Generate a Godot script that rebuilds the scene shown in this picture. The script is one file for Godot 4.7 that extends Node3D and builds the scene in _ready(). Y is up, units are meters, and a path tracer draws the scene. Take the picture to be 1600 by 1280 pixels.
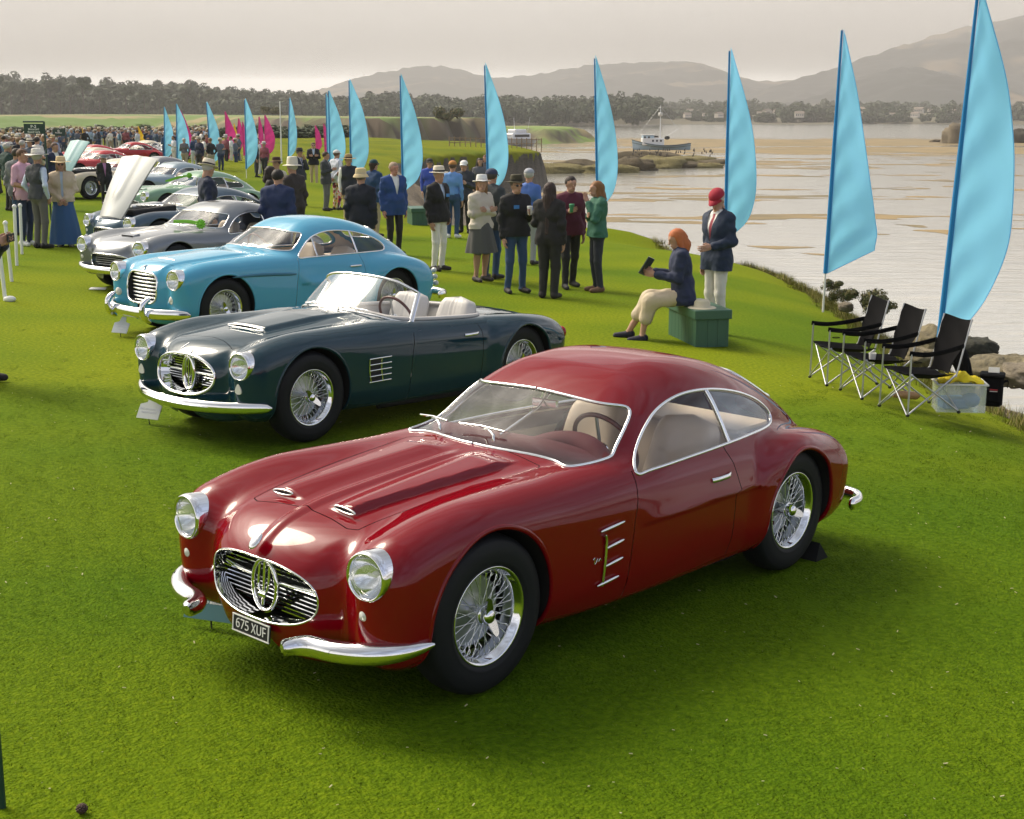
extends Node3D
# A lawn concours by the sea: a dark red coupe in front of a row of vintage cars, visitors, feather flags, a hazy bay.

class MB:  # collects triangles of one mesh
	var v := PackedVector3Array()
	var n := PackedVector3Array()
	var c := PackedColorArray()
	var i := PackedInt32Array()
	var col := Color.WHITE

	func add(p: Vector3, m: Vector3) -> int:
		v.append(p)
		n.append(m)
		c.append(col)
		return v.size() - 1

	func face(a: int, b: int, d: int) -> void:  # counter-clockwise from outside
		i.append(a)
		i.append(d)
		i.append(b)

	func tri(a: Vector3, b: Vector3, d: Vector3) -> void:
		var m := (b - a).cross(d - a).normalized()
		face(add(a, m), add(b, m), add(d, m))

	func quad(a: Vector3, b: Vector3, d: Vector3, e: Vector3, out := Vector3.ZERO) -> void:
		var m := (d - a).cross(e - b).normalized()
		if out.dot(m) < 0.0:
			var s := b
			b = e
			e = s
			m = -m
		var k := add(a, m)
		add(b, m)
		add(d, m)
		add(e, m)
		face(k, k + 1, k + 2)
		face(k, k + 2, k + 3)

	func box(o: Vector3, s: Vector3, bs := Basis(), b := 0.0) -> void:
		var h := s * 0.5
		for k in 3:
			var k1 := (k + 1) % 3
			var k2 := (k + 2) % 3
			for g: float in [-1.0, 1.0]:
				var q: Array[Vector3] = []
				for w: Vector2 in [Vector2(-1, -1), Vector2(1, -1), Vector2(1, 1), Vector2(-1, 1)]:
					var p := Vector3()
					p[k] = g * h[k]
					p[k1] = w.x * (h[k1] - b)
					p[k2] = w.y * (h[k2] - b)
					q.append(o + bs * p)
				var m := Vector3()
				m[k] = g
				quad(q[0], q[1], q[2], q[3], bs * m)
			if b <= 0.0:
				continue
			for g1: float in [-1.0, 1.0]:  # the edges along axis k
				for g2: float in [-1.0, 1.0]:
					var q: Array[Vector3] = []
					for e: Vector2 in [Vector2(-1, 0), Vector2(1, 0), Vector2(1, 1), Vector2(-1, 1)]:
						var p := Vector3()
						p[k] = e.x * (h[k] - b)
						p[k1] = g1 * (h[k1] - (b if e.y > 0.5 else 0.0))
						p[k2] = g2 * (h[k2] - (0.0 if e.y > 0.5 else b))
						q.append(o + bs * p)
					var m := Vector3()
					m[k1] = g1
					m[k2] = g2
					quad(q[0], q[1], q[2], q[3], bs * m)
		if b > 0.0:
			for a in 8:
				var g := Vector3(1 if a & 1 else -1, 1 if a & 2 else -1, 1 if a & 4 else -1)
				var q: Array[Vector3] = []
				for k in 3:
					var p := g * (h - Vector3(b, b, b))
					p[k] = g[k] * h[k]
					q.append(o + bs * p)
				if (q[1] - q[0]).cross(q[2] - q[0]).dot(bs * g) > 0.0:
					tri(q[0], q[1], q[2])
				else:
					tri(q[0], q[2], q[1])

	func tube(pts: PackedVector3Array, r: Variant, sides := 8, closed := false, flat := 1.0, ref := Vector3.ZERO) -> void:
		var cnt := pts.size()
		if cnt < 2:
			return
		var side := Vector3.ZERO
		var first := v.size()
		for k in cnt:
			var a := pts[(k - 1 + cnt) % cnt] if closed else pts[maxi(k - 1, 0)]
			var b := pts[(k + 1) % cnt] if closed else pts[mini(k + 1, cnt - 1)]
			var t := (b - a).normalized()
			if ref != Vector3.ZERO:
				side = t.cross(ref).normalized()
			elif k == 0:
				side = t.cross(Vector3.UP if absf(t.y) < 0.9 else Vector3.RIGHT).normalized()
			else:
				side = (side - t * side.dot(t)).normalized()
			var up := side.cross(t)
			var rr: float = r[k] if r is Array or r is PackedFloat32Array else r
			for j in sides:
				var an := TAU * j / sides
				add(pts[k] + side * cos(an) * rr * flat + up * sin(an) * rr, (side * cos(an) + up * sin(an) * flat).normalized())
		var rows := cnt if closed else cnt - 1
		for k in rows:
			var r0 := first + k * sides
			var r1 := first + ((k + 1) % cnt) * sides
			for j in sides:
				var j1 := (j + 1) % sides
				face(r0 + j, r1 + j1, r0 + j1)
				face(r0 + j, r1 + j, r1 + j1)
		if not closed:
			for e in 2:
				var k := 0 if e == 0 else cnt - 1
				var t := (pts[0] - pts[1] if e == 0 else pts[cnt - 1] - pts[cnt - 2]).normalized()
				var m := add(pts[k], t)
				for j in sides:
					add(v[first + k * sides + j], t)
				for j in sides:
					if e == 1:
						face(m, m + 1 + (j + 1) % sides, m + 1 + j)
					else:
						face(m, m + 1 + j, m + 1 + (j + 1) % sides)

	func lathe(prof: PackedVector2Array, xf := Transform3D(), seg := 24) -> void:  # (radius, height) turned about y
		var first := v.size()
		var cnt := prof.size()
		for k in cnt:
			var d := prof[mini(k + 1, cnt - 1)] - prof[maxi(k - 1, 0)]
			var m := Vector2(d.y, -d.x).normalized()
			for j in seg:
				var an := TAU * j / seg
				add(xf * Vector3(prof[k].x * cos(an), prof[k].y, prof[k].x * sin(an)), (xf.basis * Vector3(m.x * cos(an), m.y, m.x * sin(an))).normalized())
		for k in cnt - 1:
			for j in seg:
				var j1 := (j + 1) % seg
				var a := first + k * seg
				face(a + j, a + seg + j1, a + j1)
				face(a + j, a + seg + j, a + seg + j1)

	func ell(o: Vector3, r: Vector3, bs := Basis(), seg := 12) -> void:
		var rows := maxi(seg / 2, 4)
		var first := v.size()
		for k in rows + 1:
			var t := PI * k / rows - PI / 2
			for j in seg:
				var an := TAU * j / seg
				var u := Vector3(cos(t) * cos(an), sin(t), cos(t) * sin(an))
				add(o + bs * (u * r), (bs * (u / r)).normalized())
		for k in rows:
			for j in seg:
				var j1 := (j + 1) % seg
				var a := first + k * seg
				face(a + j, a + seg + j1, a + j1)
				face(a + j, a + seg + j, a + seg + j1)

	func prism(poly: PackedVector2Array, d: float, xf := Transform3D()) -> void:  # a flat shape in x and y, thick along z
		if Geometry2D.is_polygon_clockwise(poly):
			poly.reverse()
		var ids := Geometry2D.triangulate_polygon(poly)
		for g: float in [1.0, -1.0]:
			var m := (xf.basis * Vector3(0, 0, g)).normalized()
			var k := v.size()
			for p in poly:
				add(xf * Vector3(p.x, p.y, g * d * 0.5), m)
			for t in range(0, ids.size(), 3):
				var a := poly[ids[t]]
				var turn := (poly[ids[t + 1]] - a).cross(poly[ids[t + 2]] - a) * g
				if turn > 0.0:
					face(k + ids[t], k + ids[t + 1], k + ids[t + 2])
				else:
					face(k + ids[t], k + ids[t + 2], k + ids[t + 1])
		for k in poly.size():
			var a := poly[k]
			var b := poly[(k + 1) % poly.size()]
			quad(xf * Vector3(a.x, a.y, -d * 0.5), xf * Vector3(b.x, b.y, -d * 0.5), xf * Vector3(b.x, b.y, d * 0.5), xf * Vector3(a.x, a.y, d * 0.5), xf.basis * Vector3(b.y - a.y, a.x - b.x, 0))

	func append(o: MB, xf := Transform3D()) -> void:
		var k := v.size()
		var flip := xf.basis.determinant() < 0.0
		var nb := xf.basis.inverse().transposed()
		for j in o.v.size():
			v.append(xf * o.v[j])
			n.append((nb * o.n[j]).normalized())
		c.append_array(o.c)
		for t in range(0, o.i.size(), 3):
			i.append(o.i[t] + k)
			i.append(o.i[t + (2 if flip else 1)] + k)
			i.append(o.i[t + (1 if flip else 2)] + k)

	func smooth() -> void:  # normals from the faces round each vertex
		n.fill(Vector3.ZERO)
		for t in range(0, i.size(), 3):
			var a := i[t]
			var b := i[t + 1]
			var d := i[t + 2]
			var m := (v[d] - v[a]).cross(v[b] - v[a])
			n[a] += m
			n[b] += m
			n[d] += m
		for k in n.size():
			n[k] = n[k].normalized()

	func mesh() -> ArrayMesh:
		var a := []
		a.resize(Mesh.ARRAY_MAX)
		a[Mesh.ARRAY_VERTEX] = v
		a[Mesh.ARRAY_NORMAL] = n
		a[Mesh.ARRAY_COLOR] = c
		a[Mesh.ARRAY_INDEX] = i
		var m := ArrayMesh.new()
		if i.size() > 0:
			m.add_surface_from_arrays(Mesh.PRIMITIVE_TRIANGLES, a)
		return m


class Knots:  # a smooth curve through (z, value) pairs, read from a baked table
	var t := PackedFloat32Array()
	var lo: float
	var per: float

	func _init(keys: Array) -> void:
		var cnt := keys.size()
		lo = keys[0][0]
		var hi: float = keys[cnt - 1][0]
		var steps := 700
		per = steps / (hi - lo)
		t.resize(steps + 2)
		var m := PackedFloat32Array()
		for k in cnt:
			var a: Array = keys[maxi(k - 1, 0)]
			var b: Array = keys[mini(k + 1, cnt - 1)]
			m.append((b[1] - a[1]) / (b[0] - a[0]))
		var at_key := 0
		for s in steps + 2:
			var z := minf(lo + s / per, hi)
			while at_key < cnt - 2 and z > keys[at_key + 1][0]:
				at_key += 1
			var z0: float = keys[at_key][0]
			var w: float = keys[at_key + 1][0] - z0
			var u := (z - z0) / w
			var u2 := u * u
			var u3 := u2 * u
			t[s] = (2 * u3 - 3 * u2 + 1) * keys[at_key][1] + (u3 - 2 * u2 + u) * w * m[at_key] + (3 * u2 - 2 * u3) * keys[at_key + 1][1] + (u3 - u2) * w * m[at_key + 1]

	func at(z: float) -> float:
		var s := (z - lo) * per
		if s <= 0.0:
			return t[0]
		if s >= 700.0:
			return t[700]
		var k := int(s)
		return t[k] + (t[k + 1] - t[k]) * (s - k)


static func smin(a: float, b: float, k: float) -> float:
	var h := maxf(k - absf(a - b), 0.0) / k
	return minf(a, b) - h * h * k * 0.25


static func smax(a: float, b: float, k: float) -> float:
	var h := maxf(k - absf(a - b), 0.0) / k
	return maxf(a, b) + h * h * k * 0.25


static func spline(pts: Array, closed := false, per := 6) -> PackedVector2Array:
	var out := PackedVector2Array()
	var cnt := pts.size()
	for k in (cnt if closed else cnt - 1):
		var p0: Vector2 = pts[(k - 1 + cnt) % cnt] if closed else pts[maxi(k - 1, 0)]
		var p1: Vector2 = pts[k]
		var p2: Vector2 = pts[(k + 1) % cnt]
		var p3: Vector2 = pts[(k + 2) % cnt] if closed else pts[mini(k + 2, cnt - 1)]
		for s in per:
			out.append(p1.cubic_interpolate(p2, p0, p3, float(s) / per))
	if not closed:
		out.append(pts[cnt - 1])
	return out


static func spline3(pts: Array, per := 6) -> PackedVector3Array:
	var out := PackedVector3Array()
	var cnt := pts.size()
	for k in cnt - 1:
		var p1: Vector3 = pts[k]
		for s in per:
			out.append(p1.cubic_interpolate(pts[k + 1], pts[maxi(k - 1, 0)], pts[mini(k + 2, cnt - 1)], float(s) / per))
	out.append(pts[cnt - 1])
	return out


class Outline:  # signed distance to a closed outline, negative inside
	var p: PackedVector2Array
	var lo := Vector2(1e9, 1e9)
	var hi := Vector2(-1e9, -1e9)
	var pad := 0.06

	func _init(pts: PackedVector2Array) -> void:
		p = pts
		for q in p:
			lo = lo.min(q)
			hi = hi.max(q)

	func d(q: Vector2) -> float:
		var far := maxf(maxf(lo.x - q.x, q.x - hi.x), maxf(lo.y - q.y, q.y - hi.y))
		if far > pad:
			return far
		var best := 1e9
		var inside := false
		var a := p[p.size() - 1]
		for b in p:
			var e := b - a
			var w := q - a
			var h := w - e * clampf(w.dot(e) / e.length_squared(), 0.0, 1.0)
			best = minf(best, h.length_squared())
			if (a.y > q.y) != (b.y > q.y) and q.x < (b.x - a.x) * (q.y - a.y) / (b.y - a.y) + a.x:
				inside = not inside
			a = b
		return -sqrt(best) if inside else sqrt(best)


static func clip(m: MB, f: PackedFloat32Array) -> Array:  # [where f > 0, where f < 0, the cut as loops of [points, normals]]
	var outs: Array[MB] = [MB.new(), MB.new()]
	var ids := [PackedInt32Array(), PackedInt32Array()]
	for s in 2:
		ids[s].resize(m.v.size())
		ids[s].fill(-1)
	var cuts := {}
	var cp := PackedVector3Array()
	var cn := PackedVector3Array()
	var cut_ids := [PackedInt32Array(), PackedInt32Array()]
	var next := {}
	var cnt := m.v.size()
	for t in range(0, m.i.size(), 3):
		var q := [m.i[t], m.i[t + 1], m.i[t + 2]]
		var s0 := f[q[0]] > 0.0
		var s1 := f[q[1]] > 0.0
		var s2 := f[q[2]] > 0.0
		if s0 == s1 and s1 == s2:
			var s := 0 if s0 else 1
			var o := outs[s]
			for k: int in q:
				if ids[s][k] < 0:
					ids[s][k] = o.v.size()
					o.v.append(m.v[k])
					o.n.append(m.n[k])
					o.c.append(m.c[k])
				o.i.append(ids[s][k])
			continue
		var r := 0 if s1 == s2 else (1 if s0 == s2 else 2)
		var a: int = q[r]
		var b: int = q[(r + 1) % 3]
		var d: int = q[(r + 2) % 3]
		var e := [0, 0]
		for k in 2:
			var w: int = b if k == 0 else d
			var key := mini(a, w) * cnt + maxi(a, w)
			if not cuts.has(key):
				var h := f[a] / (f[a] - f[w])
				cuts[key] = cp.size()
				cp.append(m.v[a].lerp(m.v[w], h))
				cn.append(m.n[a].lerp(m.n[w], h).normalized())
				for s in 2:
					cut_ids[s].append(outs[s].v.size())
					outs[s].v.append(cp[cp.size() - 1])
					outs[s].n.append(cn[cn.size() - 1])
					outs[s].c.append(m.c[a])
			e[k] = cuts[key]
		var sa := 0 if f[a] > 0.0 else 1
		var sb := 1 - sa
		for pair in [[sa, a], [sb, b], [sb, d]]:
			var s: int = pair[0]
			var k: int = pair[1]
			if ids[s][k] < 0:
				ids[s][k] = outs[s].v.size()
				outs[s].v.append(m.v[k])
				outs[s].n.append(m.n[k])
				outs[s].c.append(m.c[k])
		var e0: int = e[0]
		var e1: int = e[1]
		outs[sa].i.append_array([ids[sa][a], cut_ids[sa][e0], cut_ids[sa][e1]])
		outs[sb].i.append_array([cut_ids[sb][e0], ids[sb][b], ids[sb][d], cut_ids[sb][e0], ids[sb][d], cut_ids[sb][e1]])
		if sa == 0:
			next[e0] = e1
		else:
			next[e1] = e0
	var loops := []
	var heads := {}
	for k in next:
		heads[k] = true
	for k in next:
		heads.erase(next[k])
	var starts: Array = heads.keys() + next.keys()
	for k: int in starts:
		if not next.has(k):
			continue
		var pts := PackedVector3Array([cp[k]])
		var nrm := PackedVector3Array([cn[k]])
		var w := k
		while next.has(w):
			var z: int = next[w]
			next.erase(w)
			w = z
			pts.append(cp[w])
			nrm.append(cn[w])
		loops.append([pts, nrm, w == k])
	return [outs[0], outs[1], loops]


static func values(m: MB, fn: Callable) -> PackedFloat32Array:
	var f := PackedFloat32Array()
	f.resize(m.v.size())
	for k in m.v.size():
		f[k] = fn.call(m.v[k], m.n[k])
	return f


static func even(pts: PackedVector3Array, step: float) -> PackedVector3Array:  # the same line with points an even distance apart
	var out := PackedVector3Array([pts[0]])
	var left := step
	for k in range(1, pts.size()):
		var a := pts[k - 1]
		var l := a.distance_to(pts[k])
		while l > left:
			a = a.move_toward(pts[k], left)
			l -= left
			out.append(a)
			left = step
		left -= l
	if out[out.size() - 1].distance_to(pts[pts.size() - 1]) > step * 0.4:
		out.append(pts[pts.size() - 1])
	return out


# ---------------------------------------------------------------- nodes and materials
var taken := {}


func numbered(called: String) -> String:
	if not taken.has(called):
		taken[called] = 0
		return called
	taken[called] += 1
	return "%s_%03d" % [called, taken[called]]


func tag(o: Node3D, label: String, category := "", group := "") -> void:
	o.set_meta("label", label)
	if category:
		o.set_meta("category", category)
	if group:
		o.set_meta("group", group)


func thing(called: String, label: String, category: String, xf := Transform3D(), group := "") -> Node3D:
	var o := Node3D.new()
	o.name = numbered(called)
	add_child(o)
	o.transform = xf
	tag(o, label, category, group)
	return o


func part(p: Node3D, called: String, m: Variant, mt: Material, xf := Transform3D()) -> MeshInstance3D:
	var o := MeshInstance3D.new()
	o.mesh = m.mesh() if m is MB else m
	o.material_override = mt
	o.name = called
	o.transform = xf
	p.add_child(o, true)
	return o


func solo(called: String, m: Variant, mt: Material, label: String, category: String, xf := Transform3D(), group := "") -> MeshInstance3D:
	var o := part(self, numbered(called), m, mt, xf)
	tag(o, label, category, group)
	return o


func struct(called: String, m: Variant, mt: Material, kind := "structure") -> MeshInstance3D:
	var o := part(self, numbered(called), m, mt)
	o.set_meta("kind", kind)
	return o


func copy(o: Node3D, xf: Transform3D, label: String, group := "") -> Node3D:
	var r: Node3D = o.duplicate()
	r.name = numbered(String(o.name).rstrip("0123456789_"))
	add_child(r)
	r.transform = xf
	r.set_meta("label", label)
	if group:
		r.set_meta("group", group)
	return r


func mat(c: Color, rough := 0.6, metal := 0.0, vertex := false) -> StandardMaterial3D:  # c holds linear values
	var m := StandardMaterial3D.new()
	m.albedo_color = c.linear_to_srgb()
	m.roughness = rough
	m.metallic = metal
	m.vertex_color_use_as_albedo = vertex
	return m


func lin(r: float, g: float, b: float) -> Color:
	return Color(r, g, b)


func noise_tex(sz: int, freq: float, seed_: int, ramp: Array, oct := 4, normal := false, bump := 4.0) -> NoiseTexture2D:
	var t := NoiseTexture2D.new()
	t.width = sz
	t.height = sz
	t.seamless = true
	var f := FastNoiseLite.new()
	f.seed = seed_
	f.frequency = freq
	f.fractal_octaves = oct
	t.noise = f
	if normal:
		t.as_normal_map = true
		t.bump_strength = bump
	elif ramp.size():
		var g := Gradient.new()
		var offs := PackedFloat32Array()
		var cols := PackedColorArray()
		for k in ramp.size():
			offs.append(float(k) / (ramp.size() - 1))
			cols.append((ramp[k] as Color).linear_to_srgb())
		g.offsets = offs
		g.colors = cols
		t.color_ramp = g
	return t


func textured(t: Texture2D, scale: float, rough: float, world := true, nrm: Texture2D = null, nscale := 1.0) -> StandardMaterial3D:
	var m := StandardMaterial3D.new()
	m.albedo_texture = t
	m.roughness = rough
	m.uv1_triplanar = true
	m.uv1_world_triplanar = world
	m.uv1_scale = Vector3.ONE * scale
	if nrm:
		m.normal_enabled = true
		m.normal_texture = nrm
		m.normal_scale = nscale
	return m


func seat_on(p: Vector3, yaw: float, s := 1.0) -> Transform3D:  # stands upright on the sloping lawn, nose turned by yaw
	var up := Vector3(0.031, 1, -0.013).normalized()
	var fw := Vector3(sin(yaw), 0, cos(yaw))
	fw = (fw - up * fw.dot(up)).normalized()
	return Transform3D(Basis(up.cross(fw), up, fw) * s, Vector3(p.x, lawn_y(p.x, p.z), p.z))


func lawn_y(x: float, z: float) -> float:
	return -0.031 * clampf(x, -20.0, 20.0) + 0.013 * maxf(z, -70.0)


func stand(x: float, z: float, yaw := 0.0, s := 1.0) -> Transform3D:
	return Transform3D(Basis(Vector3.UP, yaw).scaled(Vector3.ONE * s), Vector3(x, lawn_y(x, z), z))


func _ready() -> void:
	var cam := Camera3D.new()
	cam.name = "camera"
	cam.fov = 32.69
	cam.near = 0.1
	cam.far = 30000.0
	cam.position = Vector3(0, 2.387, 0)
	cam.rotation = Vector3(-atan(458.0 / 2183.0), 0, 0)
	add_child(cam)
	cam.current = true
	var env := Environment.new()
	env.background_mode = Environment.BG_SKY
	env.tonemap_mode = Environment.TONE_MAPPER_LINEAR
	env.tonemap_exposure = 1.48
	env.sdfgi_enabled = true
	env.ssao_enabled = true
	env.ssil_enabled = true
	env.sky = make_sky()
	env.background_energy_multiplier = 1.0
	env.volumetric_fog_enabled = true
	env.volumetric_fog_density = 0.0
	env.fog_enabled = true
	env.fog_density = 0.0002
	env.fog_light_color = Color(0.87, 0.86, 0.845)
	var we := WorldEnvironment.new()
	we.name = "environment"
	we.environment = env
	add_child(we)
	var sun := DirectionalLight3D.new()
	sun.name = "sun"
	sun.light_energy = 0.5
	sun.light_color = Color(1.0, 0.93, 0.82)
	sun.light_angular_distance = 24.0
	sun.shadow_enabled = true
	sun.look_at_from_position(Vector3.ZERO, Vector3(0.55, -0.66, 0.40), Vector3.UP)  # from the upper left, behind the cars
	add_child(sun)
	make_materials()
	terrain()
	make_wheel_kit()
	make_cars()
	make_people()
	make_props()


func make_sky() -> Sky:  # high fog: warm where the sun stands behind it, cooler and bluer away from it
	var w := 1024
	var h := 512
	var im := Image.create(w, h, false, Image.FORMAT_RGBF)
	var f := FastNoiseLite.new()
	f.seed = 5
	f.frequency = 1.4
	f.fractal_octaves = 5
	var sun_dir := Vector3(-0.55, 0.66, -0.40).normalized()
	for y in h:
		var el := PI / 2 - PI * (y + 0.5) / h
		for x in w:
			var az := TAU * (x + 0.5) / w
			var dir := Vector3(sin(az) * cos(el), sin(el), cos(az) * cos(el)) * Vector3(1, 1, -1)
			var up := maxf(dir.y, 0.0)
			var cloud := f.get_noise_3d(dir.x * 1.2 / (up + 0.35), 3.0, dir.z * 1.2 / (up + 0.35)) * 0.5 + 0.5
			var toward := dir.dot(sun_dir) * 0.5 + 0.5
			var base := Color(1.24, 1.18, 1.09).lerp(Color(0.98, 0.955, 0.915), smoothstep(0.015, 0.10, up))
			base = base.lerp(Color(0.27, 0.30, 0.36), smoothstep(0.12, 0.55, up))
			var cool := smoothstep(0.75, 0.15, toward)
			base = base.lerp(Color(0.29, 0.35, 0.55), cool * 0.85 * smoothstep(-0.05, 0.25, dir.y))
			base *= lerpf(1.0, 0.70 + 0.62 * smoothstep(0.28, 0.72, cloud), smoothstep(0.03, 0.25, up))
			base += Color(0.45, 0.39, 0.30) * pow(toward, 6.0) + Color(13.0, 11.8, 10.0) * pow(toward, 60.0)
			base *= 1.0 + 0.55 * f.get_noise_3d(dir.x * 0.9, dir.y * 9.0 + 20.0, dir.z * 0.9) * smoothstep(0.0, 0.03, up)
			if dir.y < 0.0:
				base = base.lerp(Color(0.35, 0.36, 0.33), smoothstep(0.0, -0.25, dir.y))
			im.set_pixel(x, y, base)
	var p := PanoramaSkyMaterial.new()
	p.panorama = ImageTexture.create_from_image(im)
	var s := Sky.new()
	s.sky_material = p
	return s


func make_materials() -> void:
	var red := mat(lin(0.175, 0.0006, 0.005), 0.5)
	red.metallic_specular = 0.0
	red.clearcoat_enabled = true
	red.clearcoat = 0.8
	red.clearcoat_roughness = 0.03
	M.red = red
	M.green = mat(lin(0.008, 0.034, 0.050), 0.32)
	M.blue = mat(lin(0.075, 0.34, 0.52), 0.32)
	M.silver = mat(lin(0.17, 0.185, 0.20), 0.3, 0.6)
	M.navy_paint = mat(lin(0.05, 0.09, 0.13), 0.3, 0.2)
	M.pale_green = mat(lin(0.17, 0.30, 0.20), 0.3, 0.1)
	M.cream_paint = mat(lin(0.58, 0.50, 0.36), 0.3)
	M.bright_red = mat(lin(0.45, 0.02, 0.025), 0.3)
	M.ice_paint = mat(lin(0.36, 0.55, 0.55), 0.3)
	for k: String in ["green", "blue", "silver", "navy_paint", "pale_green", "cream_paint", "bright_red", "ice_paint"]:
		M[k].metallic_specular = 0.0
		M[k].clearcoat_enabled = true
		M[k].clearcoat = 1.0
		M[k].clearcoat_roughness = 0.04
	M.blue_dark = mat(lin(0.03, 0.16, 0.26), 0.4)
	M.pale_hood = mat(lin(0.55, 0.56, 0.54), 0.25, 0.3)
	M.silver_blue = mat(lin(0.26, 0.33, 0.38), 0.3, 0.4)
	M.lime = mat(lin(0.16, 0.48, 0.02), 0.5)
	M.chrome = mat(lin(0.78, 0.79, 0.80), 0.07, 1.0)
	M.bright = mat(lin(0.80, 0.82, 0.84), 0.16, 1.0)
	M.alloy = mat(lin(0.42, 0.44, 0.46), 0.34, 1.0)
	M.reflector = mat(lin(0.85, 0.86, 0.86), 0.12, 1.0)
	M.tyre = mat(lin(0.009, 0.010, 0.012), 0.6)
	M.tyre.metallic_specular = 0.35
	M.black = mat(lin(0.008, 0.008, 0.009), 0.7)
	M.white_paint = mat(lin(0.75, 0.75, 0.73), 0.5)
	M.cream = mat(lin(0.56, 0.47, 0.36), 0.5)
	M.pale_leather = mat(lin(0.50, 0.49, 0.47), 0.5)
	M.red_dark = mat(lin(0.07, 0.003, 0.008), 0.85)
	M.wood = mat(lin(0.10, 0.022, 0.012), 0.3)
	M.red_lamp = mat(lin(0.3, 0.01, 0.01), 0.1)
	M.lamp_glass = mat(lin(0.6, 0.6, 0.56), 0.12)
	M.white_glass = mat(lin(0.85, 0.85, 0.8), 0.2)
	M.lens_rib = mat(lin(0.55, 0.57, 0.56), 0.2)
	var g := mat(lin(0.02, 0.025, 0.025), 0.02)
	g.transparency = BaseMaterial3D.TRANSPARENCY_ALPHA
	g.albedo_color.a = 0.06
	M.glass = g
	M.lens = g.duplicate()
	M.lens.albedo_color = Color(0.9, 0.95, 0.95, 0.07)
	M.sky_sheen_glass = g.duplicate()
	M.sky_sheen_glass.albedo_color = Color(0.75, 0.82, 0.88, 0.22)  # pale tint imitates the sky reflected in the quarter pane
	var turf := textured(noise_tex(1024, 0.05, 3, [lin(0.105, 0.21, 0.0075), lin(0.16, 0.305, 0.010), lin(0.245, 0.405, 0.015)], 5), 0.35, 0.9, true, noise_tex(1024, 0.12, 8, [], 4, true, 6.0), 0.7)
	turf.vertex_color_use_as_albedo = true
	M.turf = turf
	M.blade = mat(Color.WHITE, 0.6, 0.0, true)
	M.blade.backlight_enabled = true
	M.blade.backlight = Color(0.3, 0.3, 0.1)
	M.rock = textured(noise_tex(512, 0.02, 12, [lin(0.07, 0.06, 0.045), lin(0.16, 0.135, 0.10), lin(0.26, 0.22, 0.16)], 5), 0.4, 0.95, true, noise_tex(512, 0.03, 13, [], 5, true, 10.0), 1.0)
	M.rock.vertex_color_use_as_albedo = true
	var sea := textured(noise_tex(1024, 0.012, 1, [lin(0.17, 0.175, 0.165), lin(0.26, 0.26, 0.235), lin(0.29, 0.285, 0.25), lin(0.36, 0.32, 0.24)], 5), 0.01, 0.10, true, noise_tex(1024, 0.016, 17, [], 5, true, 5.0), 0.22)
	sea.uv1_scale = Vector3(0.012, 0.02, 0.075)
	M.sea = sea
	M.leaf = mat(Color.WHITE, 0.8, 0.0, true)
	M.bark = mat(lin(0.05, 0.04, 0.03), 0.9)
	M.house_wall = mat(lin(0.55, 0.50, 0.44), 0.8)
	M.house_roof = mat(lin(0.20, 0.16, 0.13), 0.8)
	M.dark_glass = mat(lin(0.03, 0.035, 0.04), 0.15)
	M.flag_blue = mat(lin(0.27, 0.70, 0.97), 0.7)
	M.flag_pink = mat(lin(0.55, 0.035, 0.22), 0.7)
	M.flag_yellow = mat(lin(0.75, 0.48, 0.02), 0.7)
	for k: String in ["flag_blue", "flag_pink", "flag_yellow"]:
		M[k].backlight_enabled = true
		M[k].backlight = M[k].albedo_color * 0.85
	M.flag_sleeve = mat(lin(0.004, 0.19, 0.47), 0.7)
	M.person = mat(Color.WHITE, 0.75, 0.0, true)
	M.turf.metallic_specular = 0.12
	M.blade.metallic_specular = 0.15
	M.bench = mat(lin(0.035, 0.10, 0.065), 0.5)
	M.steel = mat(lin(0.45, 0.46, 0.48), 0.35, 0.8)
	M.canvas = mat(lin(0.008, 0.008, 0.009), 0.7)
	M.canvas.metallic_specular = 0.12
	M.milky = mat(lin(0.60, 0.60, 0.57), 0.5)
	var cp := mat(lin(0.85, 0.9, 0.95), 0.15)
	cp.transparency = BaseMaterial3D.TRANSPARENCY_ALPHA
	cp.albedo_color.a = 0.18
	M.clear_plastic = cp
	M.sign_green = mat(lin(0.008, 0.04, 0.03), 0.4)
	M.boat_blue = mat(lin(0.40, 0.55, 0.68), 0.4)
	M.boat_white = mat(lin(0.70, 0.72, 0.74), 0.4)
	M.boat_dark = mat(lin(0.04, 0.06, 0.08), 0.5)
	M.bird = mat(lin(0.04, 0.036, 0.035), 0.8)
	M.fence = mat(lin(0.26, 0.18, 0.11), 0.8)


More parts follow.
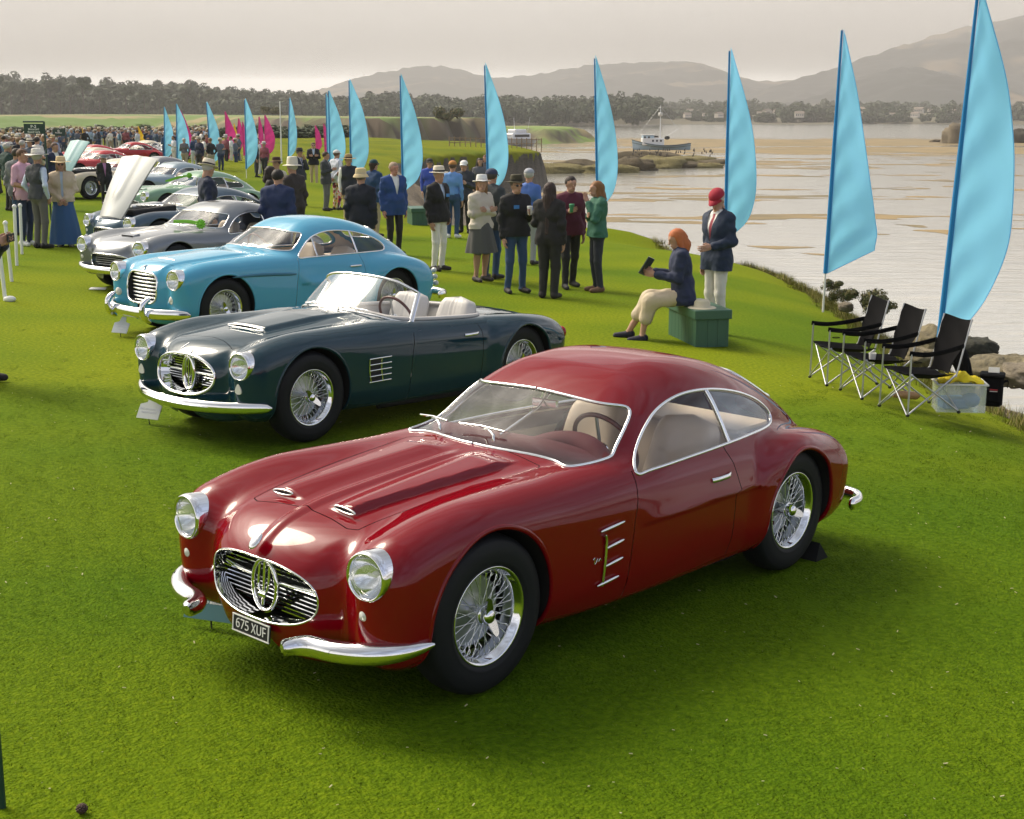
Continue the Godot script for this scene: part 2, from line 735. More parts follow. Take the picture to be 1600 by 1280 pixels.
# ---------------------------------------------------------------- cars
class Body:  # the outside of a car: x to its left, y up, z to its nose; one rounded hull, fender ridges, rear haunches and a cabin, blended
	var T: Knots  # height of the hull along the middle
	var W: Knots  # its half width
	var FX: Knots  # fender ridge: place across, height
	var FY: Knots
	var HX: Knots  # rear haunch
	var HY: Knots
	var C: Knots  # roof
	var CW: Knots  # half width of the cabin at the waist
	var floor_y: float = 0.165
	var crown: float = 0.15
	var nose: float = 1.985
	var nose_x: float = 0.55
	var nose_y: float = 0.9
	var nose_mid: float = 0.5
	var tail: float = -2.12
	var tail_x: float = 0.35
	var tail_y: float = 0.5
	var fr: float = 0.165
	var ff: float = 1.87
	var fb: float = -1.9
	var hr: float = 0.175
	var hf: float = -0.72
	var hb: float = -2.02
	var cabin: bool = true
	var lean: float = 0.48
	var waist: float = 0.8
	var wrap: float = 0.25
	var base_wrap := 0.0
	var roof_crown: float = 0.16
	var roof_k: float = 0.24
	var blend: float = 0.11
	var bulge: float = 0.22
	var hood: int = 0
	var cabin_k: float = 0.05
	var fender_k: float = 0.12

	func smin(a: float, b: float, k: float) -> float:
		var h := maxf(k - absf(a - b), 0.0) / k
		return minf(a, b) - h * h * k * 0.25

	func smax(a: float, b: float, k: float) -> float:
		var h := maxf(k - absf(a - b), 0.0) / k
		return maxf(a, b) + h * h * k * 0.25

	func d(x: float, y: float, z: float) -> float:
		x = absf(x)
		var yy := y - 0.5
		var top := T.at(z) - crown * x * x
		if hood == 1 and z > 0.35:  # two raised strakes and a spine
			var e := (0.34 - 0.10 * clampf((z - 0.5) / 1.1, 0.0, 1.0)) - x
			var i := x - (0.10 + 0.05 * clampf((z - 0.5) / 1.1, 0.0, 1.0))
			var fade: float = clampf((1.645 - z) / 0.02, 0.0, 1.0) * smoothstep(0.64, 0.84, z)
			top += 0.034 * fade * smoothstep(-0.008, 0.012, e) * smoothstep(-0.09, 0.06, i) + 0.012 * smoothstep(0.05, 0.0, x) * smoothstep(0.66, 0.9, z)
		elif hood == 2 and z > 0.3:  # one broad scoop
			var e := (0.23 + 0.02 * clampf((1.3 - z) / 0.8, 0.0, 1.0)) - x
			top += 0.035 * clampf((1.33 - z) / 0.03, 0.0, 1.0) * clampf((z - 0.32) / 0.5, 0.0, 1.0) * smoothstep(-0.02, 0.04, e)
		elif hood == 3 and z > 0.3:
			var e := (0.30 + 0.06 * clampf((1.5 - z) / 0.9, 0.0, 1.0)) - x
			top += 0.022 * smoothstep(-0.03, 0.03, e) * smoothstep(0.64, 0.9, z)
		var h := smax(x - W.at(z) + bulge * yy * yy, (y - top) * 0.96, 0.13)
		var nz: float = z - nose + nose_x * x * x + nose_y * (y - nose_mid) * (y - nose_mid)
		h = smax(h, nz * 0.9, 0.17)
		h = smax(h, (tail + tail_x * x * x + tail_y * (y - 0.45) * (y - 0.45) - z) * 0.9, 0.2)
		var low := maxf(0.58 - y, 0.0)
		var fy := FY.at(z) - fr
		var f := Vector3(x - FX.at(z) + 0.18 * low * low, maxf(maxf(y - fy, 0.36 - y), 0.0), maxf(maxf(z - (ff - fr - 0.3 * low * low), fb + fr - z), 0.0)).length() - fr
		h = smin(h, f, fender_k)
		f = Vector3(x - HX.at(z) + 0.15 * low * low, maxf(maxf(y - HY.at(z) + hr, 0.36 - y), 0.0), maxf(maxf(z - hf + hr, hb + hr + 0.3 * low * low - z), 0.0)).length() - hr
		h = smin(h, f, blend)
		h = smax(h, floor_y - y, 0.08)
		if cabin:
			var u: float = y - waist
			var c := smax((x - CW.at(z) + lean * u + 0.25 * u * absf(u)) * 0.88, (y - C.at(z + (wrap + base_wrap * maxf(1.05 - y, 0.0)) * x * x) + roof_crown * x * x) * 0.8, roof_k)
			c = maxf(c, 0.6 - y)
			h = smin(h, c, cabin_k)
		return h

	func grad(p: Vector3) -> Vector3:
		var e := 0.004
		return Vector3(d(p.x + e, p.y, p.z) - d(p.x - e, p.y, p.z), d(p.x, p.y + e, p.z) - d(p.x, p.y - e, p.z), d(p.x, p.y, p.z + e) - d(p.x, p.y, p.z - e)).normalized()

	func half(nu: int, nv: int) -> MB:  # the half with x > 0, as rows of rays from a line inside the car
		var m := MB.new()
		var za: float = tail + 0.75
		var zb: float = nose - 0.68
		var ts := PackedFloat32Array()
		ts.resize(nu + 1)
		ts.fill(2.5)
		for r in nv + 1:
			var t := float(r) / nv
			var phi := 0.0
			var z := 0.0
			if t < 0.2:
				phi = -(1.0 - t / 0.2) * PI / 2
				z = za
			elif t < 0.7:
				z = lerpf(za, zb, (t - 0.2) / 0.5)
			else:
				phi = (t - 0.7) / 0.3 * PI / 2
				z = zb
			var e := smoothstep(0.0, 0.9, absf(phi))
			var oy := lerpf(0.1, 0.46, e)
			var lowest := lerpf(atan2(0.2 - oy, 0.66), -1.2, smoothstep(0.5, 1.3, absf(phi)))
			for k in nu + 1:
				var th := lerpf(lowest, PI / 2, float(k) / nu)
				var dir := Vector3(cos(phi) * cos(th), cos(phi) * sin(th), sin(phi))
				if k == nu:
					dir.x = 0.0
				var s := minf(ts[k] + 0.12, 2.5)
				var p := Vector3(0, oy, z) + dir * s
				if d(p.x, p.y, p.z) < 0.0:
					s = 2.5
				for it in 60:
					p = Vector3(0, oy, z) + dir * s
					var q := d(p.x, p.y, p.z)
					if q < 0.0004 or s < 0.05:
						break
					s -= maxf(q * 0.85, 0.0002)
				ts[k] = s
				m.add(p, Vector3.UP)
		for r in nv:
			for k in nu:
				var a := r * (nu + 1) + k
				m.face(a, a + nu + 2, a + nu + 1)
				m.face(a, a + 1, a + nu + 2)
		for k in m.v.size():
			m.n[k] = grad(m.v[k])
		return m


static func mirrored(m: MB) -> MB:
	var o := MB.new()
	o.append(m)
	o.append(m, Transform3D(Basis.from_scale(Vector3(-1, 1, 1)), Vector3.ZERO))
	return o


static func pushed(m: MB, by: float) -> MB:  # the same skin moved along its normals
	var o := MB.new()
	o.append(m)
	for k in o.v.size():
		o.v[k] += o.n[k] * by
	return o


static func lining(loops: Array, deep: Vector3, inset := 0.0) -> MB:  # walls from a cut edge inwards
	var o := MB.new()
	for l: Array in loops:
		var p: PackedVector3Array = l[0]
		var mid := Vector3.ZERO
		for q in p:
			mid += q / p.size()
		for k in p.size() - 1:
			var a := p[k]
			var b := p[k + 1]
			o.quad(a, b, b + deep - (b - mid) * inset, a + deep - (a - mid) * inset)
	return o


static func trim(loops: Array, r: float, out := 0.0, step := 0.02, flat := 1.0) -> MB:  # a round bead along a cut edge
	var o := MB.new()
	for l: Array in loops:
		var p: PackedVector3Array = l[0].duplicate()
		var nn: PackedVector3Array = l[1]
		if p.size() < 5:
			continue
		for k in p.size():
			p[k] += nn[k] * out
		p = even(p, step)
		if l[2] and p.size() > 3:
			p.remove_at(p.size() - 1)
		for s in 2:
			var q := p.duplicate()
			for k in p.size():
				var a := p[(k - 1 + p.size()) % p.size()] if l[2] else p[maxi(k - 1, 0)]
				var b := p[(k + 1) % p.size()] if l[2] else p[mini(k + 1, p.size() - 1)]
				q[k] = p[k] * 0.5 + (a + b) * 0.25
			p = q
		o.tube(p, r, 7, l[2], flat)
	return o


static func spread(out: Vector3, at: Vector3) -> Transform3D:  # a frame whose y looks along out
	var y := out.normalized()
	var x := y.cross(Vector3.UP if absf(y.y) < 0.9 else Vector3.BACK).normalized()
	return Transform3D(Basis(x, y, x.cross(y)), at)


var M := {}  # materials by name
var wheel_kit := {}


func make_wheel_kit() -> void:
	var R := 0.357
	var tyre := MB.new()
	tyre.lathe(PackedVector2Array([Vector2(0.214, -0.075), Vector2(0.232, -0.088), Vector2(0.27, -0.096), Vector2(0.305, -0.094), Vector2(0.333, -0.082), Vector2(0.347, -0.066), Vector2(0.354, -0.04), Vector2(R, 0), Vector2(0.354, 0.04), Vector2(0.347, 0.066), Vector2(0.333, 0.082), Vector2(0.327, 0.083), Vector2(0.305, 0.094), Vector2(0.27, 0.096), Vector2(0.25, 0.091), Vector2(0.247, 0.094), Vector2(0.236, 0.091), Vector2(0.225, 0.084), Vector2(0.214, 0.075)]), Transform3D(), 64)
	wheel_kit.tyre = tyre.mesh()
	var rim := MB.new()
	rim.lathe(PackedVector2Array([Vector2(0.212, -0.075), Vector2(0.217, -0.082), Vector2(0.2, -0.07), Vector2(0.185, -0.05), Vector2(0.182, 0.04), Vector2(0.196, 0.055), Vector2(0.205, 0.074), Vector2(0.211, 0.082), Vector2(0.219, 0.085), Vector2(0.222, 0.08), Vector2(0.216, 0.075)]), Transform3D(), 56)
	wheel_kit.rim = rim.mesh()
	var hub := MB.new()
	hub.lathe(PackedVector2Array([Vector2(0.045, -0.09), Vector2(0.06, -0.07), Vector2(0.05, -0.05), Vector2(0.034, -0.02), Vector2(0.034, 0.04), Vector2(0.046, 0.048), Vector2(0.04, 0.06), Vector2(0.0, 0.062)]), Transform3D(), 20)
	wheel_kit.hub = hub.mesh()
	var nut := MB.new()
	nut.lathe(PackedVector2Array([Vector2(0.036, 0.055), Vector2(0.036, 0.075), Vector2(0.03, 0.09), Vector2(0.018, 0.098), Vector2(0.0, 0.1)]), Transform3D(), 20)
	for s: float in [-1.0, 1.0]:
		nut.prism(spline([Vector2(0.02, -0.02), Vector2(0.06, -0.022), Vector2(0.092, -0.012), Vector2(0.095, 0.008), Vector2(0.06, 0.018), Vector2(0.02, 0.02)], true, 3), 0.012, Transform3D(Basis(Vector3(s, 0.25, 0).normalized(), Vector3(0, 0, s), Vector3(s * -0.25, 1, 0).normalized() * -1.0).orthonormalized(), Vector3(0, 0.078, 0)))
	wheel_kit.nut = nut.mesh()
	var drum := MB.new()
	drum.lathe(PackedVector2Array([Vector2(0.165, -0.09), Vector2(0.165, -0.03), Vector2(0.155, -0.022), Vector2(0.09, -0.03), Vector2(0.07, -0.015), Vector2(0, -0.015)]), Transform3D(), 32)
	for k in 24:
		var a := TAU * k / 24
		drum.box(Vector3(cos(a) * 0.167, -0.06, sin(a) * 0.167), Vector3(0.012, 0.05, 0.008), Basis(Vector3.UP, -a))
	wheel_kit.drum = drum.mesh()
	var spokes: Array[MB] = []
	for k in 64:  # crossed in two layers
		var a := TAU * (k / 2) / 32.0
		var outer := k % 2 == 0
		var lean := (0.42 if (k / 2) % 2 == 0 else -0.42) * (1.0 if outer else 1.25)
		var p0 := Vector3(cos(a + lean) * 0.045, 0.042 if outer else -0.06, sin(a + lean) * 0.045)
		var p1 := Vector3(cos(a) * 0.186, 0.038 if outer else -0.01, sin(a) * 0.186)
		var s := MB.new()
		s.tube(PackedVector3Array([p0, p0.lerp(p1, 0.86), p0.lerp(p1, 0.88), p1]), [0.0019, 0.0019, 0.0036, 0.0036], 5)
		spokes.append(s)
	wheel_kit.spokes = spokes
	var joined := MB.new()
	for s in spokes:
		joined.append(s)
	wheel_kit.joined = joined.mesh()
	wheel_kit.each = spokes.map(func(s: MB) -> ArrayMesh: return s.mesh())


func add_wheel(car: Node3D, at: Vector3, left: bool, fine: bool, turn := 0.3, steer := 0.0) -> void:
	var w := Node3D.new()
	w.name = "wheel"
	w.transform = Transform3D(Basis(Vector3.UP, steer) * Basis(Vector3(0, 0, -1), PI / 2 if left else -PI / 2) * Basis(Vector3.UP, turn), at)
	car.add_child(w, true)
	part(w, "tyre", wheel_kit.tyre, M.tyre)
	part(w, "rim", wheel_kit.rim, M.chrome)
	part(w, "hub", wheel_kit.hub, M.chrome)
	part(w, "knock_off_nut", wheel_kit.nut, M.chrome)
	part(w, "brake_drum", wheel_kit.drum, M.alloy)
	if fine:
		for s: ArrayMesh in wheel_kit.each:
			part(w, "spoke", s, M.chrome)
	else:
		part(w, "spokes", wheel_kit.joined, M.chrome).set_meta("kind", "stuff")


static func oval(cx: float, cy: float, rx: float, ry: float, p := 2.0, cnt := 40) -> PackedVector2Array:
	var o := PackedVector2Array()
	for k in cnt:
		var a := TAU * k / cnt
		o.append(Vector2(cx + rx * signf(cos(a)) * pow(absf(cos(a)), 2.0 / p), cy + ry * signf(sin(a)) * pow(absf(sin(a)), 2.0 / p)))
	return o


func headlight(car: Node3D, at: Vector3, r: float, turn := 0.08) -> void:
	var s := signf(at.x)
	var h := Node3D.new()
	h.name = "headlight"
	h.transform = Transform3D(Basis(Vector3.UP, s * turn) * Basis(Vector3.RIGHT, PI / 2), at)
	car.add_child(h, true)
	var ring := MB.new()
	ring.lathe(PackedVector2Array([Vector2(r * 1.06, -0.12), Vector2(r * 1.1, -0.02), Vector2(r * 1.1, 0.0), Vector2(r * 1.05, 0.016), Vector2(r * 0.97, 0.02), Vector2(r * 0.9, 0.012), Vector2(r * 0.88, 0.0)]), Transform3D(), 40)
	part(h, "rim", ring, M.chrome)
	var bowl := MB.new()
	bowl.lathe(PackedVector2Array([Vector2(0.012, -0.075), Vector2(r * 0.45, -0.062), Vector2(r * 0.75, -0.035), Vector2(r * 0.9, -0.002)]), Transform3D(), 28)
	part(h, "reflector", bowl, M.reflector)
	var bulb := MB.new()
	bulb.ell(Vector3(0, -0.05, 0), Vector3(0.014, 0.02, 0.014))
	bulb.box(Vector3(0, -0.03, 0), Vector3(r * 0.5, 0.004, 0.012))
	part(h, "bulb", bulb, M.white_glass)
	var lens := MB.new()
	lens.lathe(PackedVector2Array([Vector2(r * 0.9, 0.004), Vector2(r * 0.7, 0.017), Vector2(r * 0.4, 0.027), Vector2(0.0, 0.031)]), Transform3D(), 32)
	part(h, "lens", lens, M.lens)


func steering_wheel(car: Node3D, at: Vector3, tilt: float, r: float, m: Material) -> void:
	var h := Node3D.new()
	h.name = "steering_wheel"
	h.transform = Transform3D(Basis(Vector3.RIGHT, -tilt), at)
	car.add_child(h, true)
	var ring := MB.new()
	var pts := PackedVector3Array()
	for k in 40:
		pts.append(Vector3(cos(TAU * k / 40) * r, 0, sin(TAU * k / 40) * r))
	ring.tube(pts, 0.0125, 8, true)
	part(h, "rim", ring, m)
	for k in 3:
		var a := PI / 2 + TAU * k / 3
		var s := MB.new()
		s.tube(PackedVector3Array([Vector3(cos(a) * 0.03, -0.035, sin(a) * 0.03), Vector3(cos(a) * (r - 0.01), -0.002, sin(a) * (r - 0.01))]), 0.013, 6, false, 0.3, Vector3.UP)
		part(h, "spoke", s, M.alloy)
	var boss := MB.new()
	boss.lathe(PackedVector2Array([Vector2(0.03, -0.3), Vector2(0.03, -0.05), Vector2(0.045, -0.03), Vector2(0.03, -0.012), Vector2(0, -0.008)]), Transform3D(), 16)
	part(h, "boss", boss, M.chrome)


func car_seat(car: Node3D, at: Vector3, m: Material, pleats: bool) -> void:
	var h := Node3D.new()
	h.name = "seat"
	h.position = at
	car.add_child(h, true)
	var c := MB.new()
	c.ell(Vector3(0, 0.1, 0.05), Vector3(0.24, 0.1, 0.27), Basis(), 20)
	part(h, "cushion", c, m)
	var b := MB.new()
	for y in 10:
		for s in 1:
			pass
	var bs := Basis(Vector3.RIGHT, -0.32)
	var rows := 14
	var cols := 24
	for g: float in [1.0, -1.0]:
		var first := b.v.size()
		for r in rows + 1:
			var u := float(r) / rows
			for k in cols + 1:
				var w := float(k) / cols * 2.0 - 1.0
				var wide := 0.235 * pow(maxf(1.0 - pow(absf(u * 2.0 - 1.0), 5.0), 0.0), 0.3) * (1.0 - 0.18 * u)
				var thick := 0.075 * pow(maxf(1.0 - pow(absf(w), 4.0), 0.0), 0.5) * pow(maxf(1.0 - pow(absf(u * 2.0 - 1.0), 6.0), 0.0), 0.5)
				if pleats and g > 0.0:
					thick += 0.010 * absf(sin(w * PI * 4.5)) * (1.0 - absf(w))
				thick *= 1.0 + 0.5 * w * w * (1.0 if g > 0.0 else 0.0)
				b.add(Vector3(0, 0.12, -0.22) + bs * Vector3(w * wide, u * 0.52, g * thick), Vector3.UP)
		for r in rows:
			for k in cols:
				var a := first + r * (cols + 1) + k
				if g > 0.0:
					b.face(a, a + 1, a + cols + 2)
					b.face(a, a + cols + 2, a + cols + 1)
				else:
					b.face(a, a + cols + 2, a + 1)
					b.face(a, a + cols + 1, a + cols + 2)
	b.smooth()
	part(h, "backrest", b, m)


func wiper(car: Node3D, foot: Vector3, tip: Vector3, m0: Vector3, m1: Vector3) -> void:
	var h := Node3D.new()
	h.name = "windscreen_wiper"
	car.add_child(h, true)
	var a := MB.new()
	a.tube(PackedVector3Array([foot, foot + Vector3(0, 0.03, 0.0), foot.lerp(tip, 0.5) + Vector3(0, 0.03, 0), tip]), [0.009, 0.008, 0.005, 0.004], 6)
	part(h, "arm", a, M.chrome)
	var b := MB.new()
	b.tube(PackedVector3Array([m0, m0.lerp(m1, 0.5) + Vector3(0, 0.008, 0.004), m1]), 0.006, 5)
	part(h, "blade", b, M.chrome)


func carve(car: Node3D, shape: Body, q: Dictionary) -> Dictionary:  # cuts the skin into body, doors, hood, glass; returns what later steps need
	var skin := shape.half(q.nu, q.nv)
	var rest := skin
	var out := {}
	var arch_r: float = q.arch
	# wheel arches
	var arch := []
	var well := MB.new()
	for w: Array in q.axles:
		var r: Array = clip(rest, values(rest, func(p: Vector3, _n: Vector3) -> float: return (Vector2(p.z - w[0], maxf(p.y - w[1], -0.02 + 0.0 * p.y)).length() if p.y > w[1] else absf(p.z - w[0])) - w[2] if p.x > 0.3 else 1.0))
		rest = r[0]
		arch.append(trim(r[2], 0.013, -0.006, 0.025))
		well.append(lining(r[2], Vector3(-0.34, 0, 0)))
		for l: Array in r[2]:
			var disc := PackedVector2Array()
			for k in 17:
				disc.append(Vector2(w[0] + cos(PI * k / 16) * w[2], w[1] + sin(PI * k / 16) * w[2]))
			disc.append(Vector2(w[0] - w[2], 0.2))
			disc.append(Vector2(w[0] + w[2], 0.2))
			well.prism(disc, 0.004, Transform3D(Basis(Vector3(0, 0, 1), Vector3(0, 1, 0), Vector3(-1, 0, 0)), Vector3(0.42, 0, 0)))
	if q.has("lamp"):
		var lp: Vector3 = q.lamp
		rest = clip(rest, values(rest, func(p: Vector3, _n: Vector3) -> float: return Vector2(p.x - lp.x, p.y - lp.y).length() - lp.z if p.z > 1.4 else 1.0))[0]
	# the radiator opening
	if q.has("grille"):
		var g: Outline = q.grille
		var r: Array = clip(rest, values(rest, func(p: Vector3, _n: Vector3) -> float: return g.d(Vector2(p.x, p.y)) if p.z > 1.5 else 1.0))
		rest = r[0]
		var edge: Array = []
		for l: Array in r[2]:  # both halves as one ring
			var p: PackedVector3Array = l[0]
			var nn: PackedVector3Array = l[1]
			var p2 := p.duplicate()
			var n2 := nn.duplicate()
			for k in range(p.size() - 1, -1, -1):
				p2.append(p[k] * Vector3(-1, 1, 1))
				n2.append(nn[k] * Vector3(-1, 1, 1))
			edge.append([p2, n2, true])
		out.grille_edge = edge
	# glass
	var bead := MB.new()
	out.glass = {}
	for key: String in q.windows:
		var w: Array = q.windows[key]  # outline, which axis is looked along, then where it holds
		var g: Outline = w[0]
		var r: Array
		if w[1] == 0:
			r = clip(rest, values(rest, func(p: Vector3, _n: Vector3) -> float: return g.d(Vector2(p.z, p.y)) if p.x > 0.25 and p.y > w[2] else 1.0))
		else:
			r = clip(rest, values(rest, func(p: Vector3, _n: Vector3) -> float: return maxf(g.d(Vector2(p.x, p.y)), maxf(w[4] - w[5] * (p.y - 0.85) - p.z * w[1], p.z - 0.64)) if p.z * w[1] > w[2] else 1.0))
		rest = r[0]
		out.glass[key] = r[1]
		if w[1] != 0:
			for l: Array in r[2]:
				if not l[2]:
					pass
		bead.append(trim(r[2], w[3], 0.001, 0.018))
	out.bead = bead
	# panels with a real gap round them
	var gap := MB.new()
	out.panels = {}
	for key: String in q.panels:
		var w: Array = q.panels[key]  # outline, axis, low limit, gap
		var g: Outline = w[0]
		var fn: Callable
		if w[1] == 0:
			fn = func(p: Vector3, _n: Vector3) -> float: return g.d(Vector2(p.z, p.y)) if p.x > 0.3 and p.y < w[2] else 1.0
		else:
			fn = func(p: Vector3, nn: Vector3) -> float: return g.d(Vector2(p.z, p.x)) if nn.y > 0.2 and p.y > w[2] else 1.0
		var f := values(rest, fn)
		for k in f.size():
			f[k] -= w[3]
		var r: Array = clip(rest, f)
		rest = r[0]
		gap.append(lining(r[2], Vector3(-0.012, 0, 0) if w[1] == 0 else Vector3(0, -0.012, 0)))
		var r2: Array = clip(r[1], values(r[1], fn))
		gap.append(pushed(r2[0], -0.009))
		out.panels[key] = r2[1]
	out.rest = rest
	out.gap = gap
	out.arch = arch
	out.well = well
	out.skin = skin
	return out


func flipped(m: MB, s := -1.0) -> MB:
	var o := MB.new()
	o.append(m, Transform3D(Basis.from_scale(Vector3(s, 1, 1)), Vector3.ZERO))
	return o


func dress(car: Node3D, r: Dictionary, paint: Material) -> void:
	part(car, "body", mirrored(r.rest), paint)
	for key: String in r.panels:
		if key == "door":
			for s: float in [1.0, -1.0]:
				part(car, "door", flipped(r.panels.door, s), paint)
		else:
			part(car, key, mirrored(r.panels[key]), paint)
	if r.gap.v.size():
		part(car, "panel_gaps", mirrored(r.gap), M.black).set_meta("kind", "stuff")
	for a: MB in r.arch:
		for s: float in [1.0, -1.0]:
			part(car, "wheel_arch_lip", flipped(a, s), paint)
	part(car, "wheel_wells", mirrored(r.well), M.black)
	for key: String in ["windscreen", "rear_window"]:
		if r.glass.has(key):
			part(car, key, mirrored(pushed(r.glass[key], -0.003)), M.glass)
	if r.bead.v.size():
		part(car, "window_trim", mirrored(r.bead), M.bright)


func side_panes(car: Node3D, cut: Array, names: Array, mats: Array) -> void:
	for s: float in [1.0, -1.0]:
		for k in 2:
			part(car, names[k], flipped(pushed(cut[k], -0.004), s), mats[k])
		part(car, "window_pillar", flipped(trim(cut[2], 0.014, 0.002, 0.02, 0.8), s), M.bright)


func red_shape() -> Body:
	var b := Body.new()
	b.T = Knots.new([[-2.2, 0.5], [-2.12, 0.60], [-2.0, 0.66], [-1.8, 0.735], [-1.5, 0.81], [-1.2, 0.85], [-0.7, 0.88], [0.0, 0.91], [0.45, 0.905], [0.9, 0.862], [1.3, 0.822], [1.6, 0.785], [1.8, 0.738], [1.9, 0.705], [1.98, 0.672], [2.1, 0.62]])
	b.W = Knots.new([[-2.2, 0.60], [-1.9, 0.64], [-1.5, 0.66], [-0.7, 0.682], [0.0, 0.71], [0.5, 0.70], [0.9, 0.64], [1.3, 0.55], [1.6, 0.50], [1.8, 0.465], [1.95, 0.43], [2.1, 0.41]])
	b.FX = Knots.new([[-2.1, 0.50], [-1.4, 0.55], [-0.7, 0.543], [0.0, 0.566], [0.6, 0.578], [1.0, 0.585], [1.3, 0.59], [1.6, 0.592], [1.75, 0.592], [1.9, 0.592]])
	b.FY = Knots.new([[-2.1, 0.60], [-1.4, 0.70], [-0.7, 0.775], [-0.2, 0.80], [0.3, 0.815], [0.7, 0.83], [1.0, 0.848], [1.3, 0.852], [1.5, 0.832], [1.65, 0.802], [1.75, 0.775], [1.9, 0.738]])
	b.HX = Knots.new([[-2.1, 0.47], [-1.9, 0.53], [-1.6, 0.575], [-1.275, 0.607], [-0.95, 0.60], [-0.7, 0.57]])
	b.HY = Knots.new([[-2.1, 0.60], [-1.9, 0.68], [-1.7, 0.745], [-1.4, 0.795], [-1.15, 0.80], [-0.95, 0.775], [-0.8, 0.72], [-0.7, 0.66]])
	b.C = Knots.new([[-2.4, 0.2], [-2.1, 0.55], [-1.95, 0.68], [-1.8, 0.795], [-1.6, 0.925], [-1.3, 1.075], [-1.0, 1.182], [-0.7, 1.245], [-0.4, 1.268], [-0.12, 1.24], [0.0, 1.203], [0.1, 1.157], [0.2, 1.104], [0.3, 1.05], [0.44, 0.98], [0.6, 0.895], [0.8, 0.79], [1.1, 0.35]])
	b.CW = Knots.new([[-2.1, 0.20], [-1.8, 0.36], [-1.5, 0.48], [-1.2, 0.575], [-0.9, 0.635], [-0.5, 0.675], [0.0, 0.69], [0.3, 0.685], [0.7, 0.64]])
	b.hood = 1
	b.lean = 0.42
	b.roof_k = 0.17
	b.wrap = 0.10
	b.base_wrap = 2.2
	b.blend = 0.045
	b.ff = 1.9
	b.nose = 2.005
	return b


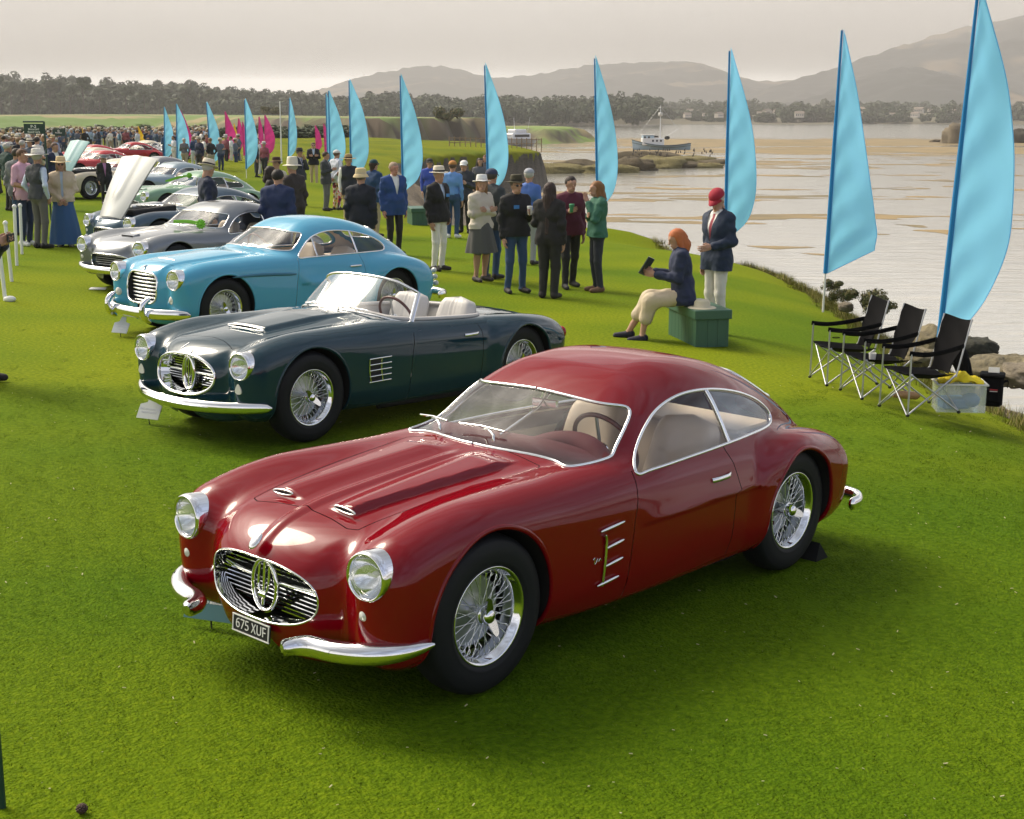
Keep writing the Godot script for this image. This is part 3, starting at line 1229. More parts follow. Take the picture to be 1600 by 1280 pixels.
func make_red() -> void:
	var shape := red_shape()
	var car := thing("red_coupe", "dark red vintage two seat coupe with wire wheels and plate 675 XUF, nearest car", "car", seat_on(Vector3(0.205, 0, -7.109), -0.728))
	var side := spline([Vector2(0.235, 0.812), Vector2(0.15, 0.90), Vector2(0.03, 0.995), Vector2(-0.12, 1.065), Vector2(-0.35, 1.105), Vector2(-0.62, 1.10), Vector2(-0.90, 1.055), Vector2(-1.12, 0.985), Vector2(-1.235, 0.91), Vector2(-1.24, 0.862), Vector2(-1.15, 0.842), Vector2(-0.9, 0.838), Vector2(-0.58, 0.833), Vector2(-0.2, 0.825), Vector2(0.12, 0.815)], true, 5)
	var screen := spline([Vector2(-0.53, 0.870), Vector2(-0.3, 0.893), Vector2(0, 0.900), Vector2(0.3, 0.893), Vector2(0.53, 0.870), Vector2(0.592, 0.892), Vector2(0.592, 0.955), Vector2(0.54, 1.05), Vector2(0.50, 1.082), Vector2(0.42, 1.098), Vector2(0, 1.122), Vector2(-0.42, 1.098), Vector2(-0.50, 1.082), Vector2(-0.54, 1.05), Vector2(-0.592, 0.955), Vector2(-0.592, 0.892)], true, 5)
	var back := spline([Vector2(-0.36, 0.94), Vector2(0, 0.95), Vector2(0.36, 0.94), Vector2(0.40, 0.98), Vector2(0.34, 1.08), Vector2(0.25, 1.115), Vector2(0, 1.125), Vector2(-0.25, 1.115), Vector2(-0.34, 1.08), Vector2(-0.40, 0.98)], true, 5)
	var door := PackedVector2Array([Vector2(0.25, 0.82), Vector2(0.30, 0.60), Vector2(0.325, 0.35), Vector2(0.325, 0.20), Vector2(0.30, 0.185), Vector2(-0.56, 0.175), Vector2(-0.60, 0.19), Vector2(-0.615, 0.35), Vector2(-0.62, 0.60), Vector2(-0.60, 0.74), Vector2(-0.565, 0.81), Vector2(-0.55, 0.9), Vector2(0.2, 0.9)])
	var hood := PackedVector2Array([Vector2(1.685, 0.0), Vector2(1.70, 0.18), Vector2(1.72, 0.30), Vector2(1.70, 0.345), Vector2(1.3, 0.385), Vector2(0.9, 0.42), Vector2(0.66, 0.44), Vector2(0.63, 0.42), Vector2(0.62, 0.30), Vector2(0.60, 0.0), Vector2(0.60, -0.1), Vector2(1.685, -0.1)])
	var q := {
		"nu": 108, "nv": 300, "lamp": Vector3(0.600, 0.64, 0.09), "arch": 0.4, "axles": [[1.275, 0.365, 0.392], [-1.275, 0.36, 0.37]],
		"grille": Outline.new(oval(0, 0.474, 0.352, 0.134, 2.5)),
		"windows": {"windscreen": [Outline.new(screen), 1, -0.3, 0.0085, 0.34, 1.3], "side_window": [Outline.new(side), 0, 0.75, 0.009], "rear_window": [Outline.new(back), -1, 1.0, 0.008, 0.0, 0.0]},
		"panels": {"door": [Outline.new(door), 0, 0.835, 0.006], "hood": [Outline.new(hood), 1, 0.7, 0.0048]},
	}
	var r := carve(car, shape, q)
	dress(car, r, M.red)
	# the side glass: door pane, bright pillar, quarter pane
	var gl: MB = r.glass.side_window
	var cut: Array = clip(gl, values(gl, func(p: Vector3, _n: Vector3) -> float: return p.z + 0.615 - 0.12 * (p.y - 0.97)))
	side_panes(car, cut, ["side_window", "quarter_window"], [M.glass, M.sky_sheen_glass])
	cabin_inside(car, r.skin, M.cream, M.red_dark, 0.42, -1.55, q.windows)
	var dash := MB.new()
	for k in 25:
		pass
	dash.tube(spline3([Vector3(-0.60, 0.80, 0.30), Vector3(-0.3, 0.84, 0.36), Vector3(0, 0.85, 0.38), Vector3(0.3, 0.85, 0.36), Vector3(0.60, 0.80, 0.30)], 6), 0.075, 12)
	dash.tube(spline3([Vector3(0.12, 0.85, 0.30), Vector3(0.22, 0.89, 0.27), Vector3(0.34, 0.905, 0.25), Vector3(0.46, 0.89, 0.27), Vector3(0.56, 0.84, 0.30)], 6), 0.06, 12)
	part(car, "dashboard", dash, M.red_dark)
	steering_wheel(car, Vector3(0.34, 0.86, 0.02), 1.1, 0.19, M.wood)
	for s: float in [-1.0, 1.0]:
		car_seat(car, Vector3(s * 0.31, 0.30, -0.42), M.cream, false)
	var mirror := MB.new()
	mirror.tube(PackedVector3Array([Vector3(0, 0.92, 0.44), Vector3(0, 1.02, 0.16), Vector3(0, 1.13, 0.0)]), 0.006, 6)
	part(car, "mirror_stem", mirror, M.chrome)
	mirror = MB.new()
	mirror.box(Vector3(0.0, 1.04, 0.10), Vector3(0.15, 0.045, 0.022), Basis(Vector3.UP, 0.2), 0.006)
	part(car, "mirror", mirror, M.chrome)
	# front
	grille_red(car, r.grille_edge)
	for s: float in [-1.0, 1.0]:
		headlight(car, Vector3(s * 0.600, 0.640, 1.880), 0.097)
		var small := MB.new()
		small.lathe(PackedVector2Array([Vector2(0.03, -0.05), Vector2(0.034, 0.0), Vector2(0.03, 0.008), Vector2(0.026, 0.01), Vector2(0.02, 0.02), Vector2(0, 0.026)]), Transform3D(Basis(Vector3.UP, s * 0.2) * Basis(Vector3.RIGHT, PI / 2), Vector3(s * 0.592, 0.478, 1.878)), 20)
		part(car, "marker_lamp", small, M.lamp_glass)
		# quarter bumper: a blade that bends round the corner, with a bullet at its inner end
		var blade := MB.new()
		var line := spline3([Vector3(s * 0.325, 0.318, 2.09), Vector3(s * 0.345, 0.319, 2.03), Vector3(s * 0.40, 0.321, 1.99), Vector3(s * 0.52, 0.325, 1.965), Vector3(s * 0.64, 0.33, 1.90), Vector3(s * 0.725, 0.337, 1.79), Vector3(s * 0.765, 0.345, 1.66)], 6)
		var rad := []
		for k in line.size():
			var u := float(k) / (line.size() - 1)
			rad.append(minf(lerpf(0.034, 0.043, smoothstep(0.05, 0.35, u)) * sqrt(smoothstep(1.02, 0.70, u)) + 0.003, 0.018 + u * 0.5))
		blade.tube(line, rad, 16, false, 1.05, Vector3.UP)
		part(car, "bumper", blade, M.chrome)
		var rear := MB.new()
		rear.tube(spline3([Vector3(s * 0.70, 0.27, -1.98), Vector3(s * 0.69, 0.275, -2.08), Vector3(s * 0.62, 0.28, -2.16), Vector3(s * 0.42, 0.28, -2.20)], 6), 0.04, 12, false, 0.6)
		rear.ell(Vector3(s * 0.70, 0.27, -1.98), Vector3(0.024, 0.04, 0.03))
		part(car, "rear_bumper", rear, M.chrome)
		# scoop mouths
		var scoop := MB.new()
		var ring := PackedVector3Array()
		for k in 18:
			var a := TAU * k / 18
			var x := s * 0.205 + cos(a) * 0.066
			ring.append(Vector3(x, 0.7995 - 0.15 * x * x + sin(a) * 0.011, 1.652))
		scoop.tube(ring, 0.0048, 6, true)
		part(car, "scoop_trim", scoop, M.chrome)
		var hole := MB.new()
		for k in 18:
			hole.tri(ring[k] - Vector3(0, 0, 0.004), ring[(k + 1) % 18] - Vector3(0, 0, 0.004), Vector3(s * 0.205, 0.792, 1.648))
		part(car, "scoop_mouth", hole, M.black)
		var handle := MB.new()
		var hx := 0.0
		handle.tube(spline3([Vector3(s * (skin_x(shape, 0.69, -0.36)), 0.690, -0.36), Vector3(s * (skin_x(shape, 0.693, -0.40) + 0.014), 0.693, -0.40), Vector3(s * (skin_x(shape, 0.695, -0.50) + 0.016), 0.695, -0.50), Vector3(s * skin_x(shape, 0.696, -0.545), 0.696, -0.545)], 5), 0.014, 8, false, 0.6)
		part(car, "door_handle", handle, M.chrome)
		# side vent: a bright upright and four darts, flared like fins
		var up := MB.new()
		up.tube(vent_line(shape, s, [Vector2(0.545, 0.585), Vector2(0.53, 0.56), Vector2(0.53, 0.45), Vector2(0.535, 0.335)], 0.008), 0.008, 6)
		part(car, "vent_upright", up, M.chrome)
		for k in 4:
			var y := 0.618 - k * 0.088
			var z := 0.40 if k < 3 else 0.42
			var dart := MB.new()
			var z1 := 0.575 if k == 0 or k == 3 else 0.53
			dart.tube(vent_line(shape, s, [Vector2(z1, y - 0.012), Vector2(lerpf(z1, z, 0.5), y - 0.003), Vector2(z, y + 0.006)], 0.01), [0.004, 0.0075, 0.0085, 0.009, 0.0085, 0.0075, 0.004], 6)
			part(car, "vent_strake", dart, M.chrome)
		var script_line := MB.new()
		script_line.tube(vent_line(shape, s, [Vector2(0.615, 0.478), Vector2(0.60, 0.485), Vector2(0.603, 0.455), Vector2(0.59, 0.462), Vector2(0.582, 0.478), Vector2(0.575, 0.462), Vector2(0.562, 0.476), Vector2(0.55, 0.462)], 0.003), 0.0022, 4)
		part(car, "script_badge", script_line, M.chrome)
		var tail_lamp := MB.new()
		tail_lamp.ell(Vector3(s * 0.53, 0.55, -2.055), Vector3(0.04, 0.055, 0.025))
		part(car, "tail_lamp", tail_lamp, M.red_lamp)
	var badge := MB.new()
	badge.ell(Vector3(0, 0.676, 1.967), Vector3(0.028, 0.042, 0.012), Basis(Vector3.RIGHT, -0.75), 18)
	part(car, "hood_badge", badge, M.chrome)
	plate(car, Transform3D(Basis(Vector3.RIGHT, -0.06), Vector3(0, 0.296, 1.99)), "675 XUF")
	wiper(car, Vector3(0.10, 0.925, 0.60), Vector3(-0.03, 0.955, 0.535), Vector3(-0.20, 0.958, 0.525), Vector3(0.10, 0.962, 0.52))
	wiper(car, Vector3(-0.28, 0.915, 0.585), Vector3(-0.42, 0.945, 0.50), Vector3(-0.56, 0.935, 0.445), Vector3(-0.30, 0.952, 0.51))
	# wheels and what is under the car
	for s: float in [-1.0, 1.0]:
		add_wheel(car, Vector3(s * 0.635, 0.357, 1.275), s > 0.0, s > 0.0, 0.3)
		add_wheel(car, Vector3(s * 0.615, 0.357, -1.275), s > 0.0, s > 0.0, 1.1)
	underside(car)
	var chock := MB.new()
	chock.prism(PackedVector2Array([Vector2(0, 0), Vector2(0.14, 0), Vector2(0.03, 0.11)]), 0.12, Transform3D(Basis(Vector3.UP, PI / 2), Vector3.ZERO))
	solo("wheel_chock", chock, M.tyre, "black wedge chock behind the red coupe's rear wheel", "wheel chock", car.transform * Transform3D(Basis(), Vector3(0.66, 0.0, -1.55)))


func skin_x(shape: Body, y: float, z: float) -> float:
	var x := 1.1
	for k in 60:
		var q := shape.d(x, y, z)
		if q < 0.0005:
			break
		x -= q * 0.8
	return x


func vent_line(shape: Body, s: float, pts: Array, out: float) -> PackedVector3Array:
	var o := []
	for p: Vector2 in pts:
		o.append(Vector3(s * (skin_x(shape, p.y, p.x) + out), p.y, p.x))
	return spline3(o, 3)


func underside(car: Node3D, z0 := -1.9, z1 := 1.75) -> void:
	var u := MB.new()
	u.box(Vector3(0, 0.24, (z0 + z1) / 2), Vector3(0.8, 0.06, z1 - z0), Basis(), 0.01)
	u.box(Vector3(0, 0.205, -0.15), Vector3(1.26, 0.03, 1.5), Basis(), 0.01)
	for z: float in [1.275, -1.275]:
		u.tube(PackedVector3Array([Vector3(-0.6, 0.35, z), Vector3(0.6, 0.35, z)]), 0.04, 8)
	part(car, "chassis", u, M.black)
	var e := MB.new()
	e.tube(PackedVector3Array([Vector3(0.5, 0.145, 0.35), Vector3(0.52, 0.14, -0.9), Vector3(0.4, 0.19, -2.1)]), 0.028, 8)
	part(car, "exhaust_pipe", e, M.black)


func cabin_inside(car: Node3D, skin: MB, m: Material, low: Material, z1: float, z0: float, glass: Dictionary) -> void:  # the trim panels and headlining, a skin inside the skin
	var r: Array = clip(skin, values(skin, func(p: Vector3, _n: Vector3) -> float: return minf(minf(z1 + 0.25 * maxf(p.y - 0.9, 0.0) - p.z, p.z - z0), minf(p.y - 0.3, 0.0 if false else 9.0))))
	var a: MB = pushed(r[0], -0.032)
	for k in a.n.size():
		a.n[k] = -a.n[k]
	var flip := MB.new()
	flip.v = a.v
	flip.n = a.n
	flip.c = a.c
	for t in range(0, a.i.size(), 3):
		flip.i.append(a.i[t])
		flip.i.append(a.i[t + 2])
		flip.i.append(a.i[t + 1])
	# leave the openings free and split the roof lining from the door trim
	var roof: Array = clip(flip, values(flip, func(p: Vector3, _n: Vector3) -> float: return p.y - 0.80))
	var lows: MB = roof[1]
	var highs: MB = roof[0]
	lows = clip(lows, values(lows, func(p: Vector3, _n: Vector3) -> float: return p.z + 0.84))[0]
	var band: Array = clip(lows, values(lows, func(p: Vector3, _n: Vector3) -> float: return p.y - 0.70))
	part(car, "door_trim", mirrored(band[1]), m)
	part(car, "door_capping", mirrored(band[0]), low)
	var so: Outline = glass.side_window[0]
	var sw: Array = glass.windscreen
	var open: Array = clip(highs, values(highs, func(p: Vector3, _n: Vector3) -> float: return minf(minf(so.d(Vector2(p.z, p.y)) - 0.02, sw[4] - 0.08 - sw[5] * (p.y - 0.85) - p.z), 1.0 if p.z > -1.0 or p.y > sw[4] * 0.8 + 0.88 or p.x > 0.40 else -1.0)))
	part(car, "headlining", mirrored(open[0]), m)
	var f := MB.new()
	f.box(Vector3(0, 0.27, -0.4), Vector3(1.2, 0.02, 1.7))
	f.box(Vector3(0, 0.55, z1 + 0.10), Vector3(1.2, 0.56, 0.02))
	part(car, "cabin_floor", f, low)
	var b := MB.new()
	b.box(Vector3(0, 0.62, -1.05), Vector3(1.1, 0.36, 0.03), Basis(Vector3.RIGHT, -0.2), 0.01)
	b.box(Vector3(0, 0.80, -1.22), Vector3(0.9, 0.03, 0.34), Basis(Vector3.RIGHT, 0.05), 0.01)
	part(car, "rear_bulkhead", b, m)


func plate(car: Node3D, xf: Transform3D, text: String) -> void:
	var h := Node3D.new()
	h.name = "number_plate"
	h.transform = xf
	car.add_child(h, true)
	var b := MB.new()
	b.box(Vector3.ZERO, Vector3(0.25, 0.078, 0.008), Basis(), 0.002)
	part(h, "backing", b, M.black)
	b = MB.new()
	for s: float in [-1.0, 1.0]:
		b.box(Vector3(0, s * 0.0355, 0.0055), Vector3(0.25, 0.005, 0.004))
		b.box(Vector3(s * 0.120, 0, 0.0055), Vector3(0.005, 0.069, 0.004))
	part(h, "border", b, M.white_paint)
	lettering(h, text, Transform3D(Basis(), Vector3(0, 0, 0.0055)), 0.042, 0.20, M.white_paint, true)


func lettering(p: Node3D, text: String, xf: Transform3D, height: float, width := 0.0, m: Material = null, thin := false) -> void:
	var t := TextMesh.new()
	var f := SystemFont.new()
	f.font_names = PackedStringArray(["Droid Sans"])
	if not thin:
		f.font_weight = 700
	t.font = f
	t.text = text
	t.font_size = 32
	t.pixel_size = height / 24.0
	t.depth = 0.002
	t.curve_step = 2.0
	var sx := 1.0
	if width > 0.0:
		var w := t.get_aabb().size.x
		if w > 0.001:
			sx = width / w
	part(p, "lettering", t, m, xf * Transform3D(Basis.from_scale(Vector3(sx, 1, 1)), Vector3.ZERO))


func grille_red(car: Node3D, edge: Array) -> void:
	var h := Node3D.new()
	h.name = "grille"
	car.add_child(h, true)
	var lip := trim(edge, 0.005, 0.001, 0.02)
	part(h, "surround", lip, M.chrome)
	part(h, "funnel", lining(edge, Vector3(0, 0, -0.075), 0.03), M.chrome)
	var z := 1.872
	var backing := MB.new()
	backing.prism(oval(0, 0.474, 0.348, 0.132, 2.5), 0.006, Transform3D(Basis(), Vector3(0, 0, z - 0.035)))
	part(h, "radiator", backing, M.black)
	for k in 12:
		var y := 0.474 - 0.112 + k * 0.0195
		if absf(y - 0.495) < 0.012:
			continue
		var hw := 0.342 * pow(1.0 - pow(absf((y - 0.474) / 0.134), 2.5), 0.4)
		var slat := MB.new()
		slat.box(Vector3(0, y, z - 0.01), Vector3(hw * 2.0, 0.0055, 0.02), Basis(Vector3.RIGHT, 0.2))
		part(h, "slat", slat, M.chrome)
	for s: float in [-1.0, 1.0]:
		var bar := MB.new()
		bar.tube(spline3([Vector3(s * 0.085, 0.495, z + 0.03), Vector3(s * 0.2, 0.495, z + 0.022), Vector3(s * 0.325, 0.495, z - 0.005)], 4), 0.0095, 8)
		part(h, "cross_bar", bar, M.chrome)
	# the upright oval hoop with a three-pronged spear in it
	var hoop := MB.new()
	var pts := PackedVector3Array()
	for k in 36:
		var a := TAU * k / 36
		pts.append(Vector3(cos(a) * 0.078, 0.470 + sin(a) * 0.113, z + 0.045))
	hoop.tube(pts, 0.011, 10, true, 1.0)
	part(h, "hoop", hoop, M.chrome)
	var spear := MB.new()
	spear.tube(PackedVector3Array([Vector3(0, 0.385, z + 0.055), Vector3(0, 0.575, z + 0.045)]), 0.008, 8)
	for s: float in [-1.0, 1.0]:
		spear.tube(spline3([Vector3(0, 0.44, z + 0.055), Vector3(s * 0.026, 0.452, z + 0.055), Vector3(s * 0.034, 0.49, z + 0.052), Vector3(s * 0.032, 0.56, z + 0.046)], 4), 0.0065, 8)
	spear.box(Vector3(0, 0.43, z + 0.06), Vector3(0.045, 0.02, 0.012), Basis(), 0.003)
	part(h, "spear_emblem", spear, M.chrome)


func green_shape() -> Body:
	var b := red_shape()
	b.hood = 2
	b.cabin = false
	b.T = Knots.new([[-2.2, 0.50], [-2.12, 0.60], [-2.0, 0.665], [-1.8, 0.735], [-1.5, 0.795], [-1.2, 0.825], [-0.9, 0.838], [-0.5, 0.845], [0.0, 0.868], [0.3, 0.895], [0.5, 0.898], [0.9, 0.862], [1.3, 0.822], [1.6, 0.79], [1.8, 0.757], [1.9, 0.732], [1.98, 0.70], [2.1, 0.64]])
	b.W = Knots.new([[-2.2, 0.60], [-1.9, 0.64], [-1.5, 0.66], [-0.7, 0.69], [0.0, 0.71], [0.5, 0.70], [0.9, 0.64], [1.3, 0.55], [1.6, 0.50], [1.8, 0.465], [1.95, 0.43], [2.1, 0.41]])
	b.HY = Knots.new([[-2.1, 0.60], [-1.9, 0.69], [-1.7, 0.75], [-1.4, 0.79], [-1.15, 0.80], [-0.95, 0.79], [-0.8, 0.75], [-0.7, 0.68]])
	b.nose = 1.99
	return b


func bar_line(pts: Array, r: float, flat := 1.0, thin := true) -> MB:
	var b := MB.new()
	var line := spline3(pts, 5)
	var rad := []
	for k in line.size():
		var u := absf(float(k) / (line.size() - 1) * 2.0 - 1.0)
		rad.append(r * (sqrt(maxf(1.0 - pow(u, 14.0), 0.02)) if thin else 1.0))
	b.tube(line, rad, 12, false, flat, Vector3.UP)
	return b


func bow(hw: float, y: float, z: float, back: float, edge_y := 0.0) -> Array:  # points of a bar that bends back at both ends
	var o := []
	for k in 9:
		var u := k / 4.0 - 1.0
		o.append(Vector3(u * hw, y + edge_y * u * u, z - back * pow(absf(u), 2.4)))
	return o


func make_green() -> void:
	var shape := green_shape()
	var car := thing("green_roadster", "dark green open roadster with grey leather seats, second car of the row", "car", seat_on(Vector3(-1.276, 0, -11.977), -0.702))
	var door := PackedVector2Array([Vector2(0.16, 0.80), Vector2(0.20, 0.60), Vector2(0.225, 0.35), Vector2(0.225, 0.20), Vector2(0.20, 0.185), Vector2(-0.64, 0.175), Vector2(-0.675, 0.20), Vector2(-0.70, 0.50), Vector2(-0.695, 0.70), Vector2(-0.66, 0.8), Vector2(-0.66, 0.95), Vector2(0.16, 0.95)])
	var hood := PackedVector2Array([Vector2(1.66, 0.0), Vector2(1.69, 0.18), Vector2(1.755, 0.36), Vector2(1.70, 0.39), Vector2(1.3, 0.40), Vector2(0.9, 0.43), Vector2(0.56, 0.45), Vector2(0.53, 0.42), Vector2(0.51, 0.2), Vector2(0.51, -0.1), Vector2(1.66, -0.1)])
	var pit := spline([Vector2(0.20, -0.3), Vector2(0.20, 0.3), Vector2(0.13, 0.53), Vector2(0.0, 0.57), Vector2(-0.4, 0.575), Vector2(-0.75, 0.555), Vector2(-0.9, 0.47), Vector2(-1.0, 0.25), Vector2(-1.02, 0.0), Vector2(-1.0, -0.25)], true, 6)
	var q := {
		"nu": 84, "nv": 230, "lamp": Vector3(0.603, 0.65, 0.1), "arch": 0.4, "axles": [[1.275, 0.365, 0.392], [-1.275, 0.36, 0.37]],
		"grille": Outline.new(oval(0, 0.525, 0.345, 0.148, 2.3)),
		"windows": {}, "panels": {"cockpit": [Outline.new(pit), 1, 0.7, 0.0], "door": [Outline.new(door), 0, 0.775, 0.006], "hood": [Outline.new(hood), 1, 0.7, 0.0048]},
	}
	var r := carve(car, shape, q)
	r.panels.erase("cockpit")
	dress(car, r, M.green)
	# cockpit: padded rim, side trim, seats
	var cut: Array = clip(r.skin, values(r.skin, func(p: Vector3, n: Vector3) -> float: return q.panels.cockpit[0].d(Vector2(p.z, p.x)) if n.y > 0.2 and p.y > 0.7 else 1.0))
	var edge := []
	for l: Array in cut[2]:
		if l[0].size() > 8:
			edge.append(l)
	part(car, "cockpit_rim", mirrored(trim(edge, 0.02, 0.004, 0.03)), M.pale_leather)
	part(car, "cockpit_trim", mirrored(lining(edge, Vector3(0, -0.45, 0), -0.04)), M.pale_leather)
	var fl := MB.new()
	fl.box(Vector3(0, 0.36, -0.4), Vector3(1.2, 0.02, 1.5))
	part(car, "cabin_floor", fl, M.black)
	fl = MB.new()
	fl.box(Vector3(0, 0.66, -0.98), Vector3(1.08, 0.3, 0.03), Basis(Vector3.RIGHT, -0.3), 0.01)
	part(car, "rear_bulkhead", fl, M.pale_leather)
	part(car, "dashboard", bar_line([Vector3(-0.56, 0.78, 0.12), Vector3(-0.3, 0.83, 0.2), Vector3(0.3, 0.83, 0.2), Vector3(0.56, 0.78, 0.12)], 0.06), M.green)
	for s: float in [-1.0, 1.0]:
		car_seat(car, Vector3(s * 0.29, 0.34, -0.5), M.pale_leather, true)
	steering_wheel(car, Vector3(0.30, 0.84, -0.06), 1.1, 0.19, M.wood)
	# windscreen: curved glass in a bright frame
	var lo := spline3([Vector3(0.60, 0.822, 0.08), Vector3(0.585, 0.85, 0.22), Vector3(0.45, 0.885, 0.315), Vector3(0.2, 0.902, 0.36), Vector3(-0.2, 0.902, 0.36), Vector3(-0.45, 0.885, 0.315), Vector3(-0.585, 0.85, 0.22), Vector3(-0.60, 0.822, 0.08)], 5)
	var hi := spline3([Vector3(0.548, 1.062, -0.06), Vector3(0.515, 1.10, 0.0), Vector3(0.40, 1.15, 0.05), Vector3(0.18, 1.178, 0.085), Vector3(-0.18, 1.178, 0.085), Vector3(-0.40, 1.15, 0.05), Vector3(-0.515, 1.10, 0.0), Vector3(-0.548, 1.062, -0.06)], 5)
	var glass := MB.new()
	for k in lo.size():
		for j in 4:
			glass.add(lo[k].lerp(hi[k], j / 3.0) + Vector3(0, 0, 0.012 * sin(j / 3.0 * PI)), Vector3.UP)
	for k in lo.size() - 1:
		for j in 3:
			var a := k * 4 + j
			glass.face(a, a + 5, a + 4)
			glass.face(a, a + 1, a + 5)
	glass.smooth()
	part(car, "windscreen", glass, M.glass)
	for w in 2:
		var fr := MB.new()
		fr.tube(hi if w == 0 else lo, 0.012 if w == 0 else 0.009, 8)
		part(car, "windscreen_frame", fr, M.chrome)
	for s: float in [1.0, -1.0]:
		var post := MB.new()
		var e := 0 if s > 0.0 else lo.size() - 1
		post.tube(PackedVector3Array([lo[e], lo[e].lerp(hi[e], 0.5), hi[e]]), 0.016, 8, false, 1.6)
		part(car, "windscreen_post", post, M.chrome)
	var mir := MB.new()
	mir.box(Vector3(0.0, 1.115, 0.06), Vector3(0.14, 0.045, 0.03), Basis(), 0.008)
	mir.tube(PackedVector3Array([Vector3(0, 1.115, 0.07), Vector3(0, 1.17, 0.085)]), 0.006, 6)
	part(car, "mirror", mir, M.chrome)
	wiper(car, Vector3(0.06, 0.90, 0.40), Vector3(0.24, 0.93, 0.365), Vector3(0.02, 0.925, 0.372), Vector3(0.36, 0.925, 0.345))
	wiper(car, Vector3(-0.34, 0.89, 0.38), Vector3(-0.2, 0.93, 0.365), Vector3(-0.42, 0.915, 0.335), Vector3(-0.08, 0.93, 0.37))
	# front
	var g := Node3D.new()
	g.name = "grille"
	car.add_child(g, true)
	part(g, "surround", trim(r.grille_edge, 0.013, 0.004, 0.02), M.chrome)
	part(g, "funnel", lining(r.grille_edge, Vector3(0, 0, -0.07), 0.14), M.chrome)
	var zz := 1.845
	var backing := MB.new()
	backing.prism(oval(0, 0.525, 0.34, 0.145, 2.3), 0.006, Transform3D(Basis(), Vector3(0, 0, zz - 0.03)))
	part(g, "radiator", backing, M.black)
	for k in 13:
		var y := 0.525 - 0.114 + k * 0.019
		if absf(y - 0.535) < 0.012:
			continue
		var hw := 0.30 * pow(1.0 - pow(absf((y - 0.525) / 0.15), 2.3), 0.43)
		var sl := MB.new()
		sl.box(Vector3(0, y, zz), Vector3(hw * 2.0, 0.007, 0.02), Basis(Vector3.RIGHT, 0.25))
		part(g, "slat", sl, M.chrome)
	for s: float in [-1.0, 1.0]:
		var cb := MB.new()
		cb.tube(PackedVector3Array([Vector3(s * 0.06, 0.535, zz + 0.03), Vector3(s * 0.30, 0.535, zz + 0.015)]), 0.012, 8)
		part(g, "cross_bar", cb, M.chrome)
	var hoop := MB.new()
	var pts := PackedVector3Array()
	for k in 32:
		var a := TAU * k / 32
		pts.append(Vector3(cos(a) * 0.062, 0.525 + sin(a) * 0.125, zz + 0.04))
	hoop.tube(pts, 0.02, 8, true)
	part(g, "hoop", hoop, M.chrome)
	var spear := MB.new()
	spear.tube(PackedVector3Array([Vector3(0, 0.42, zz + 0.045), Vector3(0, 0.64, zz + 0.045)]), 0.008, 6)
	for s: float in [-1.0, 1.0]:
		spear.tube(spline3([Vector3(0, 0.49, zz + 0.045), Vector3(s * 0.022, 0.5, zz + 0.045), Vector3(s * 0.028, 0.54, zz + 0.045), Vector3(s * 0.026, 0.62, zz + 0.045)], 4), 0.006, 6)
	part(g, "spear_emblem", spear, M.chrome)
	part(car, "bumper", bar_line(bow(0.80, 0.325, 2.06, 0.32, 0.02), 0.046, 0.7), M.chrome)
	part(car, "bumper_bead", bar_line(bow(0.77, 0.325, 2.088, 0.32, 0.02), 0.012), M.bright)
	part(car, "rear_bumper", bar_line([Vector3(-0.74, 0.35, -1.95), Vector3(-0.6, 0.35, -2.13), Vector3(0, 0.35, -2.22), Vector3(0.6, 0.35, -2.13), Vector3(0.74, 0.35, -1.95)], 0.04, 0.6), M.chrome)
	var badge := MB.new()
	badge.box(Vector3(0, 0.737, 1.92), Vector3(0.012, 0.008, 0.09), Basis(Vector3.RIGHT, 0.45), 0.003)
	part(car, "hood_badge", badge, M.chrome)
	var scoop := MB.new()
	var mouth := MB.new()
	var ring := PackedVector3Array()
	for k in 28:
		var a := TAU * k / 28
		var x := cos(a) * 0.222
		ring.append(Vector3(x, 0.832 - 0.15 * x * x + sin(a) * 0.013, 1.335))
	scoop.tube(ring, 0.006, 6, true)
	for k in 28:
		mouth.tri(ring[k], ring[(k + 1) % 28], Vector3(0, 0.83, 1.33))
	part(car, "scoop_trim", scoop, M.chrome)
	part(car, "scoop_mouth", mouth, M.black)
	for s: float in [-1.0, 1.0]:
		headlight(car, Vector3(s * 0.600, 0.644, 1.878), 0.1)
		var lamp := MB.new()
		lamp.prism(spline([Vector2(0, 0.045), Vector2(-0.03, 0.01), Vector2(-0.032, -0.025), Vector2(0, -0.035), Vector2(0.032, -0.025), Vector2(0.03, 0.01)], true, 3), 0.03, Transform3D(Basis(), Vector3(s * 0.60, 0.475, 1.885)))
		part(car, "marker_lamp", lamp, M.lamp_glass)
		var hnd := MB.new()
		hnd.tube(spline3([Vector3(s * skin_x(shape, 0.69, -0.46), 0.69, -0.46), Vector3(s * (skin_x(shape, 0.69, -0.5) + 0.015), 0.692, -0.5), Vector3(s * (skin_x(shape, 0.69, -0.6) + 0.015), 0.694, -0.6), Vector3(s * skin_x(shape, 0.69, -0.64), 0.695, -0.64)], 4), 0.014, 8, false, 0.6)
		part(car, "door_handle", hnd, M.chrome)
		for k in 5:
			var y := 0.60 - k * 0.047
			var v := MB.new()
			v.tube(vent_line(shape, s, [Vector2(0.70, y), Vector2(0.58, y + 0.003), Vector2(0.46, y + 0.005)], 0.006), 0.006, 6)
			part(car, "vent_strake", v, M.chrome)
		var up := MB.new()
		for k in 2:
			up.tube(vent_line(shape, s, [Vector2(0.70 - k * 0.13, 0.60), Vector2(0.70 - k * 0.13, 0.5), Vector2(0.68 - k * 0.13, 0.41)], 0.006), 0.006, 6)
		part(car, "vent_frame", up, M.chrome)
		var hole := MB.new()
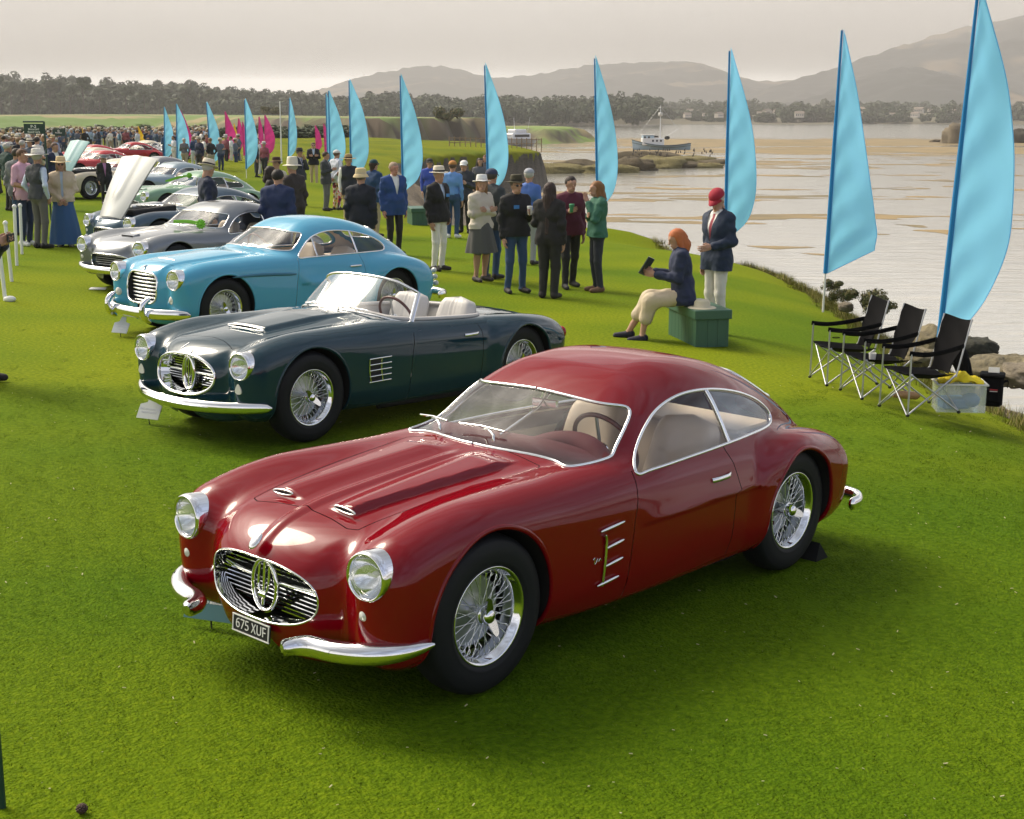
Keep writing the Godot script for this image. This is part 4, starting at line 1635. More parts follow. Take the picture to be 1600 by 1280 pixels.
		for k in 6:
			for j in 4:
				var y0 := 0.60 - k * 0.0315
				var z0 := 0.695 - j * 0.03
				var w := [Vector2(z0, y0), Vector2(z0, y0 - 0.0315), Vector2(z0 - 0.03, y0 - 0.0315), Vector2(z0 - 0.03, y0)].map(func(p: Vector2) -> Vector3: return Vector3(s * (skin_x(shape, p.y, p.x) + 0.002), p.y, p.x))
				hole.quad(w[0], w[1], w[2], w[3], Vector3(s, 0, 0))
		part(car, "vent_opening", hole, M.black)
		var tail := MB.new()
		tail.ell(Vector3(s * 0.5, 0.55, -2.1), Vector3(0.05, 0.06, 0.03))
		part(car, "tail_lamp", tail, M.red_lamp)
		add_wheel(car, Vector3(s * 0.635, 0.357, 1.275), s > 0.0, s > 0.0, 0.8)
		add_wheel(car, Vector3(s * 0.615, 0.357, -1.275), s > 0.0, s > 0.0, 0.1)
	underside(car)


func blue_shape() -> Body:
	var b := red_shape()
	b.hood = 3
	b.T = Knots.new([[-2.25, 0.5], [-2.15, 0.62], [-2.0, 0.70], [-1.8, 0.78], [-1.5, 0.86], [-1.2, 0.92], [-0.7, 0.95], [0.0, 0.97], [0.5, 0.962], [0.9, 0.93], [1.3, 0.89], [1.6, 0.858], [1.8, 0.825], [1.9, 0.79], [1.98, 0.74], [2.1, 0.66]])
	b.FY = Knots.new([[-2.1, 0.62], [-1.4, 0.75], [-0.7, 0.85], [-0.2, 0.875], [0.3, 0.885], [0.7, 0.895], [1.0, 0.90], [1.3, 0.895], [1.5, 0.88], [1.65, 0.855], [1.75, 0.83], [1.9, 0.79]])
	b.HY = Knots.new([[-2.15, 0.58], [-1.95, 0.70], [-1.7, 0.79], [-1.4, 0.84], [-1.15, 0.845], [-0.95, 0.81], [-0.8, 0.74], [-0.7, 0.66]])
	b.C = Knots.new([[-2.4, 0.2], [-2.1, 0.60], [-1.95, 0.74], [-1.8, 0.85], [-1.6, 0.99], [-1.3, 1.15], [-1.0, 1.255], [-0.7, 1.318], [-0.4, 1.338], [-0.12, 1.318], [0.0, 1.282], [0.1, 1.232], [0.2, 1.175], [0.3, 1.118], [0.44, 1.042], [0.6, 0.95], [0.8, 0.83], [1.1, 0.35]])
	b.W = Knots.new([[-2.2, 0.60], [-1.9, 0.66], [-1.5, 0.68], [-0.7, 0.71], [0.0, 0.725], [0.5, 0.71], [0.9, 0.65], [1.3, 0.56], [1.6, 0.49], [1.8, 0.44], [1.95, 0.40], [2.1, 0.38]])
	b.waist = 0.86
	b.nose = 1.97
	b.nose_y = 0.5
	b.nose_mid = 0.55
	b.tail = -2.2
	b.blend = 0.12
	return b


func coupe_windows(up: float) -> Dictionary:  # outlines of the glass, up = how much higher than on the low red car
	var u := Vector2(0, up)
	var side := [Vector2(0.235, 0.812), Vector2(0.15, 0.90), Vector2(0.03, 0.995), Vector2(-0.12, 1.065), Vector2(-0.35, 1.105), Vector2(-0.62, 1.10), Vector2(-0.90, 1.055), Vector2(-1.12, 0.985), Vector2(-1.235, 0.91), Vector2(-1.24, 0.862), Vector2(-1.15, 0.842), Vector2(-0.9, 0.838), Vector2(-0.58, 0.833), Vector2(-0.2, 0.825), Vector2(0.12, 0.815)]
	var screen := [Vector2(-0.56, 0.895), Vector2(-0.3, 0.915), Vector2(0, 0.92), Vector2(0.3, 0.915), Vector2(0.56, 0.895), Vector2(0.60, 0.92), Vector2(0.59, 0.965), Vector2(0.54, 1.05), Vector2(0.50, 1.082), Vector2(0.42, 1.098), Vector2(0, 1.122), Vector2(-0.42, 1.098), Vector2(-0.50, 1.082), Vector2(-0.54, 1.05), Vector2(-0.59, 0.965), Vector2(-0.60, 0.92)]
	var back := [Vector2(-0.36, 0.94), Vector2(0, 0.95), Vector2(0.36, 0.94), Vector2(0.40, 0.98), Vector2(0.34, 1.08), Vector2(0.25, 1.115), Vector2(0, 1.125), Vector2(-0.25, 1.115), Vector2(-0.34, 1.08), Vector2(-0.40, 0.98)]
	var lift := func(p: Vector2) -> Vector2: return p + u
	return {
		"windscreen": [Outline.new(spline(screen.map(lift), true, 5)), 1, -0.3, 0.0085, 0.32 + up * 1.25, 1.25],
		"side_window": [Outline.new(spline(side.map(lift), true, 5)), 0, 0.78, 0.009],
		"rear_window": [Outline.new(spline(back.map(lift), true, 5)), -1, 1.0, 0.008, 0.0, 0.0],
	}


func make_blue() -> void:
	var shape := blue_shape()
	var car := thing("blue_coupe", "light blue vintage coupe with slatted upright grille and bumper overriders", "car", seat_on(Vector3(-2.881, 0, -17.115), -0.763))
	var door := PackedVector2Array([Vector2(0.25, 0.89), Vector2(0.30, 0.60), Vector2(0.315, 0.35), Vector2(0.315, 0.20), Vector2(0.30, 0.185), Vector2(-0.70, 0.175), Vector2(-0.74, 0.20), Vector2(-0.76, 0.50), Vector2(-0.75, 0.75), Vector2(-0.72, 0.89), Vector2(-0.72, 0.97), Vector2(0.24, 0.97)])
	var hood := PackedVector2Array([Vector2(1.72, 0.0), Vector2(1.73, 0.18), Vector2(1.72, 0.30), Vector2(1.68, 0.335), Vector2(1.3, 0.385), Vector2(0.9, 0.42), Vector2(0.64, 0.43), Vector2(0.61, 0.40), Vector2(0.60, 0.2), Vector2(0.60, -0.1), Vector2(1.72, -0.1)])
	var q := {
		"nu": 76, "nv": 200, "lamp": Vector3(0.60, 0.70, 0.1), "arch": 0.4, "axles": [[1.275, 0.365, 0.392], [-1.275, 0.36, 0.37]],
		"grille": Outline.new(oval(0, 0.575, 0.30, 0.175, 4.0)), "windows": coupe_windows(0.075),
		"panels": {"door": [Outline.new(door), 0, 0.9, 0.0045], "hood": [Outline.new(hood), 1, 0.75, 0.0035]},
	}
	var r := carve(car, shape, q)
	dress(car, r, M.blue)
	var gl: MB = r.glass.side_window
	var cut: Array = clip(gl, values(gl, func(p: Vector3, _n: Vector3) -> float: return p.z + 0.70 - 0.10 * (p.y - 0.97)))
	var vent: Array = clip(cut[0], values(cut[0], func(p: Vector3, _n: Vector3) -> float: return p.z + 0.05))
	side_panes(car, [vent[1], cut[1], cut[2]], ["side_window", "quarter_window"], [M.glass, M.glass])
	for s: float in [1.0, -1.0]:
		part(car, "vent_window", flipped(pushed(vent[0], -0.004), s), M.glass)
		part(car, "vent_window_pillar", flipped(trim(vent[2], 0.010, 0.002, 0.02), s), M.bright)
	cabin_inside(car, r.skin, M.cream, M.cream, 0.42, -1.55, q.windows)
	part(car, "dashboard", bar_line([Vector3(-0.60, 0.86, 0.28), Vector3(-0.3, 0.90, 0.34), Vector3(0.3, 0.90, 0.34), Vector3(0.60, 0.86, 0.28)], 0.075), M.cream)
	steering_wheel(car, Vector3(-0.32, 0.92, 0.05), 1.1, 0.2, M.wood)
	for s: float in [-1.0, 1.0]:
		car_seat(car, Vector3(s * 0.31, 0.36, -0.42), M.cream, false)
	var g := Node3D.new()
	g.name = "grille"
	car.add_child(g, true)
	part(g, "surround", trim(r.grille_edge, 0.012, 0.002, 0.02), M.chrome)
	part(g, "funnel", lining(r.grille_edge, Vector3(0, 0, -0.06), 0.05), M.black)
	var backing := MB.new()
	backing.prism(oval(0, 0.575, 0.295, 0.17, 4.0), 0.006, Transform3D(Basis(), Vector3(0, 0, 1.80)))
	part(g, "radiator", backing, M.black)
	for k in 8:
		var y := 0.575 - 0.147 + k * 0.042
		part(g, "slat", bar_line(bow(0.29 * pow(1.0 - pow(absf((y - 0.575) / 0.18), 4.0), 0.25), y, 1.915, 0.06), 0.0125, 1.3), M.chrome)
	part(car, "bumper", bar_line(bow(0.80, 0.315, 2.10, 0.30, 0.015), 0.06, 0.6), M.chrome)
	part(car, "rear_bumper", bar_line([Vector3(-0.76, 0.33, -1.98), Vector3(-0.62, 0.33, -2.2), Vector3(0, 0.33, -2.28), Vector3(0.62, 0.33, -2.2), Vector3(0.76, 0.33, -1.98)], 0.055, 0.6), M.chrome)
	var badge := MB.new()
	badge.ell(Vector3(0, 0.805, 1.885), Vector3(0.014, 0.008, 0.05), Basis(Vector3.RIGHT, 0.35), 12)
	part(car, "hood_badge", badge, M.chrome)
	var scoop := MB.new()
	scoop.tube(PackedVector3Array([Vector3(-0.16, 0.872, 1.58), Vector3(0, 0.878, 1.585), Vector3(0.16, 0.872, 1.58)]), 0.012, 8)
	part(car, "scoop_trim", scoop, M.chrome)
	wiper(car, Vector3(0.10, 0.985, 0.61), Vector3(0.20, 1.01, 0.54), Vector3(0.0, 1.02, 0.53), Vector3(0.40, 1.0, 0.50))
	for s: float in [-1.0, 1.0]:
		headlight(car, Vector3(s * 0.60, 0.70, 1.885), 0.108)
		var over := MB.new()
		over.tube(spline3([Vector3(s * 0.36, 0.22, 2.03), Vector3(s * 0.36, 0.30, 2.13), Vector3(s * 0.36, 0.42, 2.125), Vector3(s * 0.36, 0.49, 2.04)], 4), [0.012, 0.03, 0.036, 0.038, 0.038, 0.038, 0.038, 0.038, 0.038, 0.036, 0.032, 0.026, 0.012], 10, false, 0.8)
		part(car, "overrider", over, M.chrome)
		for k in 2:
			var lamp := MB.new()
			lamp.lathe(PackedVector2Array([Vector2(0.05 - k * 0.02, -0.06), Vector2(0.055 - k * 0.02, 0.0), Vector2(0.048 - k * 0.02, 0.014), Vector2(0.03 - k * 0.012, 0.03), Vector2(0, 0.036)]), Transform3D(Basis(Vector3.RIGHT, PI / 2), Vector3(s * (0.555 + k * 0.11), 0.475 + k * 0.06, 1.875 - k * 0.035)), 20)
			part(car, "fog_lamp" if k == 0 else "marker_lamp", lamp, M.lamp_glass)
		var strip := MB.new()
		strip.tube(vent_line(shape, s, [Vector2(1.22, 0.715), Vector2(0.9, 0.725), Vector2(0.6, 0.722), Vector2(0.32, 0.712)], 0.004), [0.003, 0.012, 0.016, 0.018, 0.02, 0.02, 0.02, 0.02, 0.018, 0.01], 6, false, 0.6)
		part(car, "side_moulding", strip, M.blue_dark)
		var hnd := MB.new()
		hnd.tube(vent_line(shape, s, [Vector2(-0.50, 0.765), Vector2(-0.56, 0.767), Vector2(-0.68, 0.768)], 0.014), 0.014, 8)
		part(car, "door_handle", hnd, M.chrome)
		for k in 3:
			var tail := MB.new()
			tail.ell(Vector3(s * 0.56, 0.46 + k * 0.085, -2.12 + k * 0.02), Vector3(0.045, 0.035, 0.03))
			part(car, "tail_lamp", tail, M.lamp_glass)
		add_wheel(car, Vector3(s * 0.625, 0.357, 1.275), s > 0.0, false, 0.5)
		add_wheel(car, Vector3(s * 0.61, 0.357, -1.275), s > 0.0, false, 0.2)
	underside(car)


func make_cars() -> void:
	make_red()
	make_green()
	make_blue()
	make_row()


func low_coupe(called: String, label: String, paint: Material, xf: Transform3D, shape: Body, nu: int, nv: int, group: String) -> Node3D:
	var car := thing(called, label, "car", xf, group)
	var q := {
		"nu": nu, "nv": nv, "lamp": Vector3(0.60, 0.65, 0.1), "arch": 0.4, "axles": [[1.275, 0.365, 0.392], [-1.275, 0.36, 0.37]],
		"grille": Outline.new(oval(0, 0.45, 0.42, 0.105, 3.0)), "windows": coupe_windows(0.0), "panels": {},
	}
	var r := carve(car, shape, q)
	dress(car, r, paint)
	var gl: MB = r.glass.side_window
	side_panes(car, clip(gl, values(gl, func(p: Vector3, _n: Vector3) -> float: return p.z + 0.62 - 0.12 * (p.y - 0.97))), ["side_window", "quarter_window"], [M.glass, M.glass])
	var fl := MB.new()
	fl.box(Vector3(0, 0.6, -0.5), Vector3(1.1, 0.3, 1.5))
	part(car, "cabin_floor", fl, M.black)
	for s: float in [-1.0, 1.0]:
		car_seat(car, Vector3(s * 0.31, 0.32, -0.42), M.cream, false)
	var g := Node3D.new()
	g.name = "grille"
	car.add_child(g, true)
	part(g, "surround", trim(r.grille_edge, 0.011, 0.002, 0.03), M.chrome)
	part(g, "funnel", lining(r.grille_edge, Vector3(0, 0, -0.08), 0.06), M.alloy)
	var mesh_ := MB.new()
	mesh_.prism(oval(0, 0.45, 0.41, 0.10, 3.0), 0.006, Transform3D(Basis(), Vector3(0, 0, 1.80)))
	part(g, "radiator", mesh_, M.black)
	for k in 5:
		var bar := MB.new()
		bar.box(Vector3(0, 0.39 + k * 0.03, 1.85), Vector3(0.72, 0.006, 0.02))
		part(g, "slat", bar, M.alloy)
	part(car, "bumper", bar_line(bow(0.80, 0.33, 2.07, 0.30, 0.02), 0.05, 0.6), M.chrome)
	part(car, "rear_bumper", bar_line([Vector3(-0.74, 0.33, -1.98), Vector3(-0.6, 0.33, -2.17), Vector3(0, 0.33, -2.24), Vector3(0.6, 0.33, -2.17), Vector3(0.74, 0.33, -1.98)], 0.045, 0.6), M.chrome)
	var scoop := MB.new()
	scoop.box(Vector3(0, 0.79, 1.5), Vector3(0.26, 0.05, 0.14), Basis(Vector3.RIGHT, 0.22), 0.015)
	part(car, "hood_scoop", scoop, paint)
	scoop = MB.new()
	scoop.box(Vector3(0, 0.787, 1.57), Vector3(0.23, 0.034, 0.01), Basis(Vector3.RIGHT, 0.22))
	part(car, "scoop_mouth", scoop, M.black)
	wiper(car, Vector3(0.10, 0.925, 0.60), Vector3(0.2, 0.96, 0.52), Vector3(0.0, 0.958, 0.53), Vector3(0.36, 0.945, 0.5))
	for s: float in [-1.0, 1.0]:
		headlight(car, Vector3(s * 0.603, 0.650, 1.885), 0.108)
		var lamp := MB.new()
		lamp.ell(Vector3(s * 0.60, 0.475, 1.875), Vector3(0.04, 0.04, 0.03))
		part(car, "marker_lamp", lamp, M.lamp_glass)
		add_wheel(car, Vector3(s * 0.635, 0.357, 1.275), s > 0.0, false, 0.5)
		add_wheel(car, Vector3(s * 0.615, 0.357, -1.275), s > 0.0, false, 0.2)
	underside(car)
	return car


func repaint(car: Node3D, paint: Material) -> void:
	for n: String in ["body", "hood", "door", "door2", "hood_scoop"]:
		if car.has_node(n):
			(car.get_node(n) as MeshInstance3D).material_override = paint
	for k in car.get_children():
		if String(k.name).begins_with("wheel_arch_lip"):
			(k as MeshInstance3D).material_override = paint


func raise_hood(car: Node3D, paint: Material, lean: float) -> void:  # a hood hinged at the nose, standing open over a dark engine bay
	var m := MB.new()
	var rows := 14
	var cols := 16
	for side in 2:
		var k0 := m.v.size()
		for r in rows + 1:
			var u := float(r) / rows
			for k in cols + 1:
				var w := float(k) / cols * 2.0 - 1.0
				var hw := lerpf(0.36, 0.52, u) * (1.0 - 0.12 * pow(1.0 - u, 6.0))
				var y := 0.06 * (1.0 - w * w) + 0.02 * sin(u * PI) + (0.02 * smoothstep(0.28, 0.2, absf(w)) * smoothstep(0.25, 0.32, u)) - (0.025 if side == 1 else 0.0)
				m.add(Vector3(w * hw, y, -u * 1.25), Vector3.UP)
		for r in rows:
			for k in cols:
				var a := k0 + r * (cols + 1) + k
				if side == 0:
					m.face(a, a + 1, a + cols + 2)
					m.face(a, a + cols + 2, a + cols + 1)
				else:
					m.face(a, a + cols + 2, a + 1)
					m.face(a, a + cols + 1, a + cols + 2)
	m.smooth()
	part(car, "raised_hood", m, paint, Transform3D(Basis(Vector3.RIGHT, lean), Vector3(0, 0.72, 1.82)))
	var bay := MB.new()
	bay.box(Vector3(0, 0.86, 1.12), Vector3(0.78, 0.10, 0.95), Basis(Vector3.RIGHT, 0.09), 0.02)
	part(car, "engine_bay", bay, M.black)
	var eng := MB.new()
	eng.box(Vector3(0.0, 0.92, 1.1), Vector3(0.3, 0.08, 0.7), Basis(Vector3.RIGHT, 0.09), 0.02)
	for k in 6:
		eng.tube(PackedVector3Array([Vector3(0.15, 0.94, 0.85 + k * 0.1), Vector3(0.26, 0.93, 0.85 + k * 0.1)]), 0.02, 8)
	part(car, "engine", eng, M.alloy)


func make_row() -> void:
	var s := red_shape()
	s.hood = 0
	var a := low_coupe("silver_coupe", "silver grey low coupe with oval grille beside the light blue coupe", M.silver, seat_on(Vector3(-4.691, 0, -21.509), -0.596), s, 56, 150, "cars parked along the lawn")
	var b := copy(a, seat_on(Vector3(-6.056, 0, -26.487), -0.671), "steel blue car with tall pale hood raised open, behind the silver coupe", "cars parked along the lawn")
	b.name = numbered("steel_blue_coupe")
	repaint(b, M.navy_paint)
	raise_hood(b, M.pale_hood, 1.02)
	var list := [
		["green_coupe", "pale green car with green ribbon on its windscreen, in the row", M.pale_green, -8.204, -36.051, -0.7],
		["silver_blue_coupe", "silver blue coupe beyond the man in the banded straw hat", M.silver_blue, -10.6, -43.399, -0.7],
		["dark_roof_coupe", "grey coupe with dark roof, half hidden by the raised hood", M.silver, -12.871, -50.529, -0.7],
		["ice_coupe", "cream car farther up the row with pale teal hood raised", M.cream_paint, -12.954, -45.765, -0.7],
		["red_row_coupe", "bright red car behind the woman in the straw hat", M.bright_red, -17.377, -59.08, -0.7],
		["white_row_coupe", "off white car between two red cars up the row", M.cream_paint, -19.272, -64.578, -0.7],
		["crimson_row_coupe", "small bright red car farthest up the left row", M.bright_red, -22.082, -73.842, -0.75],
		["far_cream_coupe", "cream car parked across the lawn below the yellow flag", M.cream_paint, -22.468, -86.597, -0.3],
		["far_red_coupe", "red car parked among the distant crowd", M.bright_red, -22.178, -81.886, -0.9],
		["far_silver_coupe", "silver car parked among the distant crowd", M.silver, -21.327, -87.86, -0.2],
	]
	for l: Array in list:
		var c := copy(a, seat_on(Vector3(l[3], 0, l[4]), l[5]), l[1], "cars parked along the lawn")
		c.name = numbered(l[0])
		repaint(c, l[2])
		if l[0] == "ice_coupe":
			raise_hood(c, M.ice_paint, 1.02)
	var bow_ := func(p: Vector3, q: Vector3, label: String) -> void:
		var o := thing("award_ribbon", label, "ribbon", Transform3D(Basis(), p))
		var m := MB.new()
		for k in 10:
			var an := TAU * k / 10
			m.ell(Vector3(cos(an) * 0.045, sin(an) * 0.045, 0), Vector3(0.035, 0.02, 0.014), Basis(Vector3.BACK, an), 8)
		m.ell(Vector3(0, 0, 0.01), Vector3(0.03, 0.03, 0.02), Basis(), 8)
		part(o, "rosette", m, M.lime)
		for w: float in [-0.035, 0.035]:
			m = MB.new()
			m.tube(spline3([Vector3.ZERO, (q - p) * 0.5 + Vector3(w * 0.5, 0.02, 0), q - p + Vector3(w, 0, 0)], 5), 0.028, 6, false, 0.12)
			part(o, "streamer", m, M.lime)
	var silver_xf: Transform3D = a.transform
	bow_.call(silver_xf * Vector3(0.50, 0.96, 0.62), silver_xf * Vector3(0.02, 0.97, 0.66), "lime green ribbon lying on the silver coupe's windscreen base")
	var green_xf: Transform3D = get_node("green_coupe").transform
	bow_.call(green_xf * Vector3(0.2, 1.14, 0.22), green_xf * Vector3(-0.2, 0.98, 0.62), "lime green ribbon hung across the pale green car's windscreen")


# ---------------------------------------------------------------- ground, sea, far land
var shore: Outline
var fn := FastNoiseLite.new()


func lines(keys: Array) -> PackedFloat32Array:  # [from, step, to, step, to ...]
	var o := PackedFloat32Array([keys[0]])
	for k in range(1, keys.size(), 2):
		while o[o.size() - 1] < keys[k + 1] - 0.001:
			o.append(minf(o[o.size() - 1] + keys[k], keys[k + 1]))
	return o


func sheet(xs: PackedFloat32Array, zs: PackedFloat32Array, h: Callable) -> MB:
	var m := MB.new()
	var nx := xs.size()
	for z in zs:
		for x in xs:
			m.add(Vector3(x, h.call(x, z), z), Vector3.UP)
	for r in zs.size() - 1:
		for k in nx - 1:
			var a := r * nx + k
			m.face(a, a + nx + 1, a + 1)
			m.face(a, a + nx, a + nx + 1)
	m.smooth()
	return m


func bump(x: float, z: float, cx: float, cz: float, rx: float, rz: float, h: float) -> float:
	var q := Vector2((x - cx) / rx, (z - cz) / rz).length_squared()
	return h * exp(-q * 1.6)


func ground_y(x: float, z: float) -> float:
	var y := lawn_y(x, z)
	y += bump(x, z, 3.028, -35.89, 2.2, 1.0, 0.32) + bump(x, z, -10.452, -57.692, 5.0, 3.0, 0.35) + bump(x, z, -11.067, -74.183, 6.0, 4.0, 0.4) + bump(x, z, -16.686, -78.607, 8.0, 4.0, 0.45) + bump(x, z, -31.083, -138.1, 40.0, 14.0, 0.4)
	return y


func lawn_h(x: float, z: float) -> float:
	var s := -shore.d(Vector2(x, z))
	var y := ground_y(x, z)
	if s < 3.0:
		y -= 0.45 * pow((3.0 - maxf(s, 0.0)) / 3.0, 2.0)
	if s < 0.0:
		var n := fn.get_noise_2d(x * 9.0, z * 9.0) * 0.5 + fn.get_noise_2d(x * 30.0, z * 30.0) * 0.3
		var cove := smoothstep(30.0, 18.0, absf(z + 84.0)) * smoothstep(9.0, 6.0, absf(x + 2.5))
		y -= minf(-s * (0.7 + 5.0 * smoothstep(-92.0, -104.0, z) + 0.3 * fn.get_noise_2d(x * 3.0, z * 3.0)), 6.0) + n * minf(-s, 1.0) * (1.0 + 1.5 * smoothstep(-92.0, -104.0, z))
		y = maxf(y, lerpf(-7.0, -4.3 + 0.9 * n + 0.5 * fn.get_noise_2d(x * 25.0, z * 25.0), cove))
	return y


func terrain() -> void:
	fn.seed = 11
	fn.frequency = 0.02
	fn.fractal_octaves = 4
	var edge: Array = []
	for p: Vector3 in [Vector3(9.5, 0, 210), Vector3(8.5, 0, 60), Vector3(9.0, 0, 12), Vector3(7.0, 0, -4), Vector3(5.472, -0.339, -12.991), Vector3(5.479, -0.361, -14.698), Vector3(5.155, -0.36, -15.394), Vector3(5.255, -0.393, -17.731), Vector3(5.481, -0.432, -20.131), Vector3(5.628, -0.469, -22.646), Vector3(5.815, -0.516, -25.86), Vector3(5.863, -0.56, -29.101), Vector3(5.642, -0.586, -31.645), Vector3(5.114, -0.587, -32.926), Vector3(4.321, -0.573, -33.802), Vector3(3.552, -0.592, -37.099), Vector3(3.055, -0.64, -41.951), Vector3(1.596, -0.62, -43.867), Vector3(-0.195, -0.551, -42.867), Vector3(-1.463, -0.477, -40.198), Vector3(-2.512, -0.454, -40.909), Vector3(-3.66, -0.522, -48.862), Vector3(-5.257, -0.666, -63.793), Vector3(-7.259, -0.685, -86.872), Vector3(-7.804, -0.668, -108.153), Vector3(-5.419, -0.742, -120.213), Vector3(-1.744, -0.856, -128.985), Vector3(2.425, -0.985, -141.616), Vector3(2.968, -1.002, -156.919), Vector3(-0.815, -0.885, -181.181), Vector3(-12.712, -0.516, -188.421), Vector3(-24.706, -0.29, -196.249)]:
		edge.append(Vector2(p.x, p.z))
	edge = Array(spline(edge, false, 3))
	edge.append_array([Vector2(-60, -300), Vector2(-300, -300), Vector2(-300, 214)])
	shore = Outline.new(PackedVector2Array(edge))
	shore.pad = 1e9
	var m := sheet(lines([-300.0, 20.0, -240.0, 12.0, -60.0, 3.0, -24.0, 0.8, -8.0, 0.5, 14.0, 3.0, 26.0]), lines([-290.0, 6.0, -170.0, 2.0, -60.0, 1.2, -40.0, 0.6, -4.0, 1.5, 14.0, 10.0, 210.0]), lawn_h)
	var r := clip(m, values(m, func(p: Vector3, _n: Vector3) -> float: return -shore.d(Vector2(p.x, p.z)) + 0.5 - 0.8 * smoothstep(-70.0, -95.0, p.z) + 0.6 * fn.get_noise_2d(p.x * 12.0, p.z * 12.0)))
	var turf: MB = r[0]
	for k in turf.v.size():
		var p := turf.v[k]
		var s := -shore.d(Vector2(p.x, p.z))
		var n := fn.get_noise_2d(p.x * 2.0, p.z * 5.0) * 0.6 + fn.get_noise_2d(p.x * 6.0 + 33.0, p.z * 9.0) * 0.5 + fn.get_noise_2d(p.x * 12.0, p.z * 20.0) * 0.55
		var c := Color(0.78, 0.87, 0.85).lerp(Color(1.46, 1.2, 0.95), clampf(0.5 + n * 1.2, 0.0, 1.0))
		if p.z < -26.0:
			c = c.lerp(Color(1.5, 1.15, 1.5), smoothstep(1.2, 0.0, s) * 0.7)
		c = c.lerp(Color(c.r * 1.75, c.g * 1.4, c.b * 2.0), smoothstep(-6.0, -13.5, p.z + 0.25 * p.x))  # turf painted lighter and yellower where more sun falls, left and farther off
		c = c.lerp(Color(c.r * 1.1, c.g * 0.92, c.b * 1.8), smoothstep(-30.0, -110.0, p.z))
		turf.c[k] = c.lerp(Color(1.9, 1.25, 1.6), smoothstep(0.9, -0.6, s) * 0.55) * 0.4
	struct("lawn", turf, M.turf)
	var bank: MB = r[1]
	for k in bank.v.size():
		var p := bank.v[k]
		var sand := smoothstep(-3.4, -4.3, p.y) * smoothstep(-40.0, -55.0, p.z)
		bank.c[k] = Color(1.0, 0.93, 0.82).lerp(Color(0.40, 0.42, 0.40), smoothstep(-92.0, -104.0, p.z)).lerp(Color(2.0, 1.75, 1.4), sand)
	struct("shore_slope", bank, M.rock)
	grass_blades()
	clippings()
	# the sea to the horizon
	var sea := MB.new()
	sea.quad(Vector3(-5000, -4.5, 3000), Vector3(5000, -4.5, 3000), Vector3(5000, -4.5, -2600), Vector3(-5000, -4.5, -2600), Vector3.UP)
	struct("sea", sea, M.sea)
	kelp()
	far_land()


func grass_blades() -> void:  # short mown blades near the camera; copies of a few tufts
	var rng := RandomNumberGenerator.new()
	rng.seed = 4
	for kind in 3:
		var m := MB.new()
		for k in 420:
			var o := Vector3(rng.randf_range(-0.13, 0.13), -0.004, rng.randf_range(-0.13, 0.13))
			var a := rng.randf() * TAU
			var w := Vector3(cos(a), 0, sin(a)) * rng.randf_range(0.0010, 0.0018)
			var lean := Vector3(rng.randf_range(-1, 1), 0, rng.randf_range(-1, 1)) * 0.009
			var hgt := rng.randf_range(0.004, 0.010)
			var g := rng.randf()
			m.col = Color(0.056, 0.112, 0.004).lerp(Color(0.088, 0.150, 0.007), g)
			if rng.randf() < 0.03:
				m.col = Color(0.24, 0.24, 0.08)
			var nn := Vector3(lean.x * 20.0, 1.0, lean.z * 20.0).normalized()
			var i0 := m.add(o - w, nn)
			m.add(o + w, nn)
			m.add(o + lean + Vector3(0, hgt, 0), nn)
			m.face(i0, i0 + 1, i0 + 2)
		var mm := MultiMesh.new()
		mm.transform_format = MultiMesh.TRANSFORM_3D
		mm.mesh = m.mesh()
		var list: Array[Transform3D] = []
		for z in range(0, 60):
			var zz := -4.6 - z * 0.2
			var half := 0.40 * -zz + 0.6
			var x := -half
			while x < half:
				if (int(x * 5.0 + 500.0) + z * 7) % 3 == kind:
					var px := x + rng.randf_range(-0.05, 0.05)
					var pz := zz + rng.randf_range(-0.05, 0.05)
					if rng.randf() < smoothstep(-15.0, -9.0, zz) + 0.01 and shore.d(Vector2(px, pz)) < -0.3:
						list.append(Transform3D(Basis(Vector3.UP, rng.randf() * TAU).scaled(Vector3(1, rng.randf_range(0.7, 1.25), 1)), Vector3(px, lawn_h(px, pz), pz)))
				x += 0.2
		mm.instance_count = list.size()
		for k in list.size():
			mm.set_instance_transform(k, list[k])
		var o := MultiMeshInstance3D.new()
		o.multimesh = mm
		o.material_override = M.blade
		o.name = numbered("grass")
		add_child(o)
		o.set_meta("kind", "stuff")
		tag(o, "short mown grass blades of the show lawn", "")


func clippings() -> void:  # a few dry bits lying in the turf
	var rng := RandomNumberGenerator.new()
	rng.seed = 15
	var places := []
	for k in 420:
		var z := -rng.randf_range(4.6, 15.0)
		var x := rng.randf_range(-0.4, 0.4) * -z
		places.append(Transform3D(Basis(Vector3.UP, rng.randf() * TAU).scaled(Vector3.ONE * rng.randf_range(0.5, 1.5)), Vector3(x, lawn_y(x, z) + 0.009, z)))
	var m := MB.new()
	m.col = Color(0.45, 0.42, 0.26)
	m.box(Vector3.ZERO, Vector3(0.012, 0.002, 0.004), Basis(Vector3.BACK, 0.3))
	scatter("clippings", "dry clippings scattered on the lawn", [m.mesh()], places, M.blade)


